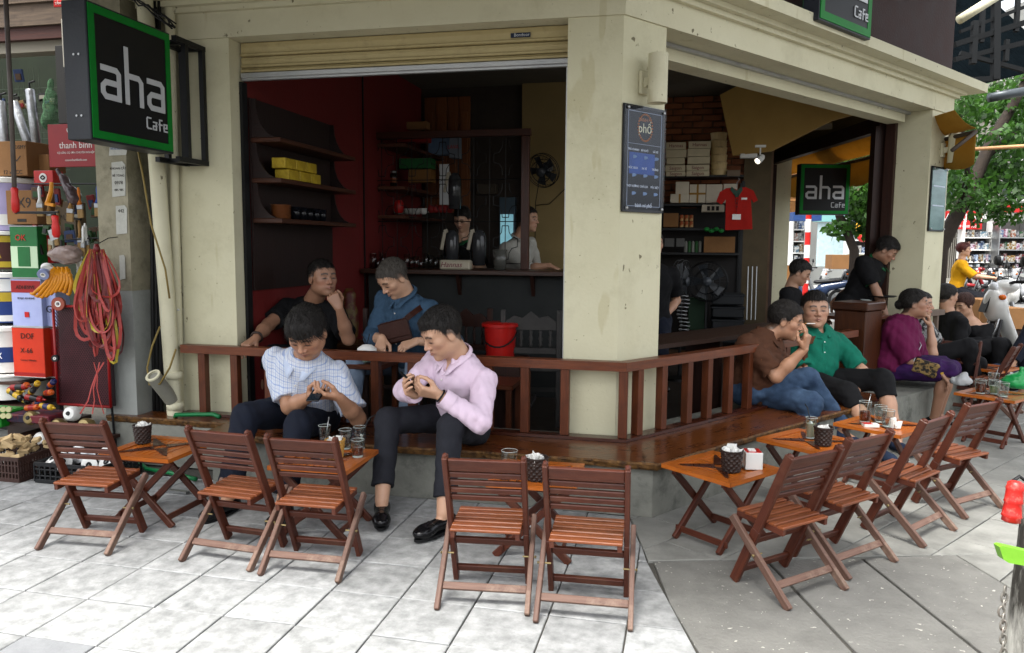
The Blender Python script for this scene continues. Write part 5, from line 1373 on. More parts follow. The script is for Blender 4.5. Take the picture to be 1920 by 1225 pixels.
J5 = person('man in brown polo shirt and blue jeans in profile, smoking on the bench',(pel[0],pel[1],0),pel,nk,rt((.8,-.6,0)),h,(.93,-.20,-.22),SK1,s=1.05,bulk=1.15,hs=1.06,armR=dict(hand=at_d(1508,655,d5-.35),pole=(.2,-.2,-1),d=(.18,-.1,1),n=(-.8,.5,.1),curl=.55,fing=(.25,.3,.8,1.0)),armL=dict(hand=at_d(1500,775,d5+.05),pole=(.2,.4,-.8),d=(.9,-.1,-.2),n=(0,0,-1),curl=.5),legR=dict(foot=at_d(1578,802,d5-.10),pole=(.2,-.1,1.5),toe=(.9,-.25,-.35)),legL=dict(foot=at_d(1500,870,d5-.25),pole=(.7,-.6,1),toe=(.8,-.5,0)),top=dict(mat=M_BROWNT,sleeve=.85,ease=.016,wrinkle=.010,collar=True,low=.08),bottom=dict(mat=M_JEANS,len=1.92,wrinkle=.010),shoes=dict(mat=M_SNEAK,sole=M_WHITE),hair=dict(top=.018,side=.007),seed=13,belly=.03)
cgp = at_d(1513,607,d5-.42); cigt = thing('cigarette',cgp,'lit cigarette between the raised fingers of the man in brown','cigarette')
mb = MB(); mb.tube([cgp,cgp+(.045,-.03,.004)],.0035,8); obj('paper_tube',mb,M_PAPER,cigt); mb = MB(); mb.tube([cgp-(.012,-.008,.001),cgp-(.0005,0,0)],.0037,8); obj('filter',mb,mat('filter','a06a34'),cigt)
text('lettering','SM',.022,J5['aR'][1]*.45+J5['aR'][0]*.55+np.array([.01,-.075,0]),CR,UZ,mat('print_orange','9a5a2c'),J5['T'])
pel = Bp(2.40,-.33,.405); d6 = np.dot(pel-CC,CF)+.05; pel = at_d(1518,760,d6); pel[2] = .41; f6 = nrm(np.array([.25,-1,0]))
nk = at_d(1528,622,d6-.02); h = at_d(1528,582,d6-.12)
J6 = person('man in teal green polo shirt looking towards the street, seated behind the smoker',(pel[0],pel[1],0),pel,nk,rt((.30,-.95,0)),h,(.10,-.97,.03),SK4,s=1.06,bulk=1.15,hs=1.08,belly=.02,armR=dict(hand=at_d(1545,760,d6-.36),pole=(-.7,.1,-.5),d=(.8,-.3,-.2),n=(0,0,-1),curl=.7),armL=dict(hand=at_d(1600,745,d6-.30),pole=(.7,.3,.1),d=(.5,-.3,-.5),n=(-.3,.1,-1),curl=.5),legR=dict(foot=tuple(pel-BN*.66-BD*.30-UZ*.32),pole=(.5,-.5,.8)),legL=dict(foot=tuple(pel-BN*.66-BD*.02-UZ*.32),pole=(.8,-.4,.6)),top=dict(mat=M_TEAL,sleeve=.85,collar=True,ease=.016,wrinkle=.009,buttons=2,low=.08),bottom=dict(mat=M_BLKT,len=1.30,ease=.02),shoes=dict(mat=M_SNEAK),hair=dict(top=.018,side=.007),headp=dict(width=1.05,jaw=1.1,fat=.006),seed=17)
d7 = 7.6; pel = at_d(1585,590,d7); nk = at_d(1640,492,d7-.12); h = at_d(1650,474,d7-.30)
h = at_d(1662,470,d7-.22); dl = .47/np.linalg.norm(nk-pel); pel = nk+(pel-nk)*dl*1.05
J7 = person('waiter in black polo with green trim bending over an inside table',(pel[0],pel[1],ZF),pel,nk,rt((.75,-.65,0)),h,(.75,-.25,-.60),SK3,s=1.03,bulk=1.08,armR=dict(hand=at_d(1665,600,d7-.40),pole=(.3,.4,-.1),d=(-.3,-.1,-.9),n=(0,.4,0),curl=.5),armL=dict(hand=at_d(1560,570,d7+.1),pole=(-.8,.4,.1),d=(.6,-.3,-.6),n=(0,.4,-1),curl=.5),legR=dict(foot=(pel[0]-.05,pel[1]-.1,ZF+.1),pole=(.7,-.5,0)),legL=dict(foot=(pel[0]-.10,pel[1]+.2,ZF+.1),pole=(.7,-.5,0)),top=dict(mat=M_BLKT,sleeve=.72,ease=.022,wrinkle=.009,collar=True,collarmat=mat('green_trim','0c5a30'),low=.06),bottom=dict(mat=M_BLKT,len=1.95),shoes=dict(mat=M_SHOE),hair=dict(top=.018,side=.007),seed=21,res=.007)
for k in ('aR','aL'):
 sh_,el_,wr_,_ = J7[k]; e_ = sh_+(el_-sh_)*.72; ax_ = nrm(el_-sh_); mb = MB(); mb.lathe(e_-ax_*.008,[(.071,0),(.071,.016)],n=20,ax=ax_,caps=False)
 o = obj('sleeve_trim',mb,MATS['green_trim'],J7['T'],smooth=True); o.modifiers.new('thick','SOLIDIFY').thickness = .004
tr_ = at_d(1655,556,d7-.38); tray = single('serving_tray',MB().lathe(tr_-UZ*.006,[(0,0),(.10,0),(.125,.012),(.120,.014),(.098,.004),(0,.004)],n=24,caps=False),M_BLACK,'round dark serving tray in the hands of the bending waiter','tray',smooth=True)
d8 = 7.2; pel = at_d(1478,640,d8); pel[2] = .52; nk = at_d(1482,542,d8); h = at_d(1500,512,d8-.05)
person('young man in black T-shirt looking down, seated inside by the side opening',(pel[0],pel[1],ZF),pel,nk+(pel-nk)*.0,rt((.9,-.3,0)),h,(.85,-.2,-.4),SK4,s=.96,res=.009,armR=dict(hand=at_d(1525,600,d8-.2),pole=(.2,0,-1)),armL=dict(hand=at_d(1530,600,d8+.1),pole=(.2,0,-1)),legR=dict(foot=pel+(.4,-.2,-.33),pole=(1,0,.8)),legL=dict(foot=pel+(.4,.1,-.33),pole=(1,0,.8)),top=dict(mat=M_BLKT,sleeve=.7),bottom=dict(mat=M_CHAR),hair=dict(top=.018,side=.008),seed=23)
SEATS = [(at_d(1478,640,7.2),.42,ZF,'dark stool under the young man by the side opening')]
pel = Bp(3.42,-.28,.42); d9 = np.dot(pel-CC,CF); f9 = np.array([.93,-.35,0])
pel = at_d(1672,722,d9); pel[2] = .43; nk = at_d(1690,608,d9-.05); h = at_d(1716,570,d9-.10)
J9 = person('elderly woman in purple top and violet skirt with hand on knee, seated on plinth',(pel[0],pel[1],0),pel,nk,rt((.85,-.5,0)),h,(.95,-.25,.05),SK3,s=.98,bulk=1.2,fem=True,belly=.03,hs=1.04,armR=dict(hand=at_d(1764,700,d9-.32),pole=(-.3,-.2,-.9),d=(.55,-.2,-.75),n=(-.4,0,-.8),curl=.4),armL=dict(hand=at_d(1760,715,d9-.05),pole=(.2,.5,-.8),d=(.6,0,-.7),n=(0,0,-1),curl=.4),legR=dict(foot=at_d(1752,782,d9-.22),pole=(1,-.4,.9),toe=(.8,-.5,0)),legL=dict(foot=at_d(1760,775,d9+.0),pole=(1,-.1,.9),toe=(.8,-.5,0)),top=dict(mat=M_PURP,sleeve=1.0,ease=.034,wrinkle=.011,low=.16),bottom=dict(name='skirt',mat=M_SKIRT,len=.9,ease=.02,skirt=True,wrinkle=.010),shoes=dict(mat=M_SHOE),hair=dict(top=.014,side=.010,line=((-.12,-.08),(-.04,-.06),(-.015,-.012),(0,.018),(.03,.030),(.05,.055),(.09,.066)),vol=((0,-.115,-.005,.040,.035,.038),)),seed=27)
hbc = at_d(1735,690,d9-.30); hb = thing('handbag',hbc-UZ*.06,'small patterned gold and black handbag on the lap of the purple woman','bag')
mb = MB(); mb.box(hbc,(.19,.05,.12),(nrm((.9,-.3,-.25)),nrm((.3,.95,0)),nrm((.25,-.1,.9))),ch=.014); obj('body',mb,mat('bag_pattern','120d0a','7a6238',scale=34,contrast=.04),hb)
mb = MB(); q0 = J9['shL']+UZ*.08+J9['fwd']*.03; mb.tube([hbc+(-.09,0,.05),hbc*.5+q0*.5+CF*-.12+CR*-.03,q0],.004,6); obj('chain_strap',mb,M_STEEL,hb)
q = J9['aR'][2]; wd = nrm(q-J9['aR'][1]); u_ = nrm(np.cross(wd,UZ)); v_ = np.cross(wd,u_); mb = MB(); mb.tube([q-wd*.01+(u_*math.cos(a)+v_*math.sin(a))*.030 for a in np.linspace(0,2*PI,14,endpoint=False)],.004,6,closed=True); mb.lathe(q-wd*.01-CF*.030,[(.014,0),(.014,.006)],n=12,ax=-CF); obj('wristwatch',mb,mat('gold','9a7a30',rough=.3,metal=.8),J9['T'])
d10 = d9+.42; pel = at_d(1728,705,d10); pel[2] = .43; nk = at_d(1722,612,d10); h = at_d(1727,572,d10-.05)
J10 = person('woman in black printed top with hand to her cheek, half hidden by the purple woman',(pel[0],pel[1],0),pel,nk,rt((.75,-.65,0)),h,(.85,-.45,0),SK4,s=.98,fem=True,res=.008,armR=dict(hand=at_d(1744,612,d10-.25),pole=(.1,-.2,-1),d=(-.2,0,1),n=(-.8,.2,0),curl=.6),armL=dict(hand=at_d(1790,662,d10-.1),pole=(.2,.3,-.8),d=(.9,0,-.2),n=(0,0,-1)),legR=dict(foot=at_d(1826,728,d10-.1),pole=(.3,-.2,1),toe=(1,-.2,-.2)),legL=dict(foot=at_d(1800,760,d10),pole=(1,0,.8),toe=(1,-.2,0)),top=dict(mat=mat('black_print','0c0c0e','8c8c8a',rough=.8,scale=26,contrast=.03,coord='Object'),sleeve=.6,ease=.014),bottom=dict(mat=M_BLKT,len=1.85,ease=.02,wide=True),shoes=dict(mat=M_SHOE),hair=dict(top=.016,side=.010,vol=((0,-.06,-.05,.06,.05,.07),)),seed=31)
d11 = 7.6; pel = at_d(1782,690,d11); pel[2] = .42; nk = at_d(1780,596,d11); h = at_d(1776,556,d11)
person('woman in black T-shirt with pinned-up dark hair, turned towards her friend',(pel[0],pel[1],0),pel,nk,rt((.8,.3,0)),h,(.85,.3,-.1),SK4,s=1.0,fem=True,res=.008,bulk=1.05,armR=dict(hand=at_d(1838,684,d11-.35),pole=(0,-.3,-1),d=(.8,-.3,-.3)),armL=dict(hand=at_d(1820,670,d11+.1),pole=(0,.4,-1)),legR=dict(foot=pel+(.5,.1,-.32),pole=(1,0,.8)),legL=dict(foot=pel+(.45,.3,-.32),pole=(1,.2,.8)),top=dict(mat=M_BLKT,sleeve=.75,ease=.014),bottom=dict(mat=M_BLKT),shoes=dict(mat=M_SHOE),hair=dict(top=.014,side=.008,vol=((0,-.10,.05,.035,.035,.035),)),seed=33)
d12 = 7.9; pel = at_d(1820,690,d12); pel[2] = .42; nk = at_d(1818,606,d12); h = at_d(1806,572,d12-.05)
person('woman with short brown hair in black off-shoulder top looking down',(pel[0],pel[1],0),pel,nk,rt((-.6,-.75,0)),h,(-.75,-.5,-.35),SK2,s=.98,fem=True,res=.008,armR=dict(hand=at_d(1790,655,d12-.35),pole=(-.6,0,-.8)),armL=dict(hand=at_d(1800,660,d12-.3),pole=(.8,0,-.6),d=(-.8,-.3,0)),legR=dict(foot=pel+(-.2,-.45,-.32),pole=(-.3,-1,.8)),legL=dict(foot=pel+(.1,-.45,-.32),pole=(0,-1,.8)),top=dict(mat=M_BLKT,sleeve=1.2,ease=.02,off=True),bottom=dict(mat=M_BLKT),shoes=dict(mat=M_SHOE),hair=dict(top=.014,side=.016,line=((-.12,-.09),(-.04,-.085),(0,-.06),(.015,-.01),(.03,.02),(.05,.055),(.09,.066))),hairm=MATS['hair_brown'],seed=35)
SEATS +=[(at_d(1782,690,d11),.31,0,'dark wooden stool under the woman seen from behind'),(at_d(1820,690,d12),.31,0,'dark wooden stool under the woman in the off-shoulder top')]
d13 = 7.3; ft = at_d(1882,690,d13)
pel = at_d(2010,690,d13); pel[2] = .46; SEATS.append((pel.copy(),.35,0,'dark wooden stool beyond the right edge under the person in dark jeans')); nk = pel+(.02,.1,.50)
person('person in dark jeans and navy trainers, cut off by the right edge of the photo',(pel[0],pel[1],0),pel,nk,rt((-.9,-.3,0)),nk+(-.03,0,.2),(-.9,-.3,0),SK4,s=1.02,res=.009,armR=dict(hand=pel+(-.3,-.2,.15),pole=(0,-.3,-1)),armL=dict(hand=pel+(-.3,.2,.15),pole=(0,.3,-1)),legR=dict(foot=ft+(.06,0,.04),pole=(-.5,-.1,1),toe=(-.85,-.2,.15)),legL=dict(foot=pel+(-.40,0,-.40),pole=(-1,0,.8),toe=(-1,0,0)),top=dict(mat=M_NAVY,sleeve=.8),bottom=dict(mat=M_NAVY,len=1.9),shoes=dict(mat=M_SNEAK,sole=M_WHITE),hair=dict(),seed=37)
d15 = 6.9; pel = at_d(1222,600,d15); nk = pel+(.0,.02,.47);
person('staff member in black shirt, only one arm showing beside the corner column',(pel[0],pel[1],ZF),pel,nk,rt((.3,-1,0)),nk+(0,-.03,.2),(.3,-1,0),SK4,s=1.0,res=.009,armR=dict(hand=pel+(-.2,-.05,-.1),pole=(-.3,.3,-1)),armL=dict(hand=at_d(1250,590,d15-.05),pole=(.3,.8,-.3),d=(-.1,-.2,-1),n=(-1,0,0)),legR=dict(foot=(pel[0]-.1,pel[1],ZF+.1),pole=(0,-1,0)),legL=dict(foot=(pel[0]+.1,pel[1],ZF+.1),pole=(0,-1,0)),top=dict(mat=M_BLKT,sleeve=.75,ease=.02),bottom=dict(mat=M_NAVY),shoes=dict(mat=M_SHOE),hair=dict(),seed=39)
d16 = 7.5; h = at_d(867,412,d16); nk = at_d(868,455,d16+.06)
person('smiling barista in black polo with green collar, looking down behind the iron lattice',(nk[0],nk[1],ZF),nk+(0,.08,-.48),nk,rt((-.1,-1,0)),h,(-.15,-.9,-.42),SK2,s=.95,fem=True,res=.008,armR=dict(hand=at_d(850,500,d16-.3),pole=(-.5,.2,-1)),armL=dict(hand=at_d(890,500,d16-.3),pole=(.5,.2,-1)),top=dict(mat=M_BLKT,sleeve=.7,collar=True,collarmat=MATS['green_trim']),bottom=dict(mat=M_BLKT),hair=dict(top=.018,side=.010,vol=((.03,-.03,.10,.05,.05,.03),)),seed=41)
d17 = 7.2; h = at_d(990,412,d17); nk = at_d(972,450,d17+.05)
person('man in white shirt in profile leaning one arm on the bar counter',(nk[0],nk[1],ZF),nk+(-.06,.12,-.47),nk,rt((.85,-.45,0)),h,(.95,-.2,-.05),SK4,s=1.0,res=.008,armR=dict(hand=at_d(1030,498,d17-.25),pole=(.2,0,-1),d=(.9,-.1,-.35),n=(0,0,-1),curl=.2),armL=dict(hand=at_d(1000,500,d17+.1),pole=(.2,.3,-1)),top=dict(mat=M_WHT,sleeve=1.25,collar=True),bottom=dict(mat=M_BLKT),hair=dict(top=.014,side=.004),seed=43)
for q_,h_,b_,lab in SEATS:
 t = thing('low_stool',(q_[0],q_[1],b_),lab,'stool'); mb = MB(); mb.box((q_[0],q_[1],h_-.012),(.30,.30,.024),ch=.004); obj('seat',mb,M_POST,t)
 for sx in (-1,1):
  for sy in (-1,1):mb = MB(); mb.box((q_[0]+sx*.12,q_[1]+sy*.12,(h_-.024+b_)/2),(.03,.03,h_-.024-b_)); obj('leg',mb,M_POST,t)
# hardware shop on the left
def fr_(px0,py0,px1,py1,y):
 """upright rectangle at world depth y that spans these pixels"""
 a = on_y(px0,(py0+py1)/2,y); b = on_y(px1,(py0+py1)/2,y); t = on_y((px0+px1)/2,py0,y); u = on_y((px0+px1)/2,py1,y)
 return (a[0]+b[0])/2,(t[2]+u[2])/2,b[0]-a[0],t[2]-u[2]
def fbox(px0,py0,px1,py1,y,d,ch=.003,mb=None):
 x,z,w_,h = fr_(px0,py0,px1,py1,y); mb = mb or MB(); mb.box((x,y+d/2,z),(w_,d,h),ch=ch); return mb,x,z,w_,h
PXA = (1.,0,0)
C_ = lambda n,c,c2 = None,**k:mat('p_'+n,c,c2,**k)
shop = thing('shop_building',(-4.2,5.0,0),'dim hardware shop front with weathered boards above and green wire wall inside','building')
mb,*_ = fbox(-1100,-60,200,900,5.6,.1); obj('back_wall',mb,mat('shop_green','141b10','202b1a',rough=.8,scale=4),shop)
for k,(a,b,m_) in enumerate(((-40,16,'a'),(17,38,'b'),(39,78,'b'),(79,102,'c'))):
 mm = {'a':C_('fascia','5b564c','6b665a',rough=.8,bump=.3),'b':wood('old_board','3a3028','5c4e40',rough=.8,wear='241c16'),'c':wood('red_board','2c1510','3f2018',rough=.7)}[m_]
 mb,*_ = fbox(-900,a,128,b,4.9+.02*k,.05); obj('board',mb,mm,shop)
mb,*_ = fbox(-900,103,128,124,5.0,.12); obj('lintel',mb,C_('shelfwhite','7c776a',rough=.8),shop)
gm = MB(); x,z,w_,h = fr_(0,128,128,320,5.35)
for i in range(15):gm.beam((x-w_/2-.3+i*.05,5.35,z-h/2),(x-w_/2-.3+i*.05,5.35,z+h/2),.003,.003,up=(0,1,0))
for i in range(14):gm.beam((x-w_/2-.3,5.345,z-h/2+i*.05),(x+w_/2,5.345,z-h/2+i*.05),.003,.003)
obj('wire_grid',gm,C_('wire','3e4a3c'),shop)
mb,x,z,w_,h = fbox(106,85,128,232,4.85,.05); obj('post',mb,C_('dkpost','14120f'),shop)
mb,x,z,w_,h = fbox(116,35,131,126,4.80,.02); lp = single('wall_plate',mb,C_('plate','8d8a80'),'narrow white plate on the shop post behind the big sign','sign')
mb,x,z,w_,h = fbox(100,0,125,13,4.6,.01); nt_ = obj('small_notice',mb,M_RED); recenter(nt_); tag(nt_,'tiny red notice with white text at the top left edge','sign'); text('lettering','TẦNG 2',.022,(x,4.598,z),PXA,UZ,M_WHITE,nt_)
mb = MB(); mb.box((-3.86,5.2,1.9),(.05,.9,3.8)); obj('side_wall',mb,C_('dkside','1a1611'),shop)
x,z,w_,h = fr_(90,232,193,313,4.55); t = thing('shop_sign',(x,4.55,z-h/2),'red thanh bình paint brush sign partly behind the big light box','sign')
mb = MB(); mb.box((x,4.56,z),(w_,.015,h),ch=.002); obj('panel',mb,C_('signred','7d1016','8c141a',rough=.45),t)
lw = C_('signwhite','d8d4d0',rough=.5)
text('lettering','thanh bình',.062,(x+.002,4.551,z+.0),PXA,UZ,lw,t,wscale=1.0); text('lettering','CỌ LĂN, CỌ SƠN CHUYÊN NGHIỆP',.0185,(x,4.551,z-h*.17),PXA,UZ,lw,t); text('lettering','cosonthanhbinh.com',.021,(x,4.551,z-h*.34),PXA,UZ,lw,t)
mb = MB(); mb.tube([(x-.005+.055*math.cos(a),4.551,z+h*.36+.035*math.sin(a)) for a in np.linspace(PI*.9,PI*2.1,14)],.003,5); obj('logo_arc',mb,lw,t)
foil = mat('foil','7b7d80','a2a4a6',rough=.3,metal=.8,bump=.4,bscale=30)
for k,(a,b,lab) in enumerate((((2,190),(12,300),'leftmost silver sausage-gun tube hanging on the shop grid'),((26,192),(56,278),'middle silver gun tube hanging at a slant'),((56,168),(68,268),'right silver gun tube hanging upright by the green net'))):
 p,q = on_y(*a,5.05),on_y(*b,5.05); t = thing('sealant_gun',q,lab,'tool','silver sealant guns hanging in the shop'); dn = nrm(q-p)
 mb = MB(); mb.lathe(p,[(.030,0),(.034,.01),(.033,np.linalg.norm(q-p)*.5),(.034,np.linalg.norm(q-p)),(.02,np.linalg.norm(q-p)+.015)],n=14,ax=dn); obj('tube',mb,foil,t,smooth=True,ang=50)
 mb = MB(); mb.lathe(q+dn*.016,[(.022,0),(.014,.03),(.003,.12)],n=10,ax=dn); obj('nozzle',mb,M_WHITE,t,smooth=True,ang=50)
 mb = MB(); mb.tube([p-dn*.06+(.05,0,.0),p-dn*.05,p,p-dn*.02+(-.05,0,-.03)],.008,6); obj('trigger_frame',mb,M_BLACK,t,smooth=True)
F = Field(on_y(78,250,5.0)-.1,on_y(114,148,5.0)+.1,.012); F.rc(on_y(95,155,5.0),on_y(95,225,5.0),.015,.06,.02); F.disp(lambda P:.02*wave(8)(P))
o = net_obj('net_bag',[F.net()],C_('net','24452a','3e6a44',scale=40),None); recenter(o); md = o.modifiers.new('w','WIREFRAME'); md.thickness = .003; tag(o,'green string net hanging beside the silver tubes','net bag')
def carton(px,y,d,c,label,marks=(),cat='box',name='carton'):
 x,z,w_,h = fr_(*px,y); t = thing(name,(x,y+d/2,z-h/2),label,cat); mb = MB(); mb.box((x,y+d/2,z),(w_,d,h),ch=.003); obj('body',mb,c,t)
 for (s,sz,dx,dz,m_) in marks:text('lettering',s,sz,(x+dx*w_,y-.0012,z+dz*h),PXA,UZ,m_,t)
 return t,x,z,w_,h
def tin(px,y,base,label,bands=(),marks=(),d=None):
 t,x,z,w_,h = carton(px,y,d or .13,base,label,(),'tin','solvent_tin')
 for (z0,z1,m_) in bands:
  mb = MB(); mb.box((x,y-.0008,z+(z0+z1)/2*h),(w_-.006,.002,(z1-z0)*h)); obj('printed_band',mb,m_,t)
 for (s,sz,dx,dz,m_) in marks:text('lettering',s,sz,(x+dx*w_,y-.0035,z+dz*h),PXA,UZ,m_,t)
 mb = MB(); mb.box((x,y+.065,z+h/2+.002),(w_+.004,(d or .13)+.004,.006),ch=.001); obj('seam',mb,M_STEEL,t); mb = MB(); mb.box((x,y+.065,z-h/2+.003),(w_+.004,(d or .13)+.004,.006),ch=.001); obj('seam',mb,M_STEEL,t)
 mb = MB(); mb.lathe((x+w_*.2,y+.06,z+h/2+.004),[(.018,0),(.018,.012)],n=12); obj('cap',mb,M_RED,t)
 return t,x,z,w_,h
ink = C_('ink','1c140e'); inkw = C_('inkw','c9c9c6')
YS = 4.42
carton((-18,265,50,330),4.5,.2,M_CARDB,'brown carton marked 12 x 6CC with black logo at the left edge',(('12 x 6CC',.04,.1,-.40,ink),('COSMY',.035,.3,.32,ink),('✓',.08,.25,-.02,ink)))
t_,x,z,w_,h = carton((12,357,68,421),4.45,.2,M_CARDB,'brown carton marked X9 below the silver tubes',(('X9',.10,.1,.12,ink),))
mb = MB(); mb.box((x,4.449,z-h*.38),(w_*.3,.002,.02)); obj('printed_band',mb,ink,t_)
carton((62,290,92,322),4.6,.15,M_CARDB,'small brown carton tucked behind the red sign edge')
carton((104,378,142,455),4.56,.1,C_('kraft','574a38'),'kraft paper packet hanging behind the paint brushes',(('ĐỨC',.05,0,.1,ink),))
t_,x,z,w_,h = carton((63,320,99,347),4.35,.09,M_RED,'small red box with white round emblem hanging over the brushes')
mb = MB(); mb.lathe((x,4.349,z),[(0,0),(.030,0),(.030,.002),(0,.002)],n=20,ax=(0,-1,0),caps=False); obj('emblem',mb,inkw,t_); mb = MB(); mb.beam((x-.018,4.345,z),(x,4.345,z-.012),.008,.002,up=(0,1,0)); mb.beam((x+.018,4.345,z),(x,4.345,z-.012),.008,.002,up=(0,1,0)); mb.beam((x-.018,4.345,z),(x,4.345,z+.014),.008,.002,up=(0,1,0)); mb.beam((x+.018,4.345,z),(x,4.345,z+.014),.008,.002,up=(0,1,0)); obj('emblem_mark',mb,ink,t_)
GR = C_('tingreen','0f5426','13612e',rough=.35); LAV = C_('tinlav','8b93bd','9aa2c8',rough=.35); ORG = C_('tinorange','a8260f','b83014',rough=.35); DRED = C_('tinred','7c0f10','8a1414',rough=.35)
t_,x,z,w_,h = tin((20,425,71,522),YS,GR,'green square tin with white OK logo above the adhesive tin',((-.30,.12,C_('tinpale','a9bfa0')),),(('OK',.06,-.1,.28,M_RED),))
mb = MB(); mb.box((x,YS-.003,z-.08*h),(w_*.45,.002,h*.38)); obj('printed_door',mb,GR,t_)
tin((75,430,98,495),4.50,DRED,'dark red tin beside the green tin')
tin((22,524,78,613),YS,LAV,'lavender adhesive tin with dark red top band',((.22,.47,DRED),),(('ADHESIVE',.035,0,.33,ink),('BUGJO ADHESIVE',.018,0,.10,ink),('■',.05,0,-.25,M_RED)))
tin((80,548,105,613),4.46,LAV,'narrow lavender tin right of the adhesive tin',(),(('G',.07,0,0,ink),))
tin((24,615,83,708),YS-.02,ORG,'orange-red tin lettered X-66',((-.46,-.40,DRED),),(('DOF',.055,0,.33,ink),('X-66',.05,-.05,.04,ink),('Contact Adhesive',.018,0,-.15,ink)))
tin((85,617,106,708),4.46,DRED,'bright red tin between the orange tin and the mesh frame')
def pail(px0,py0,px1,py1,y,m_,label,bands=(),mark=None):
 x,z,w_,h = fr_(px0,py0,px1,py1,y); t = thing('paint_pail',(x,y+w_/2,z-h/2),label,'paint pail','stacked paint pails at the left edge'); c = np.array([x,y+w_/2,z-h/2]); r = w_/2
 mb = MB(); mb.lathe(c,[(0,0),(r*.92,0),(r*.99,h*.88),(0,h*.88)],n=28,caps=False); obj('body',mb,m_,t,smooth=True,ang=40)
 mb = MB(); mb.lathe(c+UZ*h*.88,[(r*1.0,0),(r*1.04,.004),(r*1.04,h*.09),(r*.96,h*.11),(0,h*.11)],n=28,caps=False); obj('lid',mb,M_WHITE,t,smooth=True,ang=40)
 for (a,b,bm) in bands:mb = MB(); mb.lathe(c,[(r*(.925+.07*a)+.001,h*a),(r*(.925+.07*b)+.001,h*b)],n=28,caps=False); obj('printed_band',mb,bm,t,smooth=True)
 if mark:text('lettering',mark[0],mark[1],c+np.array([r*.35,-r*.99,h*mark[2]]),PXA,UZ,mark[3],t)
BLU = C_('bandblue','16306a'); BRN = C_('bandbrown','3c1712'); YLW = C_('bandyellow','a89022'); LIL = C_('lilac','9d95bb')
pail(-75,330,20,432,YS,LIL,'lilac pail at the top of the left-edge stack',((.10,.30,M_WHITE),),('T RE',.045,.42,ink))
pail(-78,432,19,505,YS,BRN,'brown and yellow pail lettered MATA at the left edge',((.70,.86,YLW),(.05,.2,YLW)),('MATA',.045,.34,YLW))
pail(-78,510,22,606,YS-.02,BLU,'white pail with blue, green and yellow band at the left edge',((.62,.86,M_WHITE),(.42,.60,YLW),(.03,.15,M_WHITE)))
pail(-80,612,25,700,YS-.04,M_WHITE,'white pail lettered LATEX with dark blue band at the left edge',((.22,.55,BLU),),('TEX',.06,.38,M_WHITE))
pail(-80,704,24,752,YS-.06,M_WHITE,'plain white pail at the bottom of the left-edge stack')
mb = MB(); x0 = on_y(-90,760,4.4)[0]
for z_ in (on_y(40,712,4.4)[2],on_y(40,617,4.4)[2]):pass
sf = thing('display_rack',(x0+.3,4.5,0),'dark shelving holding tins and pails of the hardware shop','rack')
for py in (756,712):
 zz = on_y(60,py,4.5)[2]; mb = MB(); mb.box((x0+.28,4.56,zz-.012),(.68,.36,.02)); obj('shelf',mb,M_DARKWOOD,sf)
mb = MB(); mb.box((x0+.28,4.72,.45),(.68,.03,.9)); obj('back_panel',mb,C_('dkside','1a1611'),sf)
bristle = mat('bristle','6e5634','957a50',rough=.9,scale=60,stretch=(6,6,.6)); ferr = mat('ferrule','8c8e90',rough=.35,metal=.7)
brl = [(75,385,.05,'w',0),(150,388,.045,'o',.05),(184,385,.055,'b',0),(132,395,.05,'t',-.1),(163,455,.03,'w',.08),(150,450,.035,'t',0),(156,460,.03,'w',-.06),(147,510,.02,'w',.1),(152,512,.02,'w',.16),(157,515,.02,'w',.22),(92,400,.04,'t',.0),(105,440,.035,'t',.1)]
hm = {'w':M_WHITE,'o':C_('orhandle','b8661a'),'b':C_('blhandle','24448a'),'t':C_('tanhandle','8a6838')}
for k,(px,py,w_,c,a) in enumerate(brl):
 q = on_y(px,py,4.28+(k%3)*.02); dn = np.array([math.sin(a),0,-math.cos(a)]); sd_ = np.array([math.cos(a),0,math.sin(a)])
 t = thing('paint_brush',q,{'w':'white-handled','o':'orange-handled','b':'blue-handled','t':'tan-handled'}[c]+' flat paint brush hanging outside the hardware shop','paint brush','flat paint brushes hanging outside the shop')
 A3 = (sd_,(0,1,0),-dn)
 mb = MB(); mb.box(q+dn*.045,(w_,.014,.055),A3,ch=.003); obj('bristles',mb,bristle,t)
 mb = MB(); mb.box(q+dn*.002,(w_*.96,.016,.030),A3,ch=.002); obj('ferrule',mb,ferr,t)
 mb = MB(); mb.tube([q-dn*.012,q-dn*.045,q-dn*.10,q-dn*.125],[w_*.36,.008,.010,.005],8); obj('handle',mb,hm[c],t,smooth=True)
mb = MB(); a = on_y(28,395,4.26); b = on_y(195,352,4.26); mb.tube([on_y(30,398,4.26),on_y(110,398,4.26)],.006,6); mb.tube([on_y(60,345,4.30),on_y(195,345,4.30)],.006,6); mb.tube([on_y(120,450,4.30),on_y(190,446,4.30)],.005,6)
single('hanging_rods',mb,M_BLACK,'thin black rods the paint brushes hang from','rod')
q = on_y(102,440,4.24); mb = MB(); mb.box(q+(-.01,0,0),(.06,.003,.07),(nrm((1,0,.3)),(0,1,0),nrm((-.3,0,1)))); t = thing('scraper',q,'grey steel scraper with red handle hanging under the brushes','scraper'); obj('blade',mb,M_STEEL,t)
mb = MB(); mb.tube([q+(.01,0,.04),q+(.02,0,.12)],.011,8); obj('handle',mb,M_RED,t,smooth=True)
cen = on_y(122,478,4.24); F = Field(cen-.22,cen+.22,.007); F.ell(cen,(.115,.06,.055)); F.disp(lambda P:.018*wave(4,1.5)(P)); o = net_obj('plastic_wrap',[F.net()],mat('wrap','6d5a54','93827a',rough=.22,scale=16),None); recenter(o); tag(o,'bundle wrapped in crinkled clear plastic above the yellow handles','bundle')
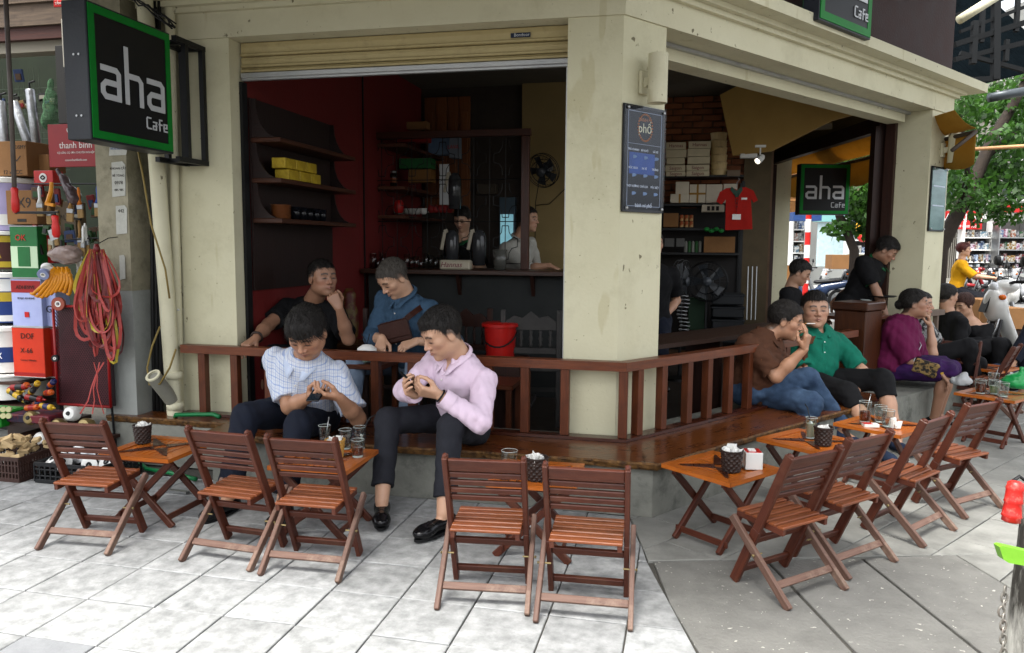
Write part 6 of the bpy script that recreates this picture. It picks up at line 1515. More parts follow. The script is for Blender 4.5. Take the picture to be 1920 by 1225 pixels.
F = Field(on_y(128,355,4.3)-.15,on_y(128,355,4.3)+.15,.008); F.rc(on_y(108,318,4.3),on_y(140,372,4.3),.008,.04,.02); F.disp(lambda P:.014*wave(14,1.5)(P)); o = net_obj('plastic_wrap',[F.net()],mat('wrap2','2a2224','57484a',rough=.2,scale=16),None); recenter(o); tag(o,'dark crinkled plastic sleeve hanging right of the red emblem box','bundle')
yl = C_('yellowplastic','b8730a','c8820f',rough=.35)
for k in range(9):
 a0 = on_y(100+k*3.5,505-(k%2)*4,4.14+.006*k); e0 = on_y(62+k*8.5,552+6*math.sin(k*.8),4.12+.006*k); md_ = (a0+e0)/2+np.array([.022,0,-.006])
 t = thing('paint_roller',e0,'yellow plastic paint roller grip in a hanging bunch','paint roller','bunch of yellow roller handles'); mb = MB(); mb.tube([a0,md_,e0*.85+md_*.15,e0,e0+(-.018,0,.006)],[.012,.014,.012,.010,.009],8); obj('grip',mb,yl,t,smooth=True)
 mb = MB(); mb.lathe(a0*.6+md_*.4,[(.0155,0),(.0155,.012)],n=10,ax=nrm(md_-a0)); obj('collar',mb,yl,t)
t = on_y(112,360,4.22); mb = MB(); mb.tube([on_y(97,342,4.22),on_y(96,360,4.22),on_y(90,380,4.22)],[.012,.014,.016],8); mb.beam(on_y(86,382,4.22),on_y(102,385,4.22),.02,.02); single('yellow_grip',mb,yl,'single yellow plastic grip hanging near the red emblem box','handle',smooth=False)
def roll(px,py,y,r,w_,ax,m_,label):
 c = on_y(px,py,y); ax = nrm(ax); t = thing('tape_roll',c,label,'tape'); mb = MB(); mb.lathe(c-ax*w_/2,[(r*.45,0),(r,0),(r,w_),(r*.45,w_),(r*.45,0)],n=22,ax=ax,caps=False); obj('tape',mb,m_,t,smooth=True,ang=40)
 mb = MB(); mb.lathe(c-ax*(w_/2+.0005),[(r*.28,0),(r*.45,0),(r*.45,w_+.001),(r*.28,w_+.001),(r*.28,0)],n=18,ax=ax,caps=False); obj('core',mb,M_PAPER,t)
roll(88,504,4.13,.035,.03,(.5,-.6,-.5),M_WHITE,'white tape roll hanging above the yellow handles')
roll(82,514,4.11,.035,.03,(.3,-.8,-.4),C_('bluetape','7d86a8'),'bluish tape roll just under the white one')
roll(110,570,4.10,.042,.02,(.2,-1,0),C_('salmon','8c4636'),'salmon abrasive disc hanging at the corner of the mesh frame')
roll(104,672,4.05,.022,.02,(.2,-1,0),M_BLACK,'small black tape roll on the left of the mesh frame')
t = thing('mesh_rack',on_y(150,762,4.12),'dark expanded-metal mesh rack in a red frame under the straps','rack')
x0,x1 = on_y(104,660,4.12)[0],on_y(203,660,4.12)[0]; zt,zb3 = on_y(150,575,4.12)[2],on_y(150,760,4.12)[2]
for a,b in (((x0,zb3),(x0,zt)),((x1,zb3),(x1,zt)),((x0,zb3),(x1,zb3)),((x0,zt),(x1,zt))):
 mb = MB(); mb.tube([(a[0],4.12,a[1]),(b[0],4.12,b[1])],.009,8); obj('frame_tube',mb,DRED,t,smooth=True)
mb = MB(); n = 22; H_ = zt-zb3; W_ = x1-x0
for i in range(-16,n):
 for sg in (1,-1):
  p0 = x0+i*W_/n*1.0; pts = []
  a = np.array([p0,zb3]); L_ = H_
  xs = p0; xe = p0+H_*.75
  t0 = max(0,(x0-xs)/(xe-xs)); t1 = min(1,(x1-xs)/(xe-xs))
  if t1<=t0:continue
  f_ = lambda tt:(xs+(xe-xs)*tt if sg>0 else x0+x1-(xs+(xe-xs)*tt),4.13+.002*sg,zb3+H_*tt)
  mb.beam(f_(t0),f_(t1),.0045,.002,up=(0,1,0))
obj('mesh',mb,C_('mauvemesh','3b1c22','55282e',rough=.5),t)
mb = MB(); mb.box(((x0+x1)/2,4.16,(zt+zb3)/2),(W_,.01,H_)); obj('backing',mb,C_('meshback','241518'),t)
mb = MB()
for sx in (x0+.01,x1-.01):mb.tube([(sx,4.14,zb3),(sx,4.16,0)],.008,6)
obj('leg',mb,M_BLACK,t)
rr = random.Random(5); top = on_y(181,462,4.04); t = thing('strap_bunch',on_y(181,745,4.04),'bunch of faded red and yellow packing straps hanging in loops by the pole','straps',None)
sr = C_('strapred','8a2a26','9a3832',rough=.4); sr2 = C_('strapred2','5a1817','6c2022',rough=.4); sy = C_('strapyellow','9c8a26','b09a30',rough=.4)
for k in range(64):
 L_ = rr.uniform(.28,.62) if k>6 else rr.uniform(.60,.70); wd = rr.uniform(-.5,.5); spread = rr.uniform(.02,.17); cx_ = top[0]+wd*.22; dy = rr.uniform(-.05,.05); pts = []
 for i in range(17):
  a = i/16; s_ = math.sin(a*PI)**.7
  xx = top[0]+(cx_-top[0])*s_+spread*math.cos(a*PI)*(.2+s_*.8); zz = top[2]-.02-L_*s_
  pts.append(np.array([xx+rr.uniform(-.004,.004),top[1]+dy*s_+.012*math.cos(a*PI),zz]))
 mb = MB(); upv = nrm((rr.uniform(-.4,.4),1,rr.uniform(-.2,.2)))
 V = []; w2 = rr.uniform(.007,.012)
 for i,p in enumerate(pts):
  tg = nrm(pts[min(i+1,16)]-pts[max(i-1,0)]); sdv = nrm(np.cross(tg,upv)); tw = math.sin(i*.35+k)*.7; sdv = sdv*math.cos(tw)+np.cross(tg,sdv)*math.sin(tw); V +=[p-sdv*w2,p+sdv*w2]
 mb.add(V,[(2*i,2*i+2,2*i+3,2*i+1) for i in range(16)]); o = obj('strap',mb,sy if k%9==3 else (sr if k%3 else sr2),t); o.modifiers.new('thick','SOLIDIFY').thickness = .0015
mb = MB(); mb.lathe(top-UZ*.035,[(.016,0),(.02,.02),(.012,.05)],n=10); obj('knot',mb,sr2,t,smooth=True)
mb = MB(); mb.tube([top+UZ*.01,top+UZ*.05+np.array([0,.1,0]),top+np.array([0,.2,.06])],.003,5); obj('hook',mb,M_BLACK,t)
for k in range(3):
 p_ = [on_y(176+k*8+j*(4-7*k)+3*math.sin(j*2+k),680+j*24,4.02-.01*j) for j in range(5)]
 mb = MB()
 for a,b in zip(p_,p_[1:]):mb.beam(a,b,.010,.0015,up=(.3,1,.3),ext=.002)
 obj('strap',mb,sr,t)
cols = [C_('tubeblack','111113',rough=.3),C_('tubeorange','a8480f',rough=.35),C_('tubeyellow','b08c1c',rough=.35),DRED,C_('tubeblue','1a1e48',rough=.35)]
rr = random.Random(9)
for k in range(15):
 c = on_y(rr.uniform(28,98),rr.uniform(712,770),4.02+rr.uniform(-.04,.08)); a = rr.uniform(-.5,.7); d_ = nrm((math.cos(a),rr.uniform(-.6,.2),math.sin(a)*.8))
 t = thing('battery_tube',c,['black','orange','yellow','dark red','dark blue'][k%5]+' printed tube in the heap on the shop tray','tube','heap of printed tubes on the shop tray'); mb = MB(); mb.lathe(c-d_*.065,[(.013,0),(.019,.003),(.019,.10),(.017,.104),(.006,.108),(.006,.13)],n=12,ax=d_); mb.lathe(c-d_*.066,[(.012,0),(.012,.001)],n=8,ax=d_); obj('body',mb,cols[k%5],t,smooth=True,ang=40)
 mb = MB(); mb.lathe(c-d_*.03,[(.0196,0),(.0196,.045)],n=12,ax=d_,caps=False); obj('printed_band',mb,cols[(k+2)%5],t,smooth=True)
c = on_y(70,780,4.05); single('tube_tray',MB().box(c-UZ*.0,(.36,.20,.05),ch=.006),C_('traycol','1d1830','5c1820',scale=12,contrast=.05),'printed cardboard tray under the heap of tubes','tray')
st = thing('low_stand',(c[0]-.1,4.15,0),'dark timber stand carrying the tray and green basket','stand')
mb = MB(); mb.box((c[0]-.10,4.12,c[2]-.04),(.62,.30,.03)); obj('top',mb,M_DARKWOOD,st); mb = MB(); mb.box((c[0]-.10,4.22,(c[2]-.06)/2),(.58,.05,c[2]-.06)); obj('back',mb,M_DARKWOOD,st)
def crate(px0,px1,pyb,h,y_d,m_,label,n=9):
 a = on_z(px0,pyb); b = on_z(px1,pyb); w_ = b[0]-a[0]; x = (a[0]+b[0])/2; y = a[1]; t = thing('plastic_crate',(x,y+y_d/2,0),label,'crate'); cols_ = []
 for (c,sx,sy) in (((x,y,0),w_,.006),((x,y+y_d,0),w_,.006),((x-w_/2,y+y_d/2,0),.006,y_d),((x+w_/2,y+y_d/2,0),.006,y_d)):
  mb = MB(); L_ = max(sx,sy); horiz = sx>sy
  for z_,th in ((h-.012,.024),(.012,.024),(h*.36,.008),(h*.66,.008)):mb.box((c[0],c[1],z_),(sx,sy,th) if horiz else (sx,sy,th),ch=.001)
  for k in range(n+1):
   o_ = -L_/2+L_*k/n; mb.box((c[0]+(o_ if horiz else 0),c[1]+(0 if horiz else o_),h/2),(.010 if horiz else .0065,.0065 if horiz else .010,h-.02))
  obj('side',mb,m_,t)
 mb = MB(); mb.box((x,y+y_d/2,.006),(w_,y_d,.01)); obj('bottom',mb,m_,t)
 return x,y,w_,h,t
BC = C_('crate_brown','2d1c18','3b2620',rough=.5); BK = C_('crate_black','0d0e10','17181b',rough=.45); GC = C_('crate_green','0c5a16','147a22',rough=.4)
x,y,w_,h,_ = crate(-62,62,897,.15,.30,BC,'brown plastic crate full of small wooden blocks at the left edge',16)
bw = mat('raw_wood','9c8560','b59d74',rough=.7,rnd=.12,scale=12); rr = random.Random(3)
for k in range(30):
 c = np.array([x+rr.uniform(-.45,.48)*w_,y+rr.uniform(.02,.28),.13+rr.uniform(0,.09)]); A3 = frame((rr.uniform(-.5,.5),rr.uniform(-.6,.2),1),(1,rr.uniform(-1,1),0)); mb = MB(); mb.box(c,(rr.uniform(.05,.085),rr.uniform(.03,.05),rr.uniform(.018,.03)),A3,ch=.003)
 o = single('wood_block',mb,bw,'small pale wooden block heaped in the brown crate','wood block','wooden blocks heaped in the brown crate')
x,y,w_,h,_ = crate(66,215,905,.125,.34,BK,'black plastic crate with metal discs and cups in front of the pole',12)
for k in range(9):
 c = np.array([x+rr.uniform(-.42,.42)*w_,y+rr.uniform(.05,.28),.06+rr.uniform(0,.07)]); ax = nrm((rr.uniform(-.5,.5),-rr.uniform(.3,1),rr.uniform(0,.8))); t = thing('cutting_disc',c,'grey or white metal disc lying in the black crate','disc','discs in the black crate')
 mb = MB(); mb.lathe(c,[(.010,0),(.052,.004),(.056,.010),(.046,.014),(.022,.012),(.010,.012),(.010,0)],n=20,ax=ax,caps=False); obj('rim',mb,M_STEEL if k%2 else M_WHITE,t,smooth=True,ang=40); mb = MB(); mb.lathe(c+ax*.013,[(.009,0),(.020,.0),(.016,.006),(.009,.006)],n=14,ax=ax,caps=False); obj('hub',mb,M_BLACK,t)
for k,(px,py) in enumerate(((58,786),(108,800),(133,778),(160,800),(76,826))):
 c = on_y(px,py,3.98+.02*(k%2)); m_ = mat('brassy','6c5c38','8d7d55',rough=.35,metal=.5,scale=20) if k not in (2,4) else M_WHITE
 t = thing('wire_brush_cup',c,'round metal cup with dark centre on the ledge behind the first chair','cup','round cups on the shop ledge'); mb = MB(); mb.lathe(c-(0,-.03,0),[(.045,0),(.045,.045),(.034,.062),(.014,.066)],n=20,ax=(.15,-1,.25)); obj('shell',mb,m_,t,smooth=True,ang=40); mb = MB(); mb.lathe(c-(0,-.03,0)+nrm((.15,-1,.25))*.066,[(0,0),(.014,0),(.011,.006),(0,.006)],n=12,ax=(.15,-1,.25),caps=False); obj('centre',mb,M_BLACK,t)
lg = on_y(110,812,4.0); st = thing('ledge_board',(lg[0],4.08,0),'low plank ledge under the round cups','shelf'); mb = MB(); mb.box((lg[0],4.08,lg[2]-.035),(.62,.22,.02)); obj('board',mb,M_DARKWOOD,st); mb = MB(); mb.box((lg[0],4.16,(lg[2]-.05)/2),(.56,.02,lg[2]-.05)); obj('support',mb,M_DARKWOOD,st)
gx0 = on_y(-20,775,3.95); t = thing('green_basket',(gx0[0],3.95,gx0[2]-.08),'bright green basket of pale cord rolls at the left edge','basket'); mb = MB(); mb.box((gx0[0],4.0,gx0[2]-.03),(.26,.2,.10),ch=.01); obj('basket',mb,GC,t)
for k in range(6):
 c = on_y(-2+10*(k%3),768+12*(k//3),3.89); mb = MB(); mb.lathe(c,[(.006,0),(.018,.0),(.018,.012),(.006,.012)],n=12,ax=(0.2,-1,.2)); o = single('cord_roll',mb,mat('p_cord','9a9a70'),'pale cord roll with a hole in the green basket','roll','cord rolls in the green basket')
YPf = 4.22
x0,x1 = on_y(193,600,YPf)[0],on_y(250,600,YPf)[0]
t = thing('utility_pole',((x0+x1)/2,YPf+.15,0),'square weathered concrete pole with torn paper ads between shop and cafe','pole')
M_POLE = mat('pole_concrete','77725f','99937e',rough=.9,scale=7,bump=.6,bscale=26,dirt='35301f',dirt_amt=.6,dirt_scale=6); M_POLEP = mat('pole_paint','858884','999c97',rough=.7,scale=5,bump=.25,dirt='474a48',dirt_amt=.5)
zs_ = on_y(220,545,YPf)[2]
mb = MB(); mb.prism([(x0,YPf,0),(x1,YPf,0),(x1+.0,YPf+.30,0),(x0,YPf+.30,0)],UZ,4.2-zs_,o=UZ*zs_); obj('shaft',mb,M_POLE,t)
mb = MB(); mb.prism([(x0-.005,YPf-.004,0),(x1+.004,YPf-.004,0),(x1+.004,YPf+.30,0),(x0-.005,YPf+.30,0)],UZ,zs_-.001); obj('painted_base',mb,M_POLEP,t)
for (a,b,c,d,lines) in ((210,303,237,370,['KHOAN CẮT','BÊ TÔNG','0978','085 985']),(218,385,240,440,['442']),(225,478,236,525,[]),(205,276,240,292,['0978.085.985'])):
 x,z,w_,h = fr_(a,b,c,d,YPf); n_ = thing('paper_notice',(x,YPf-.004,z),'torn paper notice pasted on the concrete pole, '+{303:'with two text blocks',385:'torn to a wedge',478:'blank white strip',276:'blue phone number sticker'}[b],'notice')
 mb = MB(); mb.prism([(x-w_/2,YPf-.003,z-h/2),(x+w_*.42,YPf-.003,z-h*.46),(x+w_/2,YPf-.003,z+h*.40),(x+w_*.3,YPf-.003,z+h/2),(x-w_*.45,YPf-.003,z+h*.47)],(0,-1,0),.002); obj('paper',mb,mat('notice_paper','9b9b93','b2b2aa',rough=.9,scale=30),n_)
 for i,s_ in enumerate(lines):text('lettering',s_,.02 if len(s_)>4 else .03,(x,YPf-.006,z+h*(.3-.2*i)),PXA,UZ,C_('inkblue','1d4a7a') if b==276 else ink,n_)
for k,(pxt,pxb,r,y_,lab,m_) in enumerate(((292,330,.048,4.30,'thick cream drain pipe with open side branch by the left pillar',M_PLASTER2),(325,337,.030,4.40,'thin cream pipe squeezed against the left pillar',M_PLASTER2))):
 a = on_y(pxt,280,y_); b = on_y(pxb,790,y_); a2 = a+(a-b)*1.4; t = thing('drain_pipe',b,lab,'pipe'); mb = MB(); mb.tube([a2,a,b*.5+a*.5,b-UZ*.1,b-UZ*.3 if k else b-UZ*.22],r,14); obj('pipe',mb,m_,t,smooth=True,ang=50)
 if k == 0:
  for fz in (.10,.30):c = b+UZ*fz; mb = MB(); mb.lathe(c-UZ*.02,[(r*1.12,0),(r*1.14,.03),(r*1.02,.045)],n=18); obj('joint',mb,m_,t,smooth=True)
  j0 = on_y(322,750,4.28); j1 = on_y(288,706,4.14); mb = MB(); mb.tube([j0,j1],.045,14); obj('branch',mb,mat('pvc_grey','77756a','8a887c',rough=.6),t,smooth=True,ang=50); mb = MB(); mb.lathe(j1,[(.032,.001),(.047,.001),(.047,.012),(.032,.012)],n=16,ax=nrm(j1-j0),caps=False); obj('collar',mb,M_PLASTER2,t)
for (pts,r,m_,lab) in (([(258,280),(268,330),(283,420),(310,505),(318,560)],.006,mat('tan_cable','6d5a2a','82703a',rough=.6),'tan cable curling down between pole and pipe'),([(330,655),(318,690),(300,720),(280,722),(276,690),(285,650),(300,612)],.006,mat('tan_cable','6d5a2a'),'loop of yellow tan cable round the pipe branch')):
 mb = MB(); mb.tube([on_y(px,py,4.12+.01*i) for i,(px,py) in enumerate(pts)],r,6); single('cable',mb,m_,lab,'cable',smooth=True)
mb = MB()
for k in range(3):mb.tube([on_y(283+k*8,-40,4.36),on_y(284+k*7,300,4.36),on_y(286+k*7,560,4.36),on_y(290+k*7,800,4.36)],.012,7)
single('black_conduits',mb,mat('conduit','141414','202020',rough=.6),'bundle of dark conduits running down between pole and pipes','cables',smooth=True)
mb = MB(); mb.tube([on_z(262,868,.12)+(0,.25,0),on_z(285,812,.2)+(0,.2,0),on_y(330,778,4.2),on_y(400,777,4.22),on_y(412,782,4.2)],.014,8); single('green_hose',mb,M_GREENPIPE,'bright green hose running along the ledge behind the railing','hose',smooth=True)
gz_ = [on_z(258,868),on_z(275,885),on_z(320,893),on_z(368,905)]; mb = MB(); mb.tube([p+UZ*.02 for p in gz_],.013,8); mb.tube([gz_[0]+UZ*.02,gz_[0]+UZ*.12+(0,.1,0)],.013,8); single('green_hose',mb,M_GREENPIPE,'green hose lying on the ground under the leftmost table','hose',smooth=True)
mb = MB(); tg_ = on_y(340,580,4.43); mb.lathe(tg_,[(.010,0),(.010,.05),(.006,.055)],n=8,ax=(0.2,-1,0)); single('wall_stub',mb,M_WHITE,'small white pipe stub sticking out of the left pillar','pipe')
a,b = on_z(300,921),on_z(352,927); mb = MB(); mb.beam(a+UZ*.01,b+UZ*.01,.03,.012); single('metal_strip',mb,M_STEEL,'shiny metal strip lying on the pavement by the plinth','strip')
y_ = 3.3; t = thing('awning_crank',on_y(60,400,y_),'long steel awning crank with two red grips hanging at the far left','crank')
mb = MB(); mb.tube([on_y(8,-60,y_),on_y(20,180,y_),on_y(27,352,y_)],.011,8); obj('rod',mb,mat('rusty_steel','3a302b','57504b',rough=.6),t,smooth=True)
mb = MB(); mb.tube([on_y(29,400,y_),on_y(33,399,y_),on_y(103,400,y_),on_y(104,406,y_)],.006,6); obj('crank_arm',mb,M_BLACK,t,smooth=True)
for a,b in (((27,352),(30,400)),((103,404),(106,446))):
 p,q = on_y(*a,y_),on_y(*b,y_); L_ = np.linalg.norm(q-p); mb = MB(); mb.lathe(p,[(.012,0),(.018,.006),(.015,L_*.3),(.019,L_*.5),(.019,L_*.85),(.012,L_)],n=14,ax=nrm(q-p)); obj('grip',mb,M_RED,t,smooth=True)
mb = MB(); rr = random.Random(2)
for k in range(7):
 p = [on_y(255+70*u+rr.uniform(-6,6),0+48*u+rr.uniform(-8,8),4.2+.02*k) for u in np.linspace(-.4,1,7)]; mb.tube(p,.005,5)
single('cable_tangle',mb,M_BLACK,'tangle of black cables behind the top of the large sign','cables',smooth=True)
rr = random.Random(21); pk = [C_('pkblack','15130f'),C_('pkbrown','4a3523'),C_('pkred','6d1715'),C_('pkpale','8d8a7c'),C_('pkgreen','23401f'),C_('pkblue','25365a'),C_('pktan','7a6038')]
for k in range(34):
 px,py = rr.uniform(66,190),rr.uniform(352,468) if k<24 else rr.uniform(135,225);
 if k>=24:px = rr.uniform(2,112)
 y_ = 4.36+rr.uniform(0,.12) if k<24 else 5.15; q = on_y(px,py,y_); w_,h_ = rr.uniform(.03,.07),rr.uniform(.05,.11); A3 = frame((rr.uniform(-.25,.25),rr.uniform(-.2,.2),1),(1,rr.uniform(-.4,.4),0)); mi_ = rr.randrange(7)
 t = thing('hanging_packet',q,['black','brown','dark red','pale','green','blue','tan'][mi_]+' carded packet hanging in the shop clutter '+('behind the brushes' if k<24 else 'on the green wire wall'),'packet','carded packets hanging in the shop')
 mb = MB(); mb.box(q,(w_,.018,h_),A3,ch=.003); obj('card',mb,pk[mi_],t); mb = MB(); mb.box(q-A3[1]*.011-A3[2]*h_*.1,(w_*.6,.01,h_*.5),A3,ch=.002); obj('content',mb,pk[(mi_+3)%7],t)
# cafe interior
XW = -2.826
ly = on_pl(684,400,(XW,0,0),(1,0,0))[1]; ye = on_pl(790,200,(XW,0,0),(1,0,0))[1]
ye = min(ye,9.6)
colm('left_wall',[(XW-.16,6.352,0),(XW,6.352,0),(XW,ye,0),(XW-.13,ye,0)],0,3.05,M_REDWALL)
mb = MB(); mb.beam((XW+.008,ly-.03,ZF),(XW+.008,ly-.03,3.0),.012,.012,up=(0,1,0)); obj('conduit',mb,M_BLACK,cafe)
yb = ye
x0,x1 = on_y(798,200,yb)[0],on_y(884,200,yb)[0]; x2 = on_y(979,200,8.2)[0]
x2 = on_y(979,200,7.9)[0]
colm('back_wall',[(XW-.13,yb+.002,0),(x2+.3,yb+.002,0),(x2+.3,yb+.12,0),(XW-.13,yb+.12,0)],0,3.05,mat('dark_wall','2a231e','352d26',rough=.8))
wp = thing('timber_panelling',((x0+x1)/2,yb,0),'orange brown timber door panelling behind the bar','panelling'); n = 4
for k in range(n):
 mb = MB(); w_ = (x1-x0)/n; mb.box((x0+w_*(k+.5),yb-.03,2.35),(w_-.008,.03,1.2),ch=.003); mb.box((x0+w_*(k+.5),yb-.05,2.4),(w_*.55,.012,.8),ch=.004); obj('panel',mb,wood('door_orange','5c3316','77451f',rough=.5,rnd=.08),wp)
x2b = on_y(1238,300,8.2)[0]
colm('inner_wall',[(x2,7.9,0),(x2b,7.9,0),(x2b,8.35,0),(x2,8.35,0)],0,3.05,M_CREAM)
BRW = mat('brick','6a3c26','8f5a3c',rough=.9,scale=9,bump=.5,bscale=40,rnd=.25); yk = 8.9
xa,xb = on_y(1225,200,yk)[0],on_y(1392,200,yk)[0]
bwl = thing('brick_wall',((xa+xb)/2,yk,0),'exposed red brown brick wall above the shelves in the right bay','wall')
mb = MB(); mb.box(((xa+xb)/2+.1,yk+.10,1.52),(xb-xa+.5,.15,3.05)); obj('mortar',mb,mat('mortar','5a4636','6e5846',rough=.95,bump=.4),bwl)
bm_ = MB(); bm_.box((0,0,0),(.205,.05,.058),ch=.004); bme = bm_.mesh('brick',BRW); rr = random.Random(4); cnt = 0
for r_ in range(18):
 zz = 1.86+r_*.068
 for k in range(int((xb-xa)/.215)+2):
  x = xa+k*.215-(.107 if r_%2 else 0); o = link('brick',bme,bwl); o.matrix_parent_inverse = PM(bwl).inverted(); o.location = (x,yk+.008+rr.uniform(-.006,.006),zz); o.rotation_euler = (rr.uniform(-.02,.02),rr.uniform(-.01,.01),rr.uniform(-.02,.02)); o.scale = (rr.uniform(.95,1.0),1,rr.uniform(.9,1.0))
xc,xd = on_y(1392,300,yk)[0],on_y(1446,300,yk)[0]
colm('passage_wall',[(xc+.02,yk-.05,0),(xd,yk-.05,0),Fp(3.8,-.03),Fp(3.8,.1),Fp(4.2,.1),(xc+.02,11.0,0)],0,3.05,mat('passage_cream','4d4230','5a4e39',rough=.85))
_cl = at_d(1352,235,7.9); _dv = nrm((FARJ+FN*-.12-_cl)*(1,1,0)); pl0 = _cl; PN = np.array([_dv[1],-_dv[0],0])
if PN@CF>0:PN = -PN
q = [on_pl(px,py,pl0,PN) for px,py in ((1350,178),(1357,215),(1366,255),(1374,292),(1445,284),(1560,226),(1672,196),(1672,120),(1420,120),(1385,160))]
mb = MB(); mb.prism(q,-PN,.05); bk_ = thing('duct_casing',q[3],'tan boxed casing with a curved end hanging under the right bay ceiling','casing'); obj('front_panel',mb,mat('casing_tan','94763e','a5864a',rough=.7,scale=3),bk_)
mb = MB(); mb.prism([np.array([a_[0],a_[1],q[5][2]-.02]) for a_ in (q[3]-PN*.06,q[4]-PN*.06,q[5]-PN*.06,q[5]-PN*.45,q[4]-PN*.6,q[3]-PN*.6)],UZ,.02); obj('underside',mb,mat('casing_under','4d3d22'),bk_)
ws = thing('wall_shelf',(XW,5.2,1.3),'dark scalloped wooden shelf unit with three boards on the red wall','shelf')
ya,yb2 = 4.62,5.78; zt = 2.30
mb = MB(); mb.box((XW+.012,(ya+yb2)/2,1.72),(.015,yb2-ya,1.25)); obj('back_board',mb,wood('shelf_dark','140a07','241310',rough=.6),ws)
for z in (2.075,1.815,1.555):
 mb = MB(); mb.box((XW+.12,(ya+yb2)/2,z),(.215,yb2-ya,.030),ch=.003); obj('shelf_board',mb,wood('shelf_mid','2a130a','45230f',rough=.5),ws)
for y in (ya+.015,yb2-.015):
 for (z0,z1) in ((2.092,2.34),(1.832,2.058),(1.572,1.798)):
  pr = [(XW+.02,z0),(XW+.20,z0)]+[(XW+.20-.15*math.sin(a),z0+(z1-z0)*(1-math.cos(a))) for a in np.linspace(.15,PI/2,6)]+[(XW+.02,z1)]
  mb = MB(); mb.prism([(x,y,z) for x,z in pr],(0,1,0),.018,o=(0,-.009,0)); obj('bracket',mb,MATS['shelf_dark'],ws)
yp = mat('yellow_pack','9a7f1a','b39928',rough=.5,scale=30,contrast=.1)
for k,(dy,dz) in enumerate(((.14,0),(.30,0),(.46,0),(.10,.072),(.25,.072),(.40,.072))):
 mb = MB(); mb.box((XW+.15,ya+.08+dy,1.832+.035+dz),(.10,.148,.068),ch=.004); single('yellow_packet',mb,yp,('lower' if dz==0 else 'upper')+' row yellow packet on the red wall shelf, '+['nearest','middle','farthest'][k%3],'packet','yellow packets on the red wall shelf')
mb = MB()
for k in range(11):mb.lathe((XW+.13,ya+.16,1.572+k*.0085),[(.0,0),(.045,0),(.068,.006),(.066,.008),(0,.003)],n=16,caps=False)
single('saucer_stack',mb,mat('saucer','6a3c1c','7c4a26',rough=.4),'stack of tan saucers on the lowest shelf of the red wall','saucers',smooth=True)
for k in range(5):
 mb = MB(); mb.lathe((XW+.13,ya+.36+k*.10,1.572),[(.03,0),(.036,.09),(.033,.09),(.028,.006)],n=14); single('dark_glass',mb,mat('dkglass','0c0c10','15161c',rough=.15),'dark upturned glass on the lowest shelf of the red wall','glass','dark glasses on the red wall shelf',smooth=True)
yf = 6.35; zc = on_y(900,507,yf)[2]
bar = thing('bar_counter',(-1.9,yf+.3,ZF),'dark bar counter with worn timber top along the back of the cafe','counter')
xl_,xr_ = XW+.02,-.30
mb = MB(); mb.box(((xl_+xr_)/2,yf+.30,zc-.020),(xr_-xl_,.68,.040),ch=.004); obj('top',mb,wood('bar_top','24120a','3a2012',rough=.35),bar)
mb = MB(); mb.box(((xl_+xr_)/2,yf+.34,(zc-.042+ZF)/2),(xr_-xl_-.04,.50,zc-.042-ZF)); obj('body',mb,mat('bar_front','1d1f1f','2a2c2b',rough=.8,scale=3),bar)
for xx in (-1.95,-1.30,-.75):
 mb = MB(); mb.prism([(xx,yf,zc-.042),(xx,yf+.09,zc-.042),(xx,yf+.09,zc-.22)],(1,0,0),.03); obj('bracket',mb,M_DARKWOOD,bar)
yl_ = yf+.42; lt_ = thing('lattice_screen',(-1.9,yl_,zc),'wrought iron lattice in a timber frame standing on the bar counter','screen')
X0,X1 = on_y(682,380,yl_)[0],on_y(985,380,yl_)[0]; ZT = on_y(830,246,yl_)[2]; IR = mat('wrought_iron','0a0a0b','121112',rough=.5)
mb = MB(); mb.box(((X0+X1)/2,yl_,ZT-.03),(X1-X0+.09,.06,.06),ch=.003); obj('top_rail',mb,M_DARKWOOD if False else wood('frame_wood','2e130a','45200f',rough=.4),lt_)
for x in (X0,X1):mb = MB(); mb.box((x,yl_,(zc+ZT-.062)/2),(.07,.055,ZT-.062-zc),ch=.003); obj('post',mb,MATS['frame_wood'],lt_)
W_ = X1-X0-.07; nC,nR = 5,3; cw = W_/nC; ch_ = (ZT-.06-zc-.05)/nR
for i in range(1,nC*2):
 mb = MB(); x = X0+.035+i*cw/2; mb.tube([(x,yl_,zc+.05),(x,yl_,ZT-.06)],.0042,5); obj('iron_bar',mb,IR,lt_)
for j in range(nR+1):
 mb = MB(); z = zc+.05+j*ch_; mb.tube([(X0+.035,yl_-.006,z),(X1-.035,yl_-.006,z)],.0042,5); obj('iron_bar',mb,IR,lt_)
for i in range(nC):
 for j in range(nR):
  cx_,cz_ = X0+.035+(i+.5)*cw,zc+.05+(j+.5)*ch_; mb = MB(); a_,b_ = cw*.40,ch_*.40
  for sx in (-1,1):
   for sz in (-1,1):
    pts = [(cx_+sx*a_*.25,yl_+.005,cz_+sz*b_),(cx_+sx*a_*.30,yl_+.005,cz_+sz*b_*.62),(cx_+sx*a_*.52,yl_+.005,cz_+sz*b_*.34),(cx_+sx*a_*.95,yl_+.005,cz_+sz*b_*.25)]
    mb.tube(pts,.0038,5)
  mb.tube([(cx_-a_*.95,yl_+.005,cz_+b_*.25),(cx_-a_*.95,yl_+.005,cz_-b_*.25)],.0038,5); mb.tube([(cx_+a_*.95,yl_+.005,cz_+b_*.25),(cx_+a_*.95,yl_+.005,cz_-b_*.25)],.0038,5)
  mb.tube([(cx_-a_*.25,yl_+.005,cz_+b_),(cx_+a_*.25,yl_+.005,cz_+b_)],.0038,5); mb.tube([(cx_-a_*.25,yl_+.005,cz_-b_),(cx_+a_*.25,yl_+.005,cz_-b_)],.0038,5); obj('iron_motif',mb,IR,lt_)
bs_ = thing('bar_shelves',(XW,7.6,1.2),'dark shelves along the red wall behind the iron lattice','shelf')
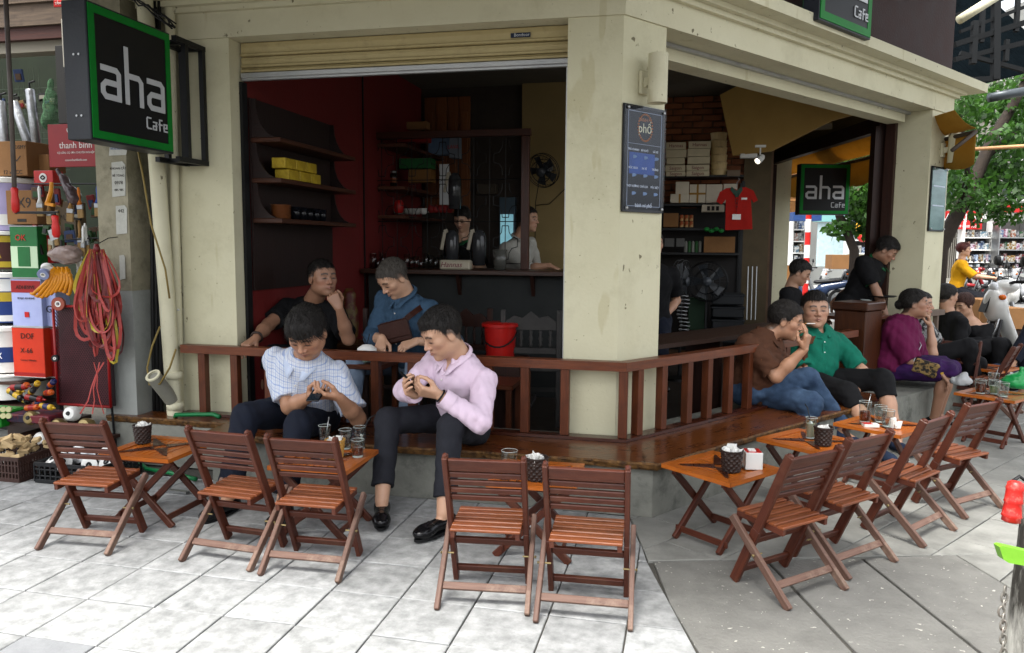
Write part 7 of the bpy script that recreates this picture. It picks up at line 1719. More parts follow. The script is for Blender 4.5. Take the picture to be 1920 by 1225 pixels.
zsh = []
for (px,py) in ((745,268),(745,350),(740,405)):
 p = on_pl(px,py,(XW+.26,0,0),(1,0,0)); z = p[2]; zsh.append(z); mb = MB(); mb.box((XW+.14,(ly+.25+ye)/2,z),(.26,ye-ly-.3,.028)); obj('shelf_board',mb,wood('bar_shelf','3a1e12','57301c',rough=.5),bs_)
def item_box(px0,py0,px1,py1,y,m_,label,name='carton',cat='box',d=.14,group=None,txt=None):
 mb,x,z,w_,h = fbox(px0,py0,px1,py1,y,d); o = obj(name,mb,m_); recenter(o); tag(o,label,cat,group)
 if txt:text('lettering',txt[0],txt[1],(x,y-.0015,z+(txt[3] if len(txt)>3 else 0)*h),PXA,UZ,txt[2],o)
 return o
item_box(762,228,800,242,6.9,M_CARDB,'small pale carton standing on top of the lattice frame',d=.1)
item_box(745,252,800,266,7.0,C_('redbox','7a1612'),'red carton on the top bar shelf')
item_box(803,256,845,290,7.6,C_('bluebag','56749a','7f96b0'),'blue grey packet on the top bar shelf','packet','packet')
item_box(842,256,858,296,7.5,C_('palebag','6f7782'),'pale packet with red letters on the top bar shelf','packet','packet',txt=('LAVA',.05,M_RED))
item_box(748,297,808,316,7.2,C_('greenbox','1c5a2c'),'dark green carton on the middle bar shelf'); item_box(765,318,808,342,7.2,C_('tanbox','7c5628'),'brown carton under the green one behind the lattice')
item_box(824,308,842,384,7.15,C_('paperlist','c4c6c6'),'hanging white paper list headed CÀ behind the bar','price_list','paper',d=.003,txt=('CÀ PHÊ',.035,ink,.1))
for k in range(5):
 p = on_y(690+k*12,345,7.1); t = thing('glass_jar',p,'dark glass jar with orange label on the middle bar shelf','jar','glass jars on the bar shelf'); mb = MB(); mb.lathe(p-UZ*.02,[(.035,0),(.038,.10),(.028,.12)],n=14); obj('body',mb,mat('dkjar','17110e','2a201a',rough=.15),t,smooth=True); mb = MB(); mb.lathe(p+UZ*.10,[(.030,0),(.030,.02),(.004,.03)],n=12); obj('lid',mb,M_STEEL,t,smooth=True); mb = MB(); mb.lathe(p+UZ*.01,[(.0385,0),(.039,.045)],n=12,caps=False); obj('label',mb,C_('oranlabel','7a3d18'),t)
rr = random.Random(12)
for k in range(12):
 p = on_y(694+k*9+rr.uniform(-2,2),402,7.0+rr.uniform(0,.3)); t = thing('coffee_cup',p,'white coffee cup on the lower bar shelf behind the lattice','cup','white cups on the lower bar shelf'); mb = MB(); mb.lathe(p,[(.020,0),(.034,.02),(.038,.055),(.034,.055),(.018,.006)],n=14); obj('bowl',mb,mat('cupwhite','c4c4be',rough=.3),t,smooth=True); mb = MB(); mb.tube([p+(.034,-.01,.045),p+(.055,-.01,.038),p+(.052,-.01,.02),p+(.032,-.01,.015)],.004,5); obj('handle',mb,MATS['cupwhite'],t,smooth=True)
mb = MB(); p = on_y(748,400,6.95); mb.lathe(p,[(.03,0),(.045,.02),(.045,.09),(.03,.12)],n=16); single('red_canister',mb,M_RED,'dark red canister among the cups behind the lattice','canister',smooth=True)
for k in range(5):
 p = on_y(808+k*9,398,7.0); mb = MB(); mb.ball(p+UZ*.03,.035,10,(1,.6,1.1)); single('red_ornament',mb,C_('dkred','6d100f'),'round dark red ornament beside the white cups','ornament','red ornaments behind the lattice',smooth=True)
for k in range(16):
 p = on_y(700+k*9,497,6.55+rr.uniform(0,.15)); t = thing('stored_glass',p,'upturned drinking glass stored on the bar counter','glass','drinking glasses stored on the bar'); h = rr.uniform(.08,.14); mb = MB(); mb.lathe((p[0],p[1],zc),[(.026,0),(.030,h),(.027,h),(.023,.01)],n=12); obj('vessel',mb,glassmat('dim_glass',(.93,.95,.94),.05,1.0),t,smooth=True)
tp_ = mat('pump_clear','2b2c2e','3a3b3d',rough=.1)
for k,(px,py0,py1,lab) in enumerate(((845,325,392,'upper'),(840,432,498,'left lower'),(890,432,498,'right lower'))):
 y_ = 6.62 if k else 6.95; a,b = on_y(px+8,py0,y_),on_y(px+8,py1,y_); t = thing('thermos_jug',b,lab+' dark pump jug with a curved cream handle behind the lattice','jug'); L_ = a[2]-b[2]
 mb = MB(); mb.lathe(b,[(.055,0),(.062,L_*.5),(.06,L_*.85),(.035,L_)],n=18); obj('body',mb,tp_,t,smooth=True); mb = MB(); mb.beam(a+(-.055,-.045,-.015),b*.3+a*.7+(-.085,-.05,-.08),.03,.02,up=(0,1,0),ch=.006); mb.beam(a+(-.03,-.045,-.005),a+(-.06,-.045,-.014),.03,.02,up=(0,1,0)); obj('handle',mb,mat('cream_plastic','9c9482',rough=.4),t)
p = on_y(937,508,yf+.12); gt = thing('water_jug',(p[0],p[1],zc),'clear plastic measuring jug standing on the bar counter','jug'); mb = MB(); mb.lathe((p[0],p[1],zc),[(0,0),(.050,0),(.064,.175),(.061,.175),(.048,.006)],n=24,caps=False); obj('vessel',mb,mat('cloudy_plastic','6a6a64','7a7a73',rough=.25,trans=.6),gt,smooth=True)
p = on_y(855,497,yf+.06); tt = thing('tissue_pack',(p[0],p[1],zc),'white napkin pack with red script lying on the bar counter','napkin pack'); mb = MB(); mb.box((p[0],p[1],zc+.042),(.27,.10,.082),ch=.012); obj('pack',mb,mat('tissue_wrap','a59c88','b3aa96',rough=.45),tt); text('lettering','Hannas',.065,(p[0]-.03,p[1]-.0515,zc+.042),PXA,UZ,C_('scriptred','6a1030'),tt,shear=.3)
fg = item_box(862,365,938,520,8.0,C_('fridge','74787a','808486',rough=.4),'grey fridge standing behind the barista','fridge','fridge',d=.3)
dc = item_box(936,370,965,500,7.9,C_('displayc','30404a'),'glass-door drinks cooler with pale blue display behind the lattice','drinks_cooler','cooler',d=.3)
mb,*_ = fbox(938,402,962,490,7.895,.004); o = obj('display_panel',mb,mat('lit_blue','5f8f9c','79a6b0',rough=.3,emit=.25)); o.parent = dc; o.matrix_parent_inverse = PM(dc).inverted()
item_box(905,295,975,345,8.1,M_CARDB,'large brown carton on the shelf above the drinks cooler',d=.08); item_box(893,345,930,364,7.9,C_('sack','3b3226'),'brown sack on top of the grey fridge','sack','sack')
p = on_y(1018,320,7.45); ax = nrm((-.35,-1,-.45))
def fan(c,r,ax,label,m_=M_BLACK,foot=None,n=30):
 t = thing('electric_fan',c,label,'fan'); u = nrm(np.cross(ax,UZ)); v_ = np.cross(u,ax)
 mb = MB()
 for rr_,o in ((1,0),(.97,.035),(.62,.05),(.97,-.035),(.6,-.045)):mb.tube([c+ax*o+(u*math.cos(a)+v_*math.sin(a))*r*rr_ for a in np.linspace(0,2*PI,26,endpoint=False)],.004,4,closed=True)
 for k in range(n):
  a = 2*PI*k/n; d_ = u*math.cos(a)+v_*math.sin(a); mb.tube([c+d_*r*.2+ax*.055,c+d_*r*.6+ax*.05,c+d_*r*.97+ax*.02,c+d_*r],.0016,3)
 obj('guard',mb,m_,t)
 mb = MB()
 for k in range(5):
  a = 2*PI*k/5; d_ = u*math.cos(a)+v_*math.sin(a); e_ = np.cross(ax,d_); mb.add([c+d_*r*.12-e_*.02,c+d_*r*.85-e_*r*.25+ax*.012,c+d_*r*.88+e_*r*.25-ax*.012,c+d_*r*.12+e_*.02],[(0,1,2,3)])
 o = obj('blades',mb,mat('fan_blade','23272b','30353a',rough=.3),t); o.modifiers.new('thick','SOLIDIFY').thickness = .003
 mb = MB(); mb.lathe(c-ax*.14,[(.03,0),(.055,.03),(.055,.11),(.03,.13),(.03,.19),(.045,.195),(.045,.205),(0,.207)],n=16,ax=ax,caps=False); obj('motor',mb,mat('fan_hub','2c2f33','4a4e53',rough=.35),t,smooth=True)
 if foot is not None:
  mb = MB(); mb.tube([c-ax*.1,(c[0],c[1]+.08,c[2]-.1),(c[0],c[1]+.08,foot)],.014,8); mb.lathe((c[0],c[1]+.08,foot),[(.16,0),(.15,.02),(.02,.04)],n=20); obj('stand',mb,M_BLACK,t,smooth=True,ang=40)
 else:mb = MB(); mb.tube([c-ax*.12,c+(.02,.2,.04),c+(.02,.42,.04)],.012,7); obj('arm',mb,M_BLACK,t)
fan(p,.165,ax,'dark oscillating wall fan on the cream back wall right of the lattice')
mb = MB(); mb.tube([on_y(1010,345,7.6),on_y(1004,380,7.85),on_y(1003,470,7.88)],.004,5); mb.tube([on_y(1005,385,7.88),on_y(1030,383,7.88),on_y(1062,352,7.88)],.004,5); single('fan_cord',mb,M_BLACK,'black cord hanging from the wall fan','cord',smooth=True)
mb = MB()
for k in range(4):mb.tube([on_y(884+k*3,130,8.3),on_y(886+k*2,230,8.3),on_y(880-k*3,300,8.3)],.005,5)
single('white_cables',mb,M_WHITE,'thin white cables hanging beside the timber panelling','cables',smooth=True)
p = on_y(938,640,5.35); pz = p[2]; bkt = thing('red_bucket',(p[0],p[1],.35),'red plastic bucket with lid and black handle behind the railing','bucket'); c = np.array([p[0],p[1],on_y(938,672,5.35)[2]]); hh = on_y(938,604,5.35)[2]-c[2]
mb = MB(); mb.lathe(c,[(0,0),(.10,0),(.118,hh-.03),(0,hh-.03)],n=26,caps=False); obj('body',mb,M_RED,bkt,smooth=True,ang=40); mb = MB(); mb.lathe(c+UZ*(hh-.03),[(.134,0),(.134,.02),(.12,.028),(0,.030)],n=26,caps=False); obj('lid',mb,M_RED,bkt,smooth=True,ang=40)
mb = MB(); mb.tube([c+(.13*math.cos(a),-.13*math.sin(a)*.75-.01,hh-.05-.12*math.sin(a)) for a in np.linspace(0.1,PI-.1,12)],.006,6); obj('handle',mb,M_BLACK,bkt,smooth=True)
mb = MB(); mb.box((c[0],c[1]+.05,(c[2]+ZF)/2),(.34,.34,c[2]-ZF)); single('low_cabinet',mb,M_DARKWOOD,'dark low cabinet carrying the red bucket','cabinet')
def carved_chair(x,y,rz,label,m_):
 t = thing('carved_chair',(x,y,ZF),label,'chair',None,0); R3 = Matrix.Rotation(rz,3,'Z'); g_ = lambda *p:np.array(R3@Vector(p))+(x,y,ZF)
 A3 = np.array([g_(1,0,0)-g_(0,0,0),g_(0,1,0)-g_(0,0,0),UZ]); turn = lambda L_:[(.016,0),(.022,L_*.1),(.014,L_*.2),(.024,L_*.45),(.014,L_*.7),(.02,L_*.85),(.016,L_)]
 for sx in (-1,1):
  mb = MB(); mb.lathe(g_(sx*.19,-.18,0),turn(.40),n=10); obj('leg',mb,m_,t,smooth=True)
  mb = MB(); mb.box(g_(sx*.20,.19,.42),(.035,.03,.84),A3,ch=.004); obj('leg',mb,m_,t)
 mb = MB(); mb.box(g_(0,0,.42),(.44,.42,.035),A3,ch=.006); obj('seat',mb,m_,t)
 mb = MB(); pts = [(-.18,.70),(-.18,.76),(-.12,.80),(-.06,.785),(0,.83),(.06,.785),(.12,.80),(.18,.76),(.18,.70)]; mb.prism([g_(a,.18,b) for a,b in pts],A3[1],.022); obj('crest_rail',mb,m_,t)
 mb = MB(); mb.box(g_(0,.19,.55),(.36,.02,.04),A3); obj('lower_rail',mb,m_,t)
 for k in range(5):mb = MB(); mb.lathe(g_(-.14+.07*k,.19,.571),[(.008,0),(.014,.02),(.008,.04),(.016,.065),(.008,.09),(.012,.11),(.008,.128)],n=8); obj('spindle',mb,m_,t,smooth=True)
 mb = MB(); mb.box(g_(0,-.18,.20),(.34,.02,.03),A3); mb.box(g_(0,0,.15),(.02,.34,.03),A3); obj('stretcher',mb,m_,t)
 return t
p = on_y(1000,640,5.55); carved_chair(p[0],5.55,PI+.1,'grey carved spindle-back chair right of the red bucket',mat('grey_paint','262423','3a3836',rough=.6))
carved_chair(-1.55,5.65,2.9,'dark carved chair under the man in the chambray shirt',M_DARKWOOD); carved_chair(-2.1,5.2+.2,3.3,'dark carved chair under the man in the black T-shirt',M_DARKWOOD)
for (px,yy,lab) in ((690,4.85,'dark wooden side table between the two inside guests'),(925,4.9,'small brown stool table behind the pink-shirted man')):
 x = on_y(px,700,yy)[0]; t = thing('side_table',(x,yy,ZF),lab,'table'); zt__ = .60 if px<800 else .50; mb = MB(); mb.box((x,yy,zt__),(.34,.34,.03),ch=.004); obj('top',mb,M_POST,t)
 for sx in (-1,1):
  for sy in (-1,1):mb = MB(); mb.box((x+sx*.14,yy+sy*.14,(zt__-.015+ZF)/2),(.035,.035,zt__-.015-ZF)); obj('leg',mb,M_POST,t)
x = on_y(668,690,4.75)[0]; t = thing('food_container',(x,4.8,.615),'pale green lidded container on the inside side table','container'); mb = MB(); mb.box((x,4.8,.645),(.17,.14,.055),ch=.01); obj('box',mb,C_('palegreen','7c9484',rough=.4),t); mb = MB(); mb.box((x,4.8,.676),(.18,.15,.008),ch=.002); obj('lid',mb,M_WHITE,t)
p = on_y(688,652,4.6); t = thing('coconut',p,'white trimmed coconut with two dark straws on the rail side','coconut'); mb = MB(); mb.lathe(p-UZ*.06,[(.04,0),(.062,.03),(.062,.055),(.03,.078),(0,.082)],n=20); obj('shell',mb,M_PAPER,t,smooth=True); mb = MB(); mb.tube([p+(0,0,.02),p+(-.035,0,.09)],.003,5); mb.tube([p+(.0,0,.02),p+(.02,0,.09)],.003,5); obj('straw',mb,M_BLACK,t)
p = on_y(505,575,6.0); t = thing('potted_plant',(p[0],6.0,ZF),'dim leafy potted plant in the dark corner by the red wall','plant'); rr = random.Random(8); mb = MB()
for k in range(160):
 c = p+np.array([rr.gauss(0,.13),rr.gauss(0,.08),rr.gauss(0,.10)]); A3 = frame((rr.gauss(0,1),rr.gauss(0,1),rr.gauss(0,1)),(rr.gauss(0,1),rr.gauss(0,1),.3)); L_ = .05; mb.add([c,c+A3[0]*.012+A3[1]*L_*.5,c+A3[1]*L_,c-A3[0]*.012+A3[1]*L_*.5],[(0,1,2,3)])
obj('leaves',mb,mat('dim_leaf','14260f','24401c',rough=.5,scale=10),t); mb = MB(); mb.lathe((p[0],6.0,ZF),[(.10,0),(.14,.3),(.12,.3)],n=16); obj('pot',mb,M_DARKWOOD,t,smooth=True); mb = MB(); mb.tube([(p[0],6.0,ZF+.25),p],.01,6); obj('stem',mb,M_DARKWOOD,t)
p = on_y(655,560,5.9); t = thing('folk_lantern',p,'dim red and tan ornamental jar between the two inside guests','ornament'); mb = MB(); mb.lathe((p[0],p[1],zc-.62),[(.06,0),(.075,.12),(.07,.28),(.05,.34),(.055,.42),(.03,.47)],n=18); obj('body',mb,mat('lantern','4a1410','5c4a22',rough=.5,scale=18,contrast=.06),t,smooth=True)
mb = MB(); mb.box((p[0],p[1]+.05,(zc-.62+ZF)/2),(.42,.32,zc-.62-ZF)); mb.box((p[0],p[1]+.05,zc-.615),(.48,.36,.03)); single('side_cabinet',mb,wood('bamboo_mat','3a2410','5a3c1c',rough=.6),'low bamboo-topped cabinet behind the inside guests','cabinet')
# right bay: shelving with boxes
yr = 8.55; rk = thing('storage_shelves',(.2,yr,ZF),'dark steel storage shelves in the right bay loaded with boxes','shelf')
XA,XB = on_y(1236,400,yr)[0],on_y(1392,400,yr)[0]
shz = {}
for py in (329,382,428,474):
 z = on_y(1310,py,yr)[2]; shz[py] = z; mb = MB(); mb.box(((XA+XB)/2,yr+.15,z-.012),(XB-XA,.34,.022)); obj('shelf_board',mb,M_BLACK,rk)
for x in (XA,XB):
 for yy in (yr,yr+.3):mb = MB(); mb.box((x,yy,1.1),(.03,.03,2.0)); obj('upright',mb,M_BLACK,rk)
mb = MB(); mb.box(((XA+XB)/2,yr+.335,1.05),(XB-XA,.01,1.6)); obj('back_panel',mb,C_('dkpanel','120d0b'),rk)
sw_ = mat('styro_white','b3a98f','c4ba9e',rough=.6)
for k,(a,b,c,d) in enumerate(((1249,267,1286,281),(1249,281,1287,296),(1250,296,1284,309),(1248,310,1285,322),(1249,322,1285,331),(1291,265,1333,279),(1289,279,1331,294),(1289,294,1331,308),(1287,309,1330,321),(1287,321,1330,331))):
 item_box(a,b,c,d-.6,yr-.05,sw_,('left' if k<5 else 'right')+' stack tissue pack on the top storage shelf, '+['top','second','third','fourth','bottom'][k%5]+' of five','tissue_pack','napkin pack',.2,'tissue packs on the top storage shelf',('Saigon' if k%5>2 else ('Hannas' if k%5==0 else None),.05,C_('scriptred','6a1030')) if k%5 in (0,3,4) else None)
for k in range(6):
 x,z,w_,h = fr_(1333,247+14*k,1364,260.5+14*k,yr-.02); mb = MB(); mb.lathe((x,yr+.08,z-h/2),[(w_/2*.93,0),(w_/2,h*.75),(w_/2*1.03,h*.78),(w_/2*1.03,h*.98),(0,h)],n=22,caps=True); single('round_tub',mb,mat('tub_cream','b39d70','c2ab7c',rough=.5),'cream round food tub stacked on the top storage shelf','tub','round tubs stacked beside the tissue packs',smooth=False)
item_box(1363,319,1388,331,yr-.02,C_('paleflat','6a5a4a'),'flat box with red band at the right end of the top shelf',d=.15)
wb = mat('white_carton','b0a795','bfb6a4',rough=.7); tpc = C_('brown_tape','8a6420')
for (a,b,c,d,lab,tape) in ((1267,341,1292,365,'upper white carton at the left of the second storage shelf',0),(1257,364,1292,381,'lower white carton with brown tape, second storage shelf',1),(1293,346,1323,381,'white carton crossed with brown tape on the second shelf',2),(1324,346,1354,381,'white carton with small logo right of the taped one',0),(1356,345,1382,381,'white carton half hidden by the red polo shirt',0),(1316,384,1358,398,'narrow white carton with black printing under the second shelf',3)):
 o = item_box(a,b,c,d-.5,yr-.05,wb,lab)
 x,z,w_,h = fr_(a,b,c,d,yr-.052)
 if tape:
  mb = MB(); mb.box((x,yr-.0515,z),(.02,.002,h)) if tape<3 else [mb.box((x+w_*f,yr-.0515,z),(w_*.13,.002,h*.6)) for f in (-.2,0,.2)]
  if tape == 2:mb.box((x,yr-.0525,z),(w_,.002,.02))
  q_ = obj('tape' if tape<3 else 'printed_mark',mb,tpc if tape<3 else ink); q_.parent = o; q_.matrix_parent_inverse = PM(o).inverted()
item_box(1244,400,1272,426,yr-.05,M_CARDB,'brown carton on the third storage shelf'); item_box(1320,444,1378,474,yr-.05,M_CARDB,'wide brown carton with clear tape on the fourth storage shelf')
for k in range(6):
 x,z,w_,h = fr_(1274+(k%3)*9,403+(k//3)*12,1282+(k%3)*9,414+(k//3)*12,yr-.03); mb = MB(); mb.lathe((x,yr,z-h/2),[(w_/2,0),(w_/2,h*.9),(w_/2*.8,h)],n=12); single('orange_can',mb,C_('orcan','8a3d14','a88a5a',scale=20,contrast=.04),'small orange and white can on the third storage shelf','can','orange cans on the third storage shelf',smooth=False)
for k in range(5):
 x,z,w_,h = fr_(1283+k*6.6,452,1289+k*6.6,473,yr-.03); mb = MB(); mb.lathe((x,yr,z-h/2),[(w_/2,0),(w_/2,h*.85),(w_/4,h)],n=10); single('small_bottle',mb,C_(('btlg' if k%2 else 'btlw'),'1e4a22' if k%2 else '6a6a64'),'small green or white bottle on the fourth storage shelf','bottle','small bottles on the fourth storage shelf')
for k in range(4):mb = MB(); mb.ball(on_y(1325+k*9,430+(k%2)*3,yr-.05),.028,10,(1.1,.8,.8)); single('green_cup_lid',mb,C_('glime','1f7a35'),'glossy green rounded packet on the third storage shelf','packet','green packets on the third storage shelf',smooth=True)
for k in range(2):item_box(1246+22*k,447,1264+20*k,463,yr-.05,C_('wirepanel','4c4c4a'),('left' if k==0 else 'right')+' small louvred grey panel on the fourth storage shelf','louvre_box','box',d=.06)
yy = 8.1; t = thing('polo_shirt',on_y(1382,430,yy),'bright red polo shirt with green collar on a hanger, name badge on lanyard','shirt')
sh_p = [(1362,353),(1350,360),(1343,378),(1353,384),(1361,374),(1360,432),(1411,430),(1408,372),(1413,380),(1421,376),(1413,358),(1398,351),(1390,352),(1382,356),(1373,352)]
mb = MB(); mb.prism([on_y(a,b,yy) for a,b in sh_p],(0,1,0),.05); o = obj('cloth',mb,cloth('polo_red','8c1710','9c1c14') if 'cloth' in globals() else mat('polo_red','8c1710','9c1c14',rough=.85,bump=.3,bscale=14),t)
mb = MB(); mb.prism([on_y(a,b,yy-.008) for a,b in ((1372,350),(1381,358),(1391,350),(1393,356),(1384,370),(1380,370),(1369,356))],(0,1,0),.03); obj('collar',mb,C_('collar_green','16382a'),t)
mb = MB(); mb.tube([on_y(1381,352,yy),on_y(1382,342,yy),on_y(1386,338,yy),on_y(1385,334,yy)],.003,5); obj('hanger_hook',mb,M_STEEL,t)
mb = MB(); mb.tube([on_y(1378,362,yy-.01),on_y(1381,402,yy-.012),on_y(1385,362,yy-.01)],.003,4); obj('lanyard',mb,M_BLACK,t); mb,*_ = fbox(1373,402,1389,412,yy-.015,.003); obj('badge',mb,M_WHITE,t); mb,*_ = fbox(1390,371,1401,374.5,yy-.006,.003); obj('chest_mark',mb,M_WHITE,t)
mb = MB()
for k in range(4):mb.ball(on_y(1381.5,367+7*k,yy-.003),.006,6)
obj('button',mb,M_BLACK,t)
q = on_y(1425,298,8.0); t = thing('spotlight',q,'small white spotlight aimed down under the tan casing','spotlight'); mb = MB(); ax = nrm((-.45,-.4,-.45)); mb.lathe(q,[(.020,-.05),(.032,-.03),(.036,.045),(.030,.045),(.026,.02)],n=16,ax=ax); obj('head',mb,M_WHITE,t,smooth=True,ang=50); mb = MB(); mb.tube([q,q+UZ*.06,q+UZ*.12],.008,6); mb.box(q+UZ*.12,(.10,.05,.02)); obj('arm',mb,M_WHITE,t)
mb = MB(); mb.lathe(q+ax*.021,[(0,0),(.027,0)],n=14,ax=ax,caps=False); obj('bulb',mb,mat('bulb_glow','fff4dd',emit=3.0),t)
item_box(1388,288,1420,296,8.3,M_WHITE,'flat white ballast box beside the spotlight','ballast_box','box',d=.08)
pz_ = on_B(1151,670,.25)[2]; pf = thing('storage_platform',Bp(1.2,.7),'dark timber counter ledge just inside the right-hand railing','ledge'); mb = MB(); mb.prism([Bp(.45,.22),Bp(2.6,.22),Bp(2.6,.62),Bp(.45,.62)],UZ,.03,o=UZ*.735); obj('top',mb,wood('ledge_wood','21140d','352116',rough=.5),pf)
for t_ in (.5,1.5,2.5):mb = MB(); mb.box(Bp(t_,.45,.36),(.04,.3,.72),(BD,BN,UZ)); obj('leg',mb,M_DARKWOOD,pf)
c = on_y(1326,528,7.9); fan(c,.20,nrm((-.1,-1,.05)),'dark pedestal fan in the right bay facing the street',foot=ZF); c = on_y(1278,528,7.6); fan(c,.21,nrm((.95,-.35,0)),'second pedestal fan turned sideways beside the staff member',foot=ZF)
t = thing('wire_plate_stand',on_y(1285,640,7.2),'tall stack of shiny wire plate holders in the right bay','stand')
for k in range(13):
 c = on_y(1281+3*math.sin(k),555+7*k,7.2); mb = MB(); mb.tube([c+(.045*math.cos(a),.03*math.sin(a),.004*math.sin(3*a)) for a in np.linspace(0,2*PI,14,endpoint=False)],.005,5,closed=True); obj('ring',mb,M_STEEL,t,smooth=True)
for k,(px,py0,py1,r,lab) in enumerate(((1370,560,640,.16,'dark plastic crate stack beside the pedestal fan'),)):
 for j in range(4):
  x,z,w_,h = fr_(1335,552+24*j,1395,574+24*j,8.0); mb = MB(); mb.box((x,8.15,z),(w_,.3,h-.02),ch=.01); mb.box((x,8.15,z+h*.42),(w_+.02,.32,.02),ch=.004); single('storage_crate',mb,C_('crate_dk','0f1114','181b1f'),['topmost','second from top','third from top','lowest'][j]+' dark plastic crate stacked beside the pedestal fan','crate','dark crates stacked in the right bay')
x,z,w_,h = fr_(1290,560,1326,620,8.1); mb = MB(); mb.box((x,8.2,z),(w_,.2,h),ch=.008); single('green_crate',mb,C_('dkgreen','06280f'),'dim green crate behind the fan stand','crate')
for k in range(3):mb = MB(); mb.tube([on_y(1403+8*k,500,8.7),on_y(1400+8*k,600,8.6)],.006,5); single('broom_handle',mb,M_ALU,'thin broom handle leaning on the passage wall','broom','broom handles leaning in the right bay')
pc_ = Bp(2.78,-.03); t = thing('timber_newel',(pc_[0],pc_[1],ZB),'broad dark timber end cabinet where the railing stops','post'); mb = MB(); mb.box(Bp(2.98,-.02,.60),(.30,.26,.60),(BD,BN,UZ),ch=.006); obj('body',mb,wood('newel_wood','2c150b','47250f',rough=.4,wear='1a0c06'),t); mb = MB(); mb.box(Bp(2.98,-.02,.935),(.34,.30,.065),(BD,BN,UZ),ch=.008); obj('cap',mb,MATS['newel_wood'],t)
p = Bp(3.45,.25); t = thing('inside_table',(p[0],p[1],ZF),'timber table the waiter bends over','table'); mb = MB(); mb.box((p[0],p[1],.80),(.55,.45,.03),(BD,BN,UZ),ch=.004); obj('top',mb,M_POST,t)
for sx in (-1,1):
 for sy in (-1,1):mb = MB(); q = p+BD*sx*.23+BN*sy*.18; mb.box((q[0],q[1],(.785+ZF)/2),(.04,.04,.785-ZF),(BD,BN,UZ)); obj('leg',mb,M_POST,t)
for k in range(4):q = p+BD*(-.15+.1*k)+BN*(-.1+.06*(k%2)); glass(q[0],q[1],.816,.028,.09,'drinking glass on the table before the waiter, '+['leftmost','second from left','third from left','rightmost'][k],.04)
mb = MB(); mb.prism([Bp(4.0,-.10),Bp(4.62,-.10),Bp(4.62,-.03),Bp(4.0,-.03)],UZ,.05,o=UZ*.78); t = thing('rail_stub',Bp(4.3,-.06,.3),'short grey-brown railing piece at the foot of the far right pillar','railing'); obj('handrail',mb,mat('greyed_wood','5a4c42','6f6055',rough=.6),t)
for t_ in (4.1,4.3,4.5):mb = MB(); mb.box(Bp(t_,-.065,.54),(.04,.04,.475),(BD,BN,UZ)); obj('post',mb,MATS['greyed_wood'],t)
# side street beyond the cafe
RH = nrm(np.cross(CF,UZ)); FH = nrm(np.cross(UZ,RH)); AX_ = (RH,FH,UZ)
GZ = -.16
def dbox(px0,py0,px1,py1,d,th,ch=0.0,mb=None):
 a,b,t,u = at_d(px0,(py0+py1)/2,d),at_d(px1,(py0+py1)/2,d),at_d((px0+px1)/2,py0,d),at_d((px0+px1)/2,py1,d)
 c = (t+u)/2; w_ = (b-a)@RH; h = t[2]-u[2]; mb = mb or MB(); mb.box(c+FH*th/2,(w_,th,h),AX_,ch=ch); return mb,c,w_,h
def shopfront(px0,py0,px1,d,label,wall,py1=None):
 a = at_d(px0,py0,d); b = at_d(px1,py0,d); zt = a[2]; w_ = (b-a)@RH; c = (a+b)/2; t = thing('shop_building',(c[0],c[1],GZ),label,'building')
 mb = MB(); mb.box((c[0]+FH[0]*2.2,c[1]+FH[1]*2.2,(zt+GZ)/2),(w_,4.0,zt-GZ),AX_); obj('wall',mb,wall,t); return t
Q = lambda n,c,c2 = None,**k:mat('q_'+n,c,c2,**k)
PALE = Q('palewall','8f8c80','a09d92',rough=.8,scale=3)
for (a,b,top,d,lab,m_) in ((1440,1530,250,30,'tall ochre house across the side street left of the awning',Q('ochre','6e4a26','83592e',rough=.8)),(1530,1605,180,31,'pale glass-fronted house across the side street',Q('pale2','9a9c98')),(1605,1765,120,32,'cream house behind the thin tree across the side street',Q('cream2','8a8268','9a9278')),(1765,1872,60,31,'white house with red shop sign across the side street',PALE),(1872,2010,40,31.5,'bright white house at the right edge across the side street',Q('pale3','a5a5a0','b2b2ac')),(2010,2300,-40,31,'plain grey house beyond the right edge',Q('grey3','7a7a76'))):
 t = shopfront(a,top,b,d,lab,m_)
 n = max(2,int((b-a)/34))
 for j in range(4):
  py = 370-j*75
  if py-40<top:break
  for k in range(n):
   x0 = a+(b-a)*(k+.25)/n; x1 = a+(b-a)*(k+.75)/n; mb,c,w_,h = dbox(x0,py-42,x1,py,d-.02,.06); f_ = obj('window',mb,Q('winframe','5c5a54'),t); mb,*_ = dbox(x0+1,py-40,x1-1,py-2,d-.04,.02); obj('pane',mb,Q('pane','222a2e','323c40',rough=.1),f_)
  mb,*_ = dbox(a+2,py+3,b-2,py+7,d-.5,.5); obj('balcony_ledge',mb,m_,t)
COLS = [Q('g'+c,c,d) for c,d in (('5a1c1c','8a8a86'),('1e3352','8a94a0'),('8a8a86','3a3a3c'),('6a4c1c','9a9a90'),('1f4026','7a7a76'),('6a3850','a09aa0'),('2c2c30','6a6a6c'),('a0a09a','50607a'),('181c24','404040'),('4c6472','b0b0ac'),('6e3a22','8c8c88'))]
for c_ in COLS:c_.node_tree.nodes['Noise Texture'].inputs['Scale'].default_value = 14; c_.node_tree.nodes['Color Ramp'].color_ramp.elements[0].position = .46; c_.node_tree.nodes['Color Ramp'].color_ramp.elements[1].position = .54
rr = random.Random(31)
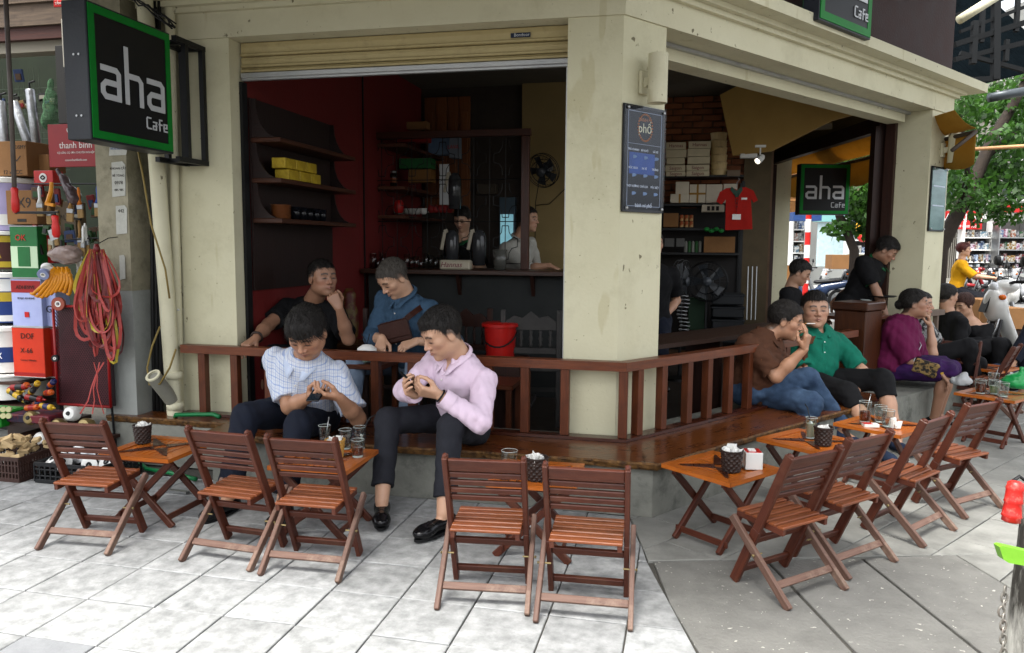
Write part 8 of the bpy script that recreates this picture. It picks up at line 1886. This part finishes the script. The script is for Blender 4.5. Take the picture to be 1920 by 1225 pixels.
def goods_shelf(px0,px1,pys,d,label,frame_m,cell=7):
 c = at_d((px0+px1)/2,pys[-1],d); t = thing('goods_shelf',c,label,'shelf')
 for py in pys:mb,*_ = dbox(px0,py,px1,py+2,d,.4); obj('shelf_board',mb,frame_m,t)
 mb,*_ = dbox(px0,pys[0]-30,px1,pys[-1],d+.42,.03); obj('back_panel',mb,Q('shelfback','3a3836'),t)
 for x in (px0,px1-2):mb,*_ = dbox(x,pys[0]-30,x+2,pys[-1]+2,d,.4); obj('upright',mb,frame_m,t)
 for py in pys:
  x = px0+3
  while x<px1-5:
   w_ = rr.uniform(cell*.5,cell*1.2); h_ = rr.uniform(9,17); mb,*_ = dbox(x,py-h_,min(x+w_,px1-2),py,d+rr.uniform(.03,.12),.2); obj('packet',mb,rr.choice(COLS),t); x +=w_+.8
 return t
goods_shelf(1806,1862,(445,468,491,512),27,'white shelf crammed with colourful packets beside the folding gate',M_WHITE)
goods_shelf(1872,1925,(445,468,491,512),26.5,'glass shop cabinet with small goods at the right edge across the street',M_STEEL,9)
goods_shelf(1486,1511,(430,452,474,496),27,'narrow shelf of pink and white goods across the street, left of the ochre wall',M_WHITE,8)
goods_shelf(1592,1664,(425,450,475),27.5,'shelf of red and gold ornaments across the street behind the thin tree',M_WHITE,8)
for k in range(16):
 c = at_d(rr.uniform(1612,1662),rr.uniform(395,450),26.5); mb = MB(); mb.ball(c,rr.uniform(.10,.20),10); single('hanging_lantern',mb,rr.choice([Q('gold','b88a1a',rough=.3),Q('lred','b01c18',rough=.35),Q('gold','b88a1a')]),'round red or gold lantern hanging in the far ornament shop','lantern','lanterns at the far ornament shop',smooth=True)
g0 = at_d(1780,520,27.5); t = thing('folding_gate',g0,'grey brown folding scissor gate drawn half across the far shop','gate')
for k in range(12):
 x = 1778+k*3.6; mb,*_ = dbox(x,432,x+1.2,522,27.5,.05); obj('gate_bar',mb,Q('gate','4b453e'),t)
mb,c,w_,h = dbox(1776,396,1842,430,27,.15); t = thing('shop_sign',c,'red far shop sign with white letters ending in NA','sign'); obj('panel',mb,Q('redsign','a01818'),t); text('lettering','VIÊN NA',.42,c-FH*.01+UZ*.06,RH,UZ,M_WHITE,t); text('lettering','ĐT: 09 0000 1000',.13,c-FH*.01-UZ*.22,RH,UZ,M_WHITE,t)
mb,c,w_,h = dbox(1870,384,1925,398,26.8,.5); single('red_fascia',mb,Q('redsign','a01818'),'red goods rail above the far glass cabinet','shop rail')
mb,c,w_,h = dbox(1488,398,1541,414,26,.8); single('blue_awning',mb,Q('blueawn','16305c','1d3c70'),'dark blue awning seen under the small aha sign','awning')
mb,c,w_,h = dbox(1532,418,1590,500,29,.05); single('glass_shopfront',mb,Q('glassy','8fa6aa','aebfc2',rough=.15),'pale blue glass shopfront across the street','shopfront')
mb,c,w_,h = dbox(1532,404,1592,416,28.8,.4); single('pale_fascia',mb,Q('teal','6d9a98'),'pale teal fascia over the glass shopfront','shop fascia')
for (px,r,lab) in ((1512,.09,'red and white striped pole behind the small aha sign'),):
 d = 20; b = at_d(px,500,d); b[2] = GZ; t = thing('striped_pole',b,lab,'pole')
 for k in range(10):mb = MB(); mb.lathe(b+UZ*k*.33,[(r*.8,0),(r*.8,.33)],n=14); obj('stripe',mb,M_RED if k%2 else M_WHITE,t,smooth=True,ang=40)
p = at_d(1700,520,25.5); mb = MB(); mb.box((p[0]+FH[0]*2,p[1]+FH[1]*2,GZ+.06),(60,6,.13),AX_); struct('far_pavement',mb,Q('farpave','8a8a86','9c9c98'))
# awning on the side street
def awning():
 A0,A1 = Fp(-.55,.27,2.62),Fp(3.4,.27,2.62)
 zo = 2.17; o1 = on_pl(1830,245,(0,0,zo+.28),(0,0,1)); o0 = o1+FD*5.2
 t = thing('orange_awning',A0,'weathered orange canvas awning with hanging valance on the side street','awning')
 n = 16; V = []; F_ = []; U = []
 for i in range(n+1):
  u = i/n; a = A0+(A1-A0)*u; b = np.array([o1[0],o1[1],zo+.30])+FD*(4.9*u)
  for j in range(5):v = j/4; q = a*(1-v)+b*v; q = q-UZ*(.03*math.sin(v*PI)*(1+.4*math.sin(i*2.1))); V.append(q)
 for i in range(n):
  for j in range(4):F_.append((i*5+j,(i+1)*5+j,(i+1)*5+j+1,i*5+j+1)); U.append([(i*.3,j*.3),(i*.3+.3,j*.3),(i*.3+.3,j*.3+.3),(i*.3,j*.3+.3)])
 m_ = mat('awning_canvas','a98436','c59f48',rough=.8,scale=3,dirt='5f3a12',dirt_amt=.6,dirt_scale=2.5)
 N = m_.node_tree.nodes; L = m_.node_tree.links; b_ = N['Principled BSDF']; tr = N.new('ShaderNodeBsdfTranslucent'); tr.inputs[0].default_value = rgb('b08c48'); mx = N.new('ShaderNodeMixShader'); mx.inputs[0].default_value = .5
 L.new(b_.outputs[0],mx.inputs[1]); L.new(tr.outputs[0],mx.inputs[2]); L.new(mx.outputs[0],N['Material Output'].inputs[0])
 mb = MB(); mb.add(V,F_,U); o = obj('canvas',mb,m_,t,smooth=True); o.modifiers.new('thick','SOLIDIFY').thickness = .004
 V = []; F_ = []; n = 60
 for i in range(n+1):
  u = i/n; b = np.array([o1[0],o1[1],zo+.29])+FD*(4.9*u); sc = .03*abs(math.sin(i*PI/5)); V +=[b,b+FN*.01*math.sin(i*1.3)-UZ*.17,b-UZ*(.30+sc)+FN*.02*math.sin(i*1.1)]
 for i in range(n):F_ +=[(i*3,i*3+3,i*3+4,i*3+1),(i*3+1,i*3+4,i*3+5,i*3+2)]
 mb = MB(); mb.add(V,F_); o = obj('valance',mb,m_,t,smooth=True); o.modifiers.new('thick','SOLIDIFY').thickness = .004
 for u in (0,.33,.66,1):
  mb = MB(); a = A0+(A1-A0)*u; b = np.array([o1[0],o1[1],zo+.27])+FD*(4.9*u); mb.tube([a-UZ*.35,b],.018,6); obj('support_arm',mb,Q('armgrey','4a4038'),t,smooth=True)
 mb = MB(); b0 = np.array([o1[0],o1[1],zo+.27]); mb.tube([b0,b0+FD*4.9],.02,8); obj('front_rod',mb,Q('armgrey','4a4038'),t)
 return t
awning()
p,q = at_d(1778,283,9.2),at_d(1925,274,9.0); mb = MB(); mb.tube([p,q,q+(q-p)*.3],.022,8); single('bamboo_rod',mb,Q('rod','a07850','b88a60'),'pale horizontal rod sticking out past the far right pillar','rod',smooth=True)
mb = MB(); c = at_d(1570,268,9.6); mb.lathe(c,[(0,.0),(.30,.0),(.26,.07),(.10,.13),(0,.14)],n=26,caps=False); single('dish_lamp',mb,mat('q_lamp','c4c8b8',rough=.3),'round white dish lamp under the orange awning','lamp',smooth=True)
# trees
def leaf_cloud(blobs,n,size,seed,light):
 r_ = np.random.default_rng(seed); P = []
 wts = np.array([b[3]**2 for b in blobs]); wts = wts/wts.sum()
 ids = r_.choice(len(blobs),n,p=wts); V = np.empty((n*4,3)); d = r_.normal(size=(n,3)); d/=np.linalg.norm(d,axis=1)[:,None]; rad = r_.uniform(.25,1,n)**.5
 B = np.array([b[:3] for b in blobs]); R_ = np.array([b[3] for b in blobs]); c = B[ids]+d*(rad*R_[ids])[:,None]*np.array([1,1,.7])
 up = r_.normal(size=(n,3))*.8+np.array([0,0,-.5]); up/=np.linalg.norm(up,axis=1)[:,None]; sd_ = np.cross(up,r_.normal(size=(n,3))); sd_/=np.linalg.norm(sd_,axis=1)[:,None]; s = size*r_.uniform(.6,1.25,n)[:,None]
 V[0::4] = c; V[1::4] = c+up*s*.5+sd_*s*.28; V[2::4] = c+up*s; V[3::4] = c+up*s*.5-sd_*s*.28
 return V,np.arange(n*4).reshape(n,4)
def leafmat(name,c1,c2):
 if name in MATS:return MATS[name]
 m = mat(name,c1,c2,rough=.5,scale=4.5,contrast=.12); N = m.node_tree.nodes; L = m.node_tree.links; b_ = N['Principled BSDF']; tr = N.new('ShaderNodeBsdfTranslucent'); tr.inputs[0].default_value = rgb(c2); mx = N.new('ShaderNodeMixShader'); mx.inputs[0].default_value = .4
 L.new(b_.outputs[0],mx.inputs[1]); L.new(tr.outputs[0],mx.inputs[2]); L.new(mx.outputs[0],N['Material Output'].inputs[0]); return m
BARK = mat('bark','1c1612','332a22',rough=.9,scale=14,bump=.8,bscale=30)
def tree(base,limbs,blobs,n,size,seed,label):
 t = thing('street_tree',base,label,'tree')
 for k,(pts,rs) in enumerate(limbs):mb = MB(); mb.tube(pts,rs,9); obj('trunk' if k==0 else 'branch',mb,BARK,t,smooth=True)
 V,Q_ = leaf_cloud(blobs,n,size,seed,1); o = net_obj('crown',[(V,Q_)],leafmat('leaf','12280c','3c6420'),t); o['kind'] = 'stuff'; return t
d = 13; bt = at_d(1745,640,d); bt[2] = GZ
L1 = [bt,at_d(1760,470,d),at_d(1785,420,d),at_d(1822,352,d),at_d(1860,262,d),at_d(1895,205,d),at_d(1940,120,d)]
L2 = [at_d(1800,395,d),at_d(1815,330,d-.4),at_d(1806,265,d-.8),at_d(1800,215,d-1)]; L3 = [at_d(1850,290,d),at_d(1905,250,d+.5),at_d(1960,235,d+1)]
bl = [(*at_d(px,py,dd),r) for px,py,dd,r in ((1800,205,12,.45),(1790,355,12.5,.50),(1830,330,13.5,.55),(1862,360,13,.55),(1905,330,13.5,.6),(1850,230,14,.7),(1900,255,12.5,.35),(1890,395,13,.35),(1838,395,13,.38),(1915,200,14,.6),(1960,300,13,.8),(1980,180,13,1.0),(1880,150,15,.8),(1870,300,14.5,.5),(1820,190,14.5,.5))]
tree(bt,[(L1,[.17,.14,.12,.11,.09,.08,.06]),(L2,[.07,.05,.04,.02]),(L3,[.08,.05,.03])],bl,6500,.135,3,'big leafy street tree with a slanting dark limb behind the far right pillar')
d = 20; bt = at_d(1603,500,d); bt[2] = GZ
L1 = [bt,at_d(1602,470,d),at_d(1590,440,d),at_d(1574,405,d),at_d(1565,360,d),at_d(1560,300,d)]
bl = [(*at_d(px,py,dd),r) for px,py,dd,r in ((1620,355,19,.65),(1645,385,19,.6),(1600,380,20,.5),(1655,340,20,.6),(1540,300,20,.5),(1575,320,20,.6),(1610,420,20.5,.45),(1570,428,20,.3),(1640,420,20,.35),(1520,290,21,.5),(1600,300,20,.9),(1660,300,20,1.0))]
tree(bt,[(L1,[.14,.12,.11,.10,.08,.05])],bl,4200,.22,5,'thin street tree seen through the side opening with light green leaves')
# dark steel canopy at the top right
t = thing('steel_canopy',at_d(1860,150,8.6),'dark steel lattice canopy with corrugated sheet at the top right corner','canopy')
BL = mat('q_canopy','050708','090c0e',rough=.7,spec=.2); ds = 8.8
bars = [((1868,-60),(1866,150),.05),((1912,-60),(1905,60),.03),((1828,40),(1824,120),.04),((1790,84),(1930,40),.04),((1790,112),(1930,78),.035),((1800,60),(1930,10),.025),((1800,100),(1930,135),.03),((1790,152),(1868,147),.035),((1845,-40),(1840,80),.03),((1790,30),(1930,-20),.03),((1888,75),(1886,115),.03)]
bars = [(a,b,r*1.5) for a,b,r in bars]
for a,b,r in bars:mb = MB(); mb.beam(at_d(*a,ds),at_d(*b,ds),r,r,up=FH); obj('bar',mb,BL,t)
mb = MB(); n = 46; a0,a1,b0,b1 = at_d(1788,172,9.3),at_d(1990,120,9.3),at_d(1788,-150,8.9)+FH*2.2,at_d(1990,-200,8.9)+FH*2.2; V = []
for i in range(n+1):
 u = i/n; o_ = FH*(.03 if i%2 else 0); V +=[a0+(a1-a0)*u+o_,b0+(b1-b0)*u+o_]
mb.add(V,[(2*i,2*i+2,2*i+3,2*i+1) for i in range(n)]); o = obj('corrugated_sheet',mb,mat('q_sheet','06090b','0a0f12',rough=.9,spec=.0),t); o.modifiers.new('thick','SOLIDIFY').thickness = .004
mb = MB(); mb.tube([at_d(1855,184,8.4),at_d(1890,177,8.4),at_d(1990,160,8.4)],.05,10); obj('edge_tube',mb,mat('q_tube','3a3f42','4a5054',rough=.4,metal=.4),t,smooth=True)
mb = MB(); mb.tube([at_d(1798,38,7.8),at_d(1830,18,7.8),at_d(1890,-20,7.8)],.045,12); single('roof_pipe',mb,M_PLASTER2,'cream roof pipe crossing above the steel canopy','pipe',smooth=True)
# scooters
def scooter(body,label,pos,rz,sc=1.0):
 t = thing('scooter',(0,0,0),label,'scooter',None); bm_ = body
 for x,nm in ((-.62,'rear'),(.62,'front')):
  mb = MB(); mb.tube([(x+.215*math.cos(a),0,.25+.215*math.sin(a)) for a in np.linspace(0,2*PI,26,endpoint=False)],.042,8,closed=True); w_ = obj('wheel',mb,Q('tyre','101010',rough=.8),t,smooth=True)
  mb = MB(); mb.lathe((x,-.03,.25),[(.03,0),(.05,.0),(.05,.06),(.03,.06)],n=12,ax=(0,1,0))
  for k in range(10):a = 2*PI*k/10; mb.tube([(x+.04*math.cos(a),0,.25+.04*math.sin(a)),(x+.19*math.cos(a+.2),0,.25+.19*math.sin(a+.2))],.006,4)
  mb.tube([(x+.178*math.cos(a),0,.25+.178*math.sin(a)) for a in np.linspace(0,2*PI,22,endpoint=False)],.014,6,closed=True); obj('rim',mb,M_STEEL,w_)
 F = Field((-.95,-.25,.1),(.9,.25,1.15),.02)
 F.rc((-.80,0,.66),(-.20,0,.52),.09,.12,.05); F.rc((-.25,0,.45),(.28,0,.34),.11,.09,.08); F.rc((.28,0,.36),(.46,0,.78),.10,.12,.07,flat=((1,0,0),.5)); F.ell((.50,0,.80),(.09,.15,.17),k=.05); F.rc((.50,0,.48),(.70,0,.50),.05,.06,.03); F.ell((.40,0,.98),(.11,.12,.07),k=.03)
 obj_ = net_obj('body',[F.net()],bm_,t)
 F = Field((-.85,-.2,.55),(.1,.2,.9),.02); F.rc((-.62,0,.74),(-.08,0,.68),.085,.095,.03,flat=((0,0,1),.55)); net_obj('seat',[F.net()],Q('seatblk','121214',rough=.5),t)
 mb = MB(); mb.tube([(.62,.09,.25),(.50,.09,.60),(.42,.05,.95)],.02,7); mb.tube([(.62,-.09,.25),(.50,-.09,.60),(.42,-.05,.95)],.02,7); obj('fork',mb,M_STEEL,t,smooth=True)
 mb = MB(); mb.tube([(.33,-.32,1.04),(.40,-.16,1.03),(.42,0,.99),(.40,.16,1.03),(.33,.32,1.04)],.016,7); obj('handlebar',mb,M_BLACK,t,smooth=True)
 for s_ in (-1,1):
  mb = MB(); mb.tube([(.33,s_*.33,1.04),(.30,s_*.38,1.04)],.020,8); obj('grip',mb,M_BLACK,t)
  mb = MB(); mb.tube([(.40,s_*.18,1.03),(.38,s_*.26,1.20)],.006,5); mb.lathe((.37,s_*.27,1.23),[(0,0),(.055,0),(.045,.03),(0,.035)],n=14,ax=(1,0,0),caps=False); obj('mirror',mb,M_BLACK,t)
  mb = MB(); mb.ball((.49,s_*.14,.88),.035,8,(1,1.2,.8)); obj('indicator',mb,Q('amber','c05a10',rough=.2),t,smooth=True)
 mb = MB(); mb.ball((.515,0,.97),.065,12,(.5,1.2,.8)); obj('headlight',mb,Q('lens','c9ccd0',rough=.1),t,smooth=True)
 mb = MB(); mb.ball((-.90,0,.68),.05,10,(.4,1.6,.8)); obj('tail_light',mb,M_RED,t,smooth=True)
 mb = MB(); mb.tube([(-.25,-.14,.24),(-.55,-.16,.26),(-.85,-.16,.36)],[.03,.045,.05],10); obj('exhaust',mb,M_STEEL,t,smooth=True)
 mb = MB(); mb.box((-.92,0,.50),(.01,.18,.14),ch=.002); obj('number_plate',mb,M_WHITE,t)
 mb = MB(); mb.tube([(0,.10,.28),(-.05,.24,.0)],.012,6); obj('side_stand',mb,M_BLACK,t)
 mb = MB(); mb.box((.585,0,.80),(.012,.15,.16),((.96,0,.28),(0,1,0),(-.28,0,.96)),ch=.004); obj('front_panel',mb,M_BLACK,t)
 mb = MB(); mb.prism([(.50,-.13,.42),(.50,.13,.42),(.46,.12,.66),(.46,-.12,.66)],(1,0,0),.02); obj('grille',mb,Q('grille','3a3a3c'),t)
 t.location = pos; t.rotation_euler = (0,0,rz); t.scale = (sc,)*3
 return t
SWH,SBK,SRD,SSL,SBL = Q('sc_white','c2c2be',rough=.2,coat=.5),Q('sc_black','141416',rough=.2,coat=.5),Q('sc_red','7c1414',rough=.2,coat=.5),Q('sc_silver','8a8c8e',rough=.25,coat=.4),Q('sc_blue','1c2e4c',rough=.2,coat=.4)
rr = random.Random(77); proto_s = {}
sp = [(1822,24.0,SSL,'silver parked scooter, leftmost of the row across the street'),(1843,23.6,SBK,'black parked scooter second in the far row'),(1865,23.2,SRD,'parked scooter with red bodywork in the far row'),(1887,22.9,SBK,'black parked scooter right of the red one in the far row'),(1908,22.6,SWH,'white parked scooter at the right end of the far row'),(1935,22.3,SSL,'silver scooter just past the right edge'),(1545,21.5,SSL,'silver scooter parked beyond the side opening'),(1580,21.0,SWH,'white scooter parked beyond the side opening'),(1525,20.5,SBL,'blue scooter near the striped pole'),(1620,21.0,SBK,'black scooter behind the waiter, across the side street')]
for px,d,m_,lab in sp:
 p = at_d(px,550,d); key = m_.name
 if key in proto_s:t = copy_tree(proto_s[key]); t['label'] = lab
 else:t = proto_s[key] = scooter(m_,lab,(0,0,0),0)
 t['group'] = 'scooters parked across the side street'; t.location = (p[0],p[1],GZ+(.12 if d<0 else 0)); t.rotation_euler = (0,0,math.radians(rr.uniform(-35,-10))+math.atan2(-RH[1],-RH[0])+.2)
p = at_d(1966,600,7.9); scooter(SWH,'large white scooter with raised front shield parked nearest the tables at the right edge',(p[0],p[1],0),math.atan2(-RH[1],-RH[0])-.15,1.05)
dR = 13.2; p = at_d(1836,500,dR); scooter(SWH,'white scooter being ridden by the woman in yellow',(p[0],p[1],GZ),math.atan2(RH[1],RH[0])-.5,1.05)
fy = nrm(RH*math.cos(.5)-FH*math.sin(.5)); pel = at_d(1790,545,dR+.1); pel[2] = GZ+.88
person('woman with reddish hair in bright yellow top riding a white scooter',(pel[0],pel[1],GZ),pel,pel+(.02,0,.48)+fy*.05,rt(fy),pel+(0,0,.68)+fy*.10,fy+RH*-.2,SK2,s=1.0,fem=True,res=.01,armR=dict(hand=pel+fy*.50+rt(fy)*.25+UZ*.22,pole=(0,0,-1)),armL=dict(hand=pel+fy*.50-rt(fy)*.25+UZ*.22,pole=(0,0,-1)),legR=dict(foot=pel+fy*.45+rt(fy)*.13-UZ*.52,pole=fy+UZ),legL=dict(foot=pel+fy*.45-rt(fy)*.13-UZ*.52,pole=fy+UZ),top=dict(mat=M_YEL,sleeve=1.0,ease=.02),bottom=dict(mat=M_CHAR),shoes=dict(mat=M_SHOE),hair=dict(top=.02,side=.02,line=((-.12,-.09),(-.04,-.085),(0,-.06),(.015,-.01),(.03,.02),(.05,.055),(.09,.066))),hairm=mat('hair_red','3c1410','5a1f18',rough=.5,bump=.5,bscale=90))
for k,(px0,py0,px1,py1,d,lab) in enumerate(((1836,562,1880,622,9.4,'open brown carton standing behind the white scooter'),(1878,578,1925,618,9.0,'flattened brown carton right behind the scooter handlebars'),(1560,478,1592,505,18,'tan carton stacked on a scooter across the street'))):
 mb,c,w_,h = dbox(px0,py0,px1,py1,d,.4,.004); o = obj('carton',mb,M_CARDB); recenter(o); tag(o,lab,'box')
 if k<2:
  zb_ = c[2]-h/2; mb = MB(); mb.box((c[0]+FH[0]*.2,c[1]+FH[1]*.2,zb_/2-.002),(w_*.9,.36,zb_-.004),AX_,ch=.01); single('support_crate',mb,M_DARKWOOD,'dark crate carrying the brown carton, '+('left' if k==0 else 'right')+' one','crate')
# near right edge: painted post with red handle, green dish, chain
dp = 1.72; pc0 = at_d(1946,1050,dp); zt_ = at_d(1915,905,dp)[2]; t = thing('timber_post',(pc0[0],pc0[1],0),'rough whitewashed timber post cut by the right edge of the photo','post')
mb = MB(); rr = np.random.default_rng(6); n = 16; V = []; F_ = []; m = 12
for i in range(m+1):
 u = i/m; z = zt_*u; r0 = .074-.028*u
 for k in range(n):a = 2*PI*k/n; r_ = r0*(1+.06*math.sin(3*a+1)+rr.normal(0,.018)); V.append((pc0[0]+r_*math.cos(a)+.012*u,pc0[1]+r_*math.sin(a),z))
for i in range(m):
 for k in range(n):l = (k+1)%n; F_.append((i*n+k,i*n+l,(i+1)*n+l,(i+1)*n+k))
F_.append(tuple(m*n+k for k in range(n))); mb.add(V,F_); obj('shaft',mb,mat('whitewashed_bark','2e2b26','a9a79e',rough=.9,scale=16,stretch=(1,1,.3),bump=1.0,bscale=40,contrast=.10),t,smooth=True)
mb = MB(); h0 = at_d(1906,900,dp-.07); mb.tube([h0+(.03,0,-.01),h0+(.005,0,.008),h0+(-.008,0,-.005)],.004,6); obj('hook',mb,M_BLACK,t)
a,b = at_d(1905,902,dp-.09),at_d(1895,980,dp-.09); L_ = np.linalg.norm(b-a); mb = MB(); mb.lathe(a,[(.009,0),(.015,.004),(.016,.012),(.0175,.016),(.0165,.020),(.017,L_*.45),(.0185,L_*.5),(.0165,L_*.54),(.0185,L_*.80),(.020,L_*.84),(.0175,L_*.88),(.018,L_*.97),(.012,L_)],n=18,ax=nrm(b-a)); single('turned_grip',mb,mat('red_worn','9c1a16','b5241c',rough=.4,dirt='d08a7a',dirt_amt=.4,dirt_scale=60),'worn red turned wooden grip hanging on the whitewashed post','grip',smooth=True)
c = at_d(1925,1043,dp-.10); mb = MB(); mb.prism([at_d(px,py,dp-.13) for px,py in ((1874,1026),(1880,1024),(1960,1042),(1960,1068),(1892,1056),(1882,1050))],FH,.02); o = single('green_tray',mb,mat('lime_plastic','5b8f26','6ea02e',rough=.35,bump=.1),'lime green plastic tray edge fixed to the whitewashed post','tray')
t = thing('steel_chain',at_d(1884,1220,dp-.09),'rusty steel chain hanging down the whitewashed post','chain')
for k in range(15):
 p = at_d(1884-3*math.sin(k*.25)-(4 if k==3 else 0),1108+k*13,dp-.095); ax1 = RH if k%2 else FH*.5+RH*.5; mb = MB(); mb.tube([p+nrm(ax1)*.0065*math.cos(a)+UZ*.0115*math.sin(a) for a in np.linspace(0,2*PI,12,endpoint=False)],.0022,6,closed=True); obj('link',mb,mat('chain_steel','77736a','8f8b84',rough=.5,metal=.6,dirt='6a3a1c',dirt_amt=.7,dirt_scale=40),t,smooth=True)
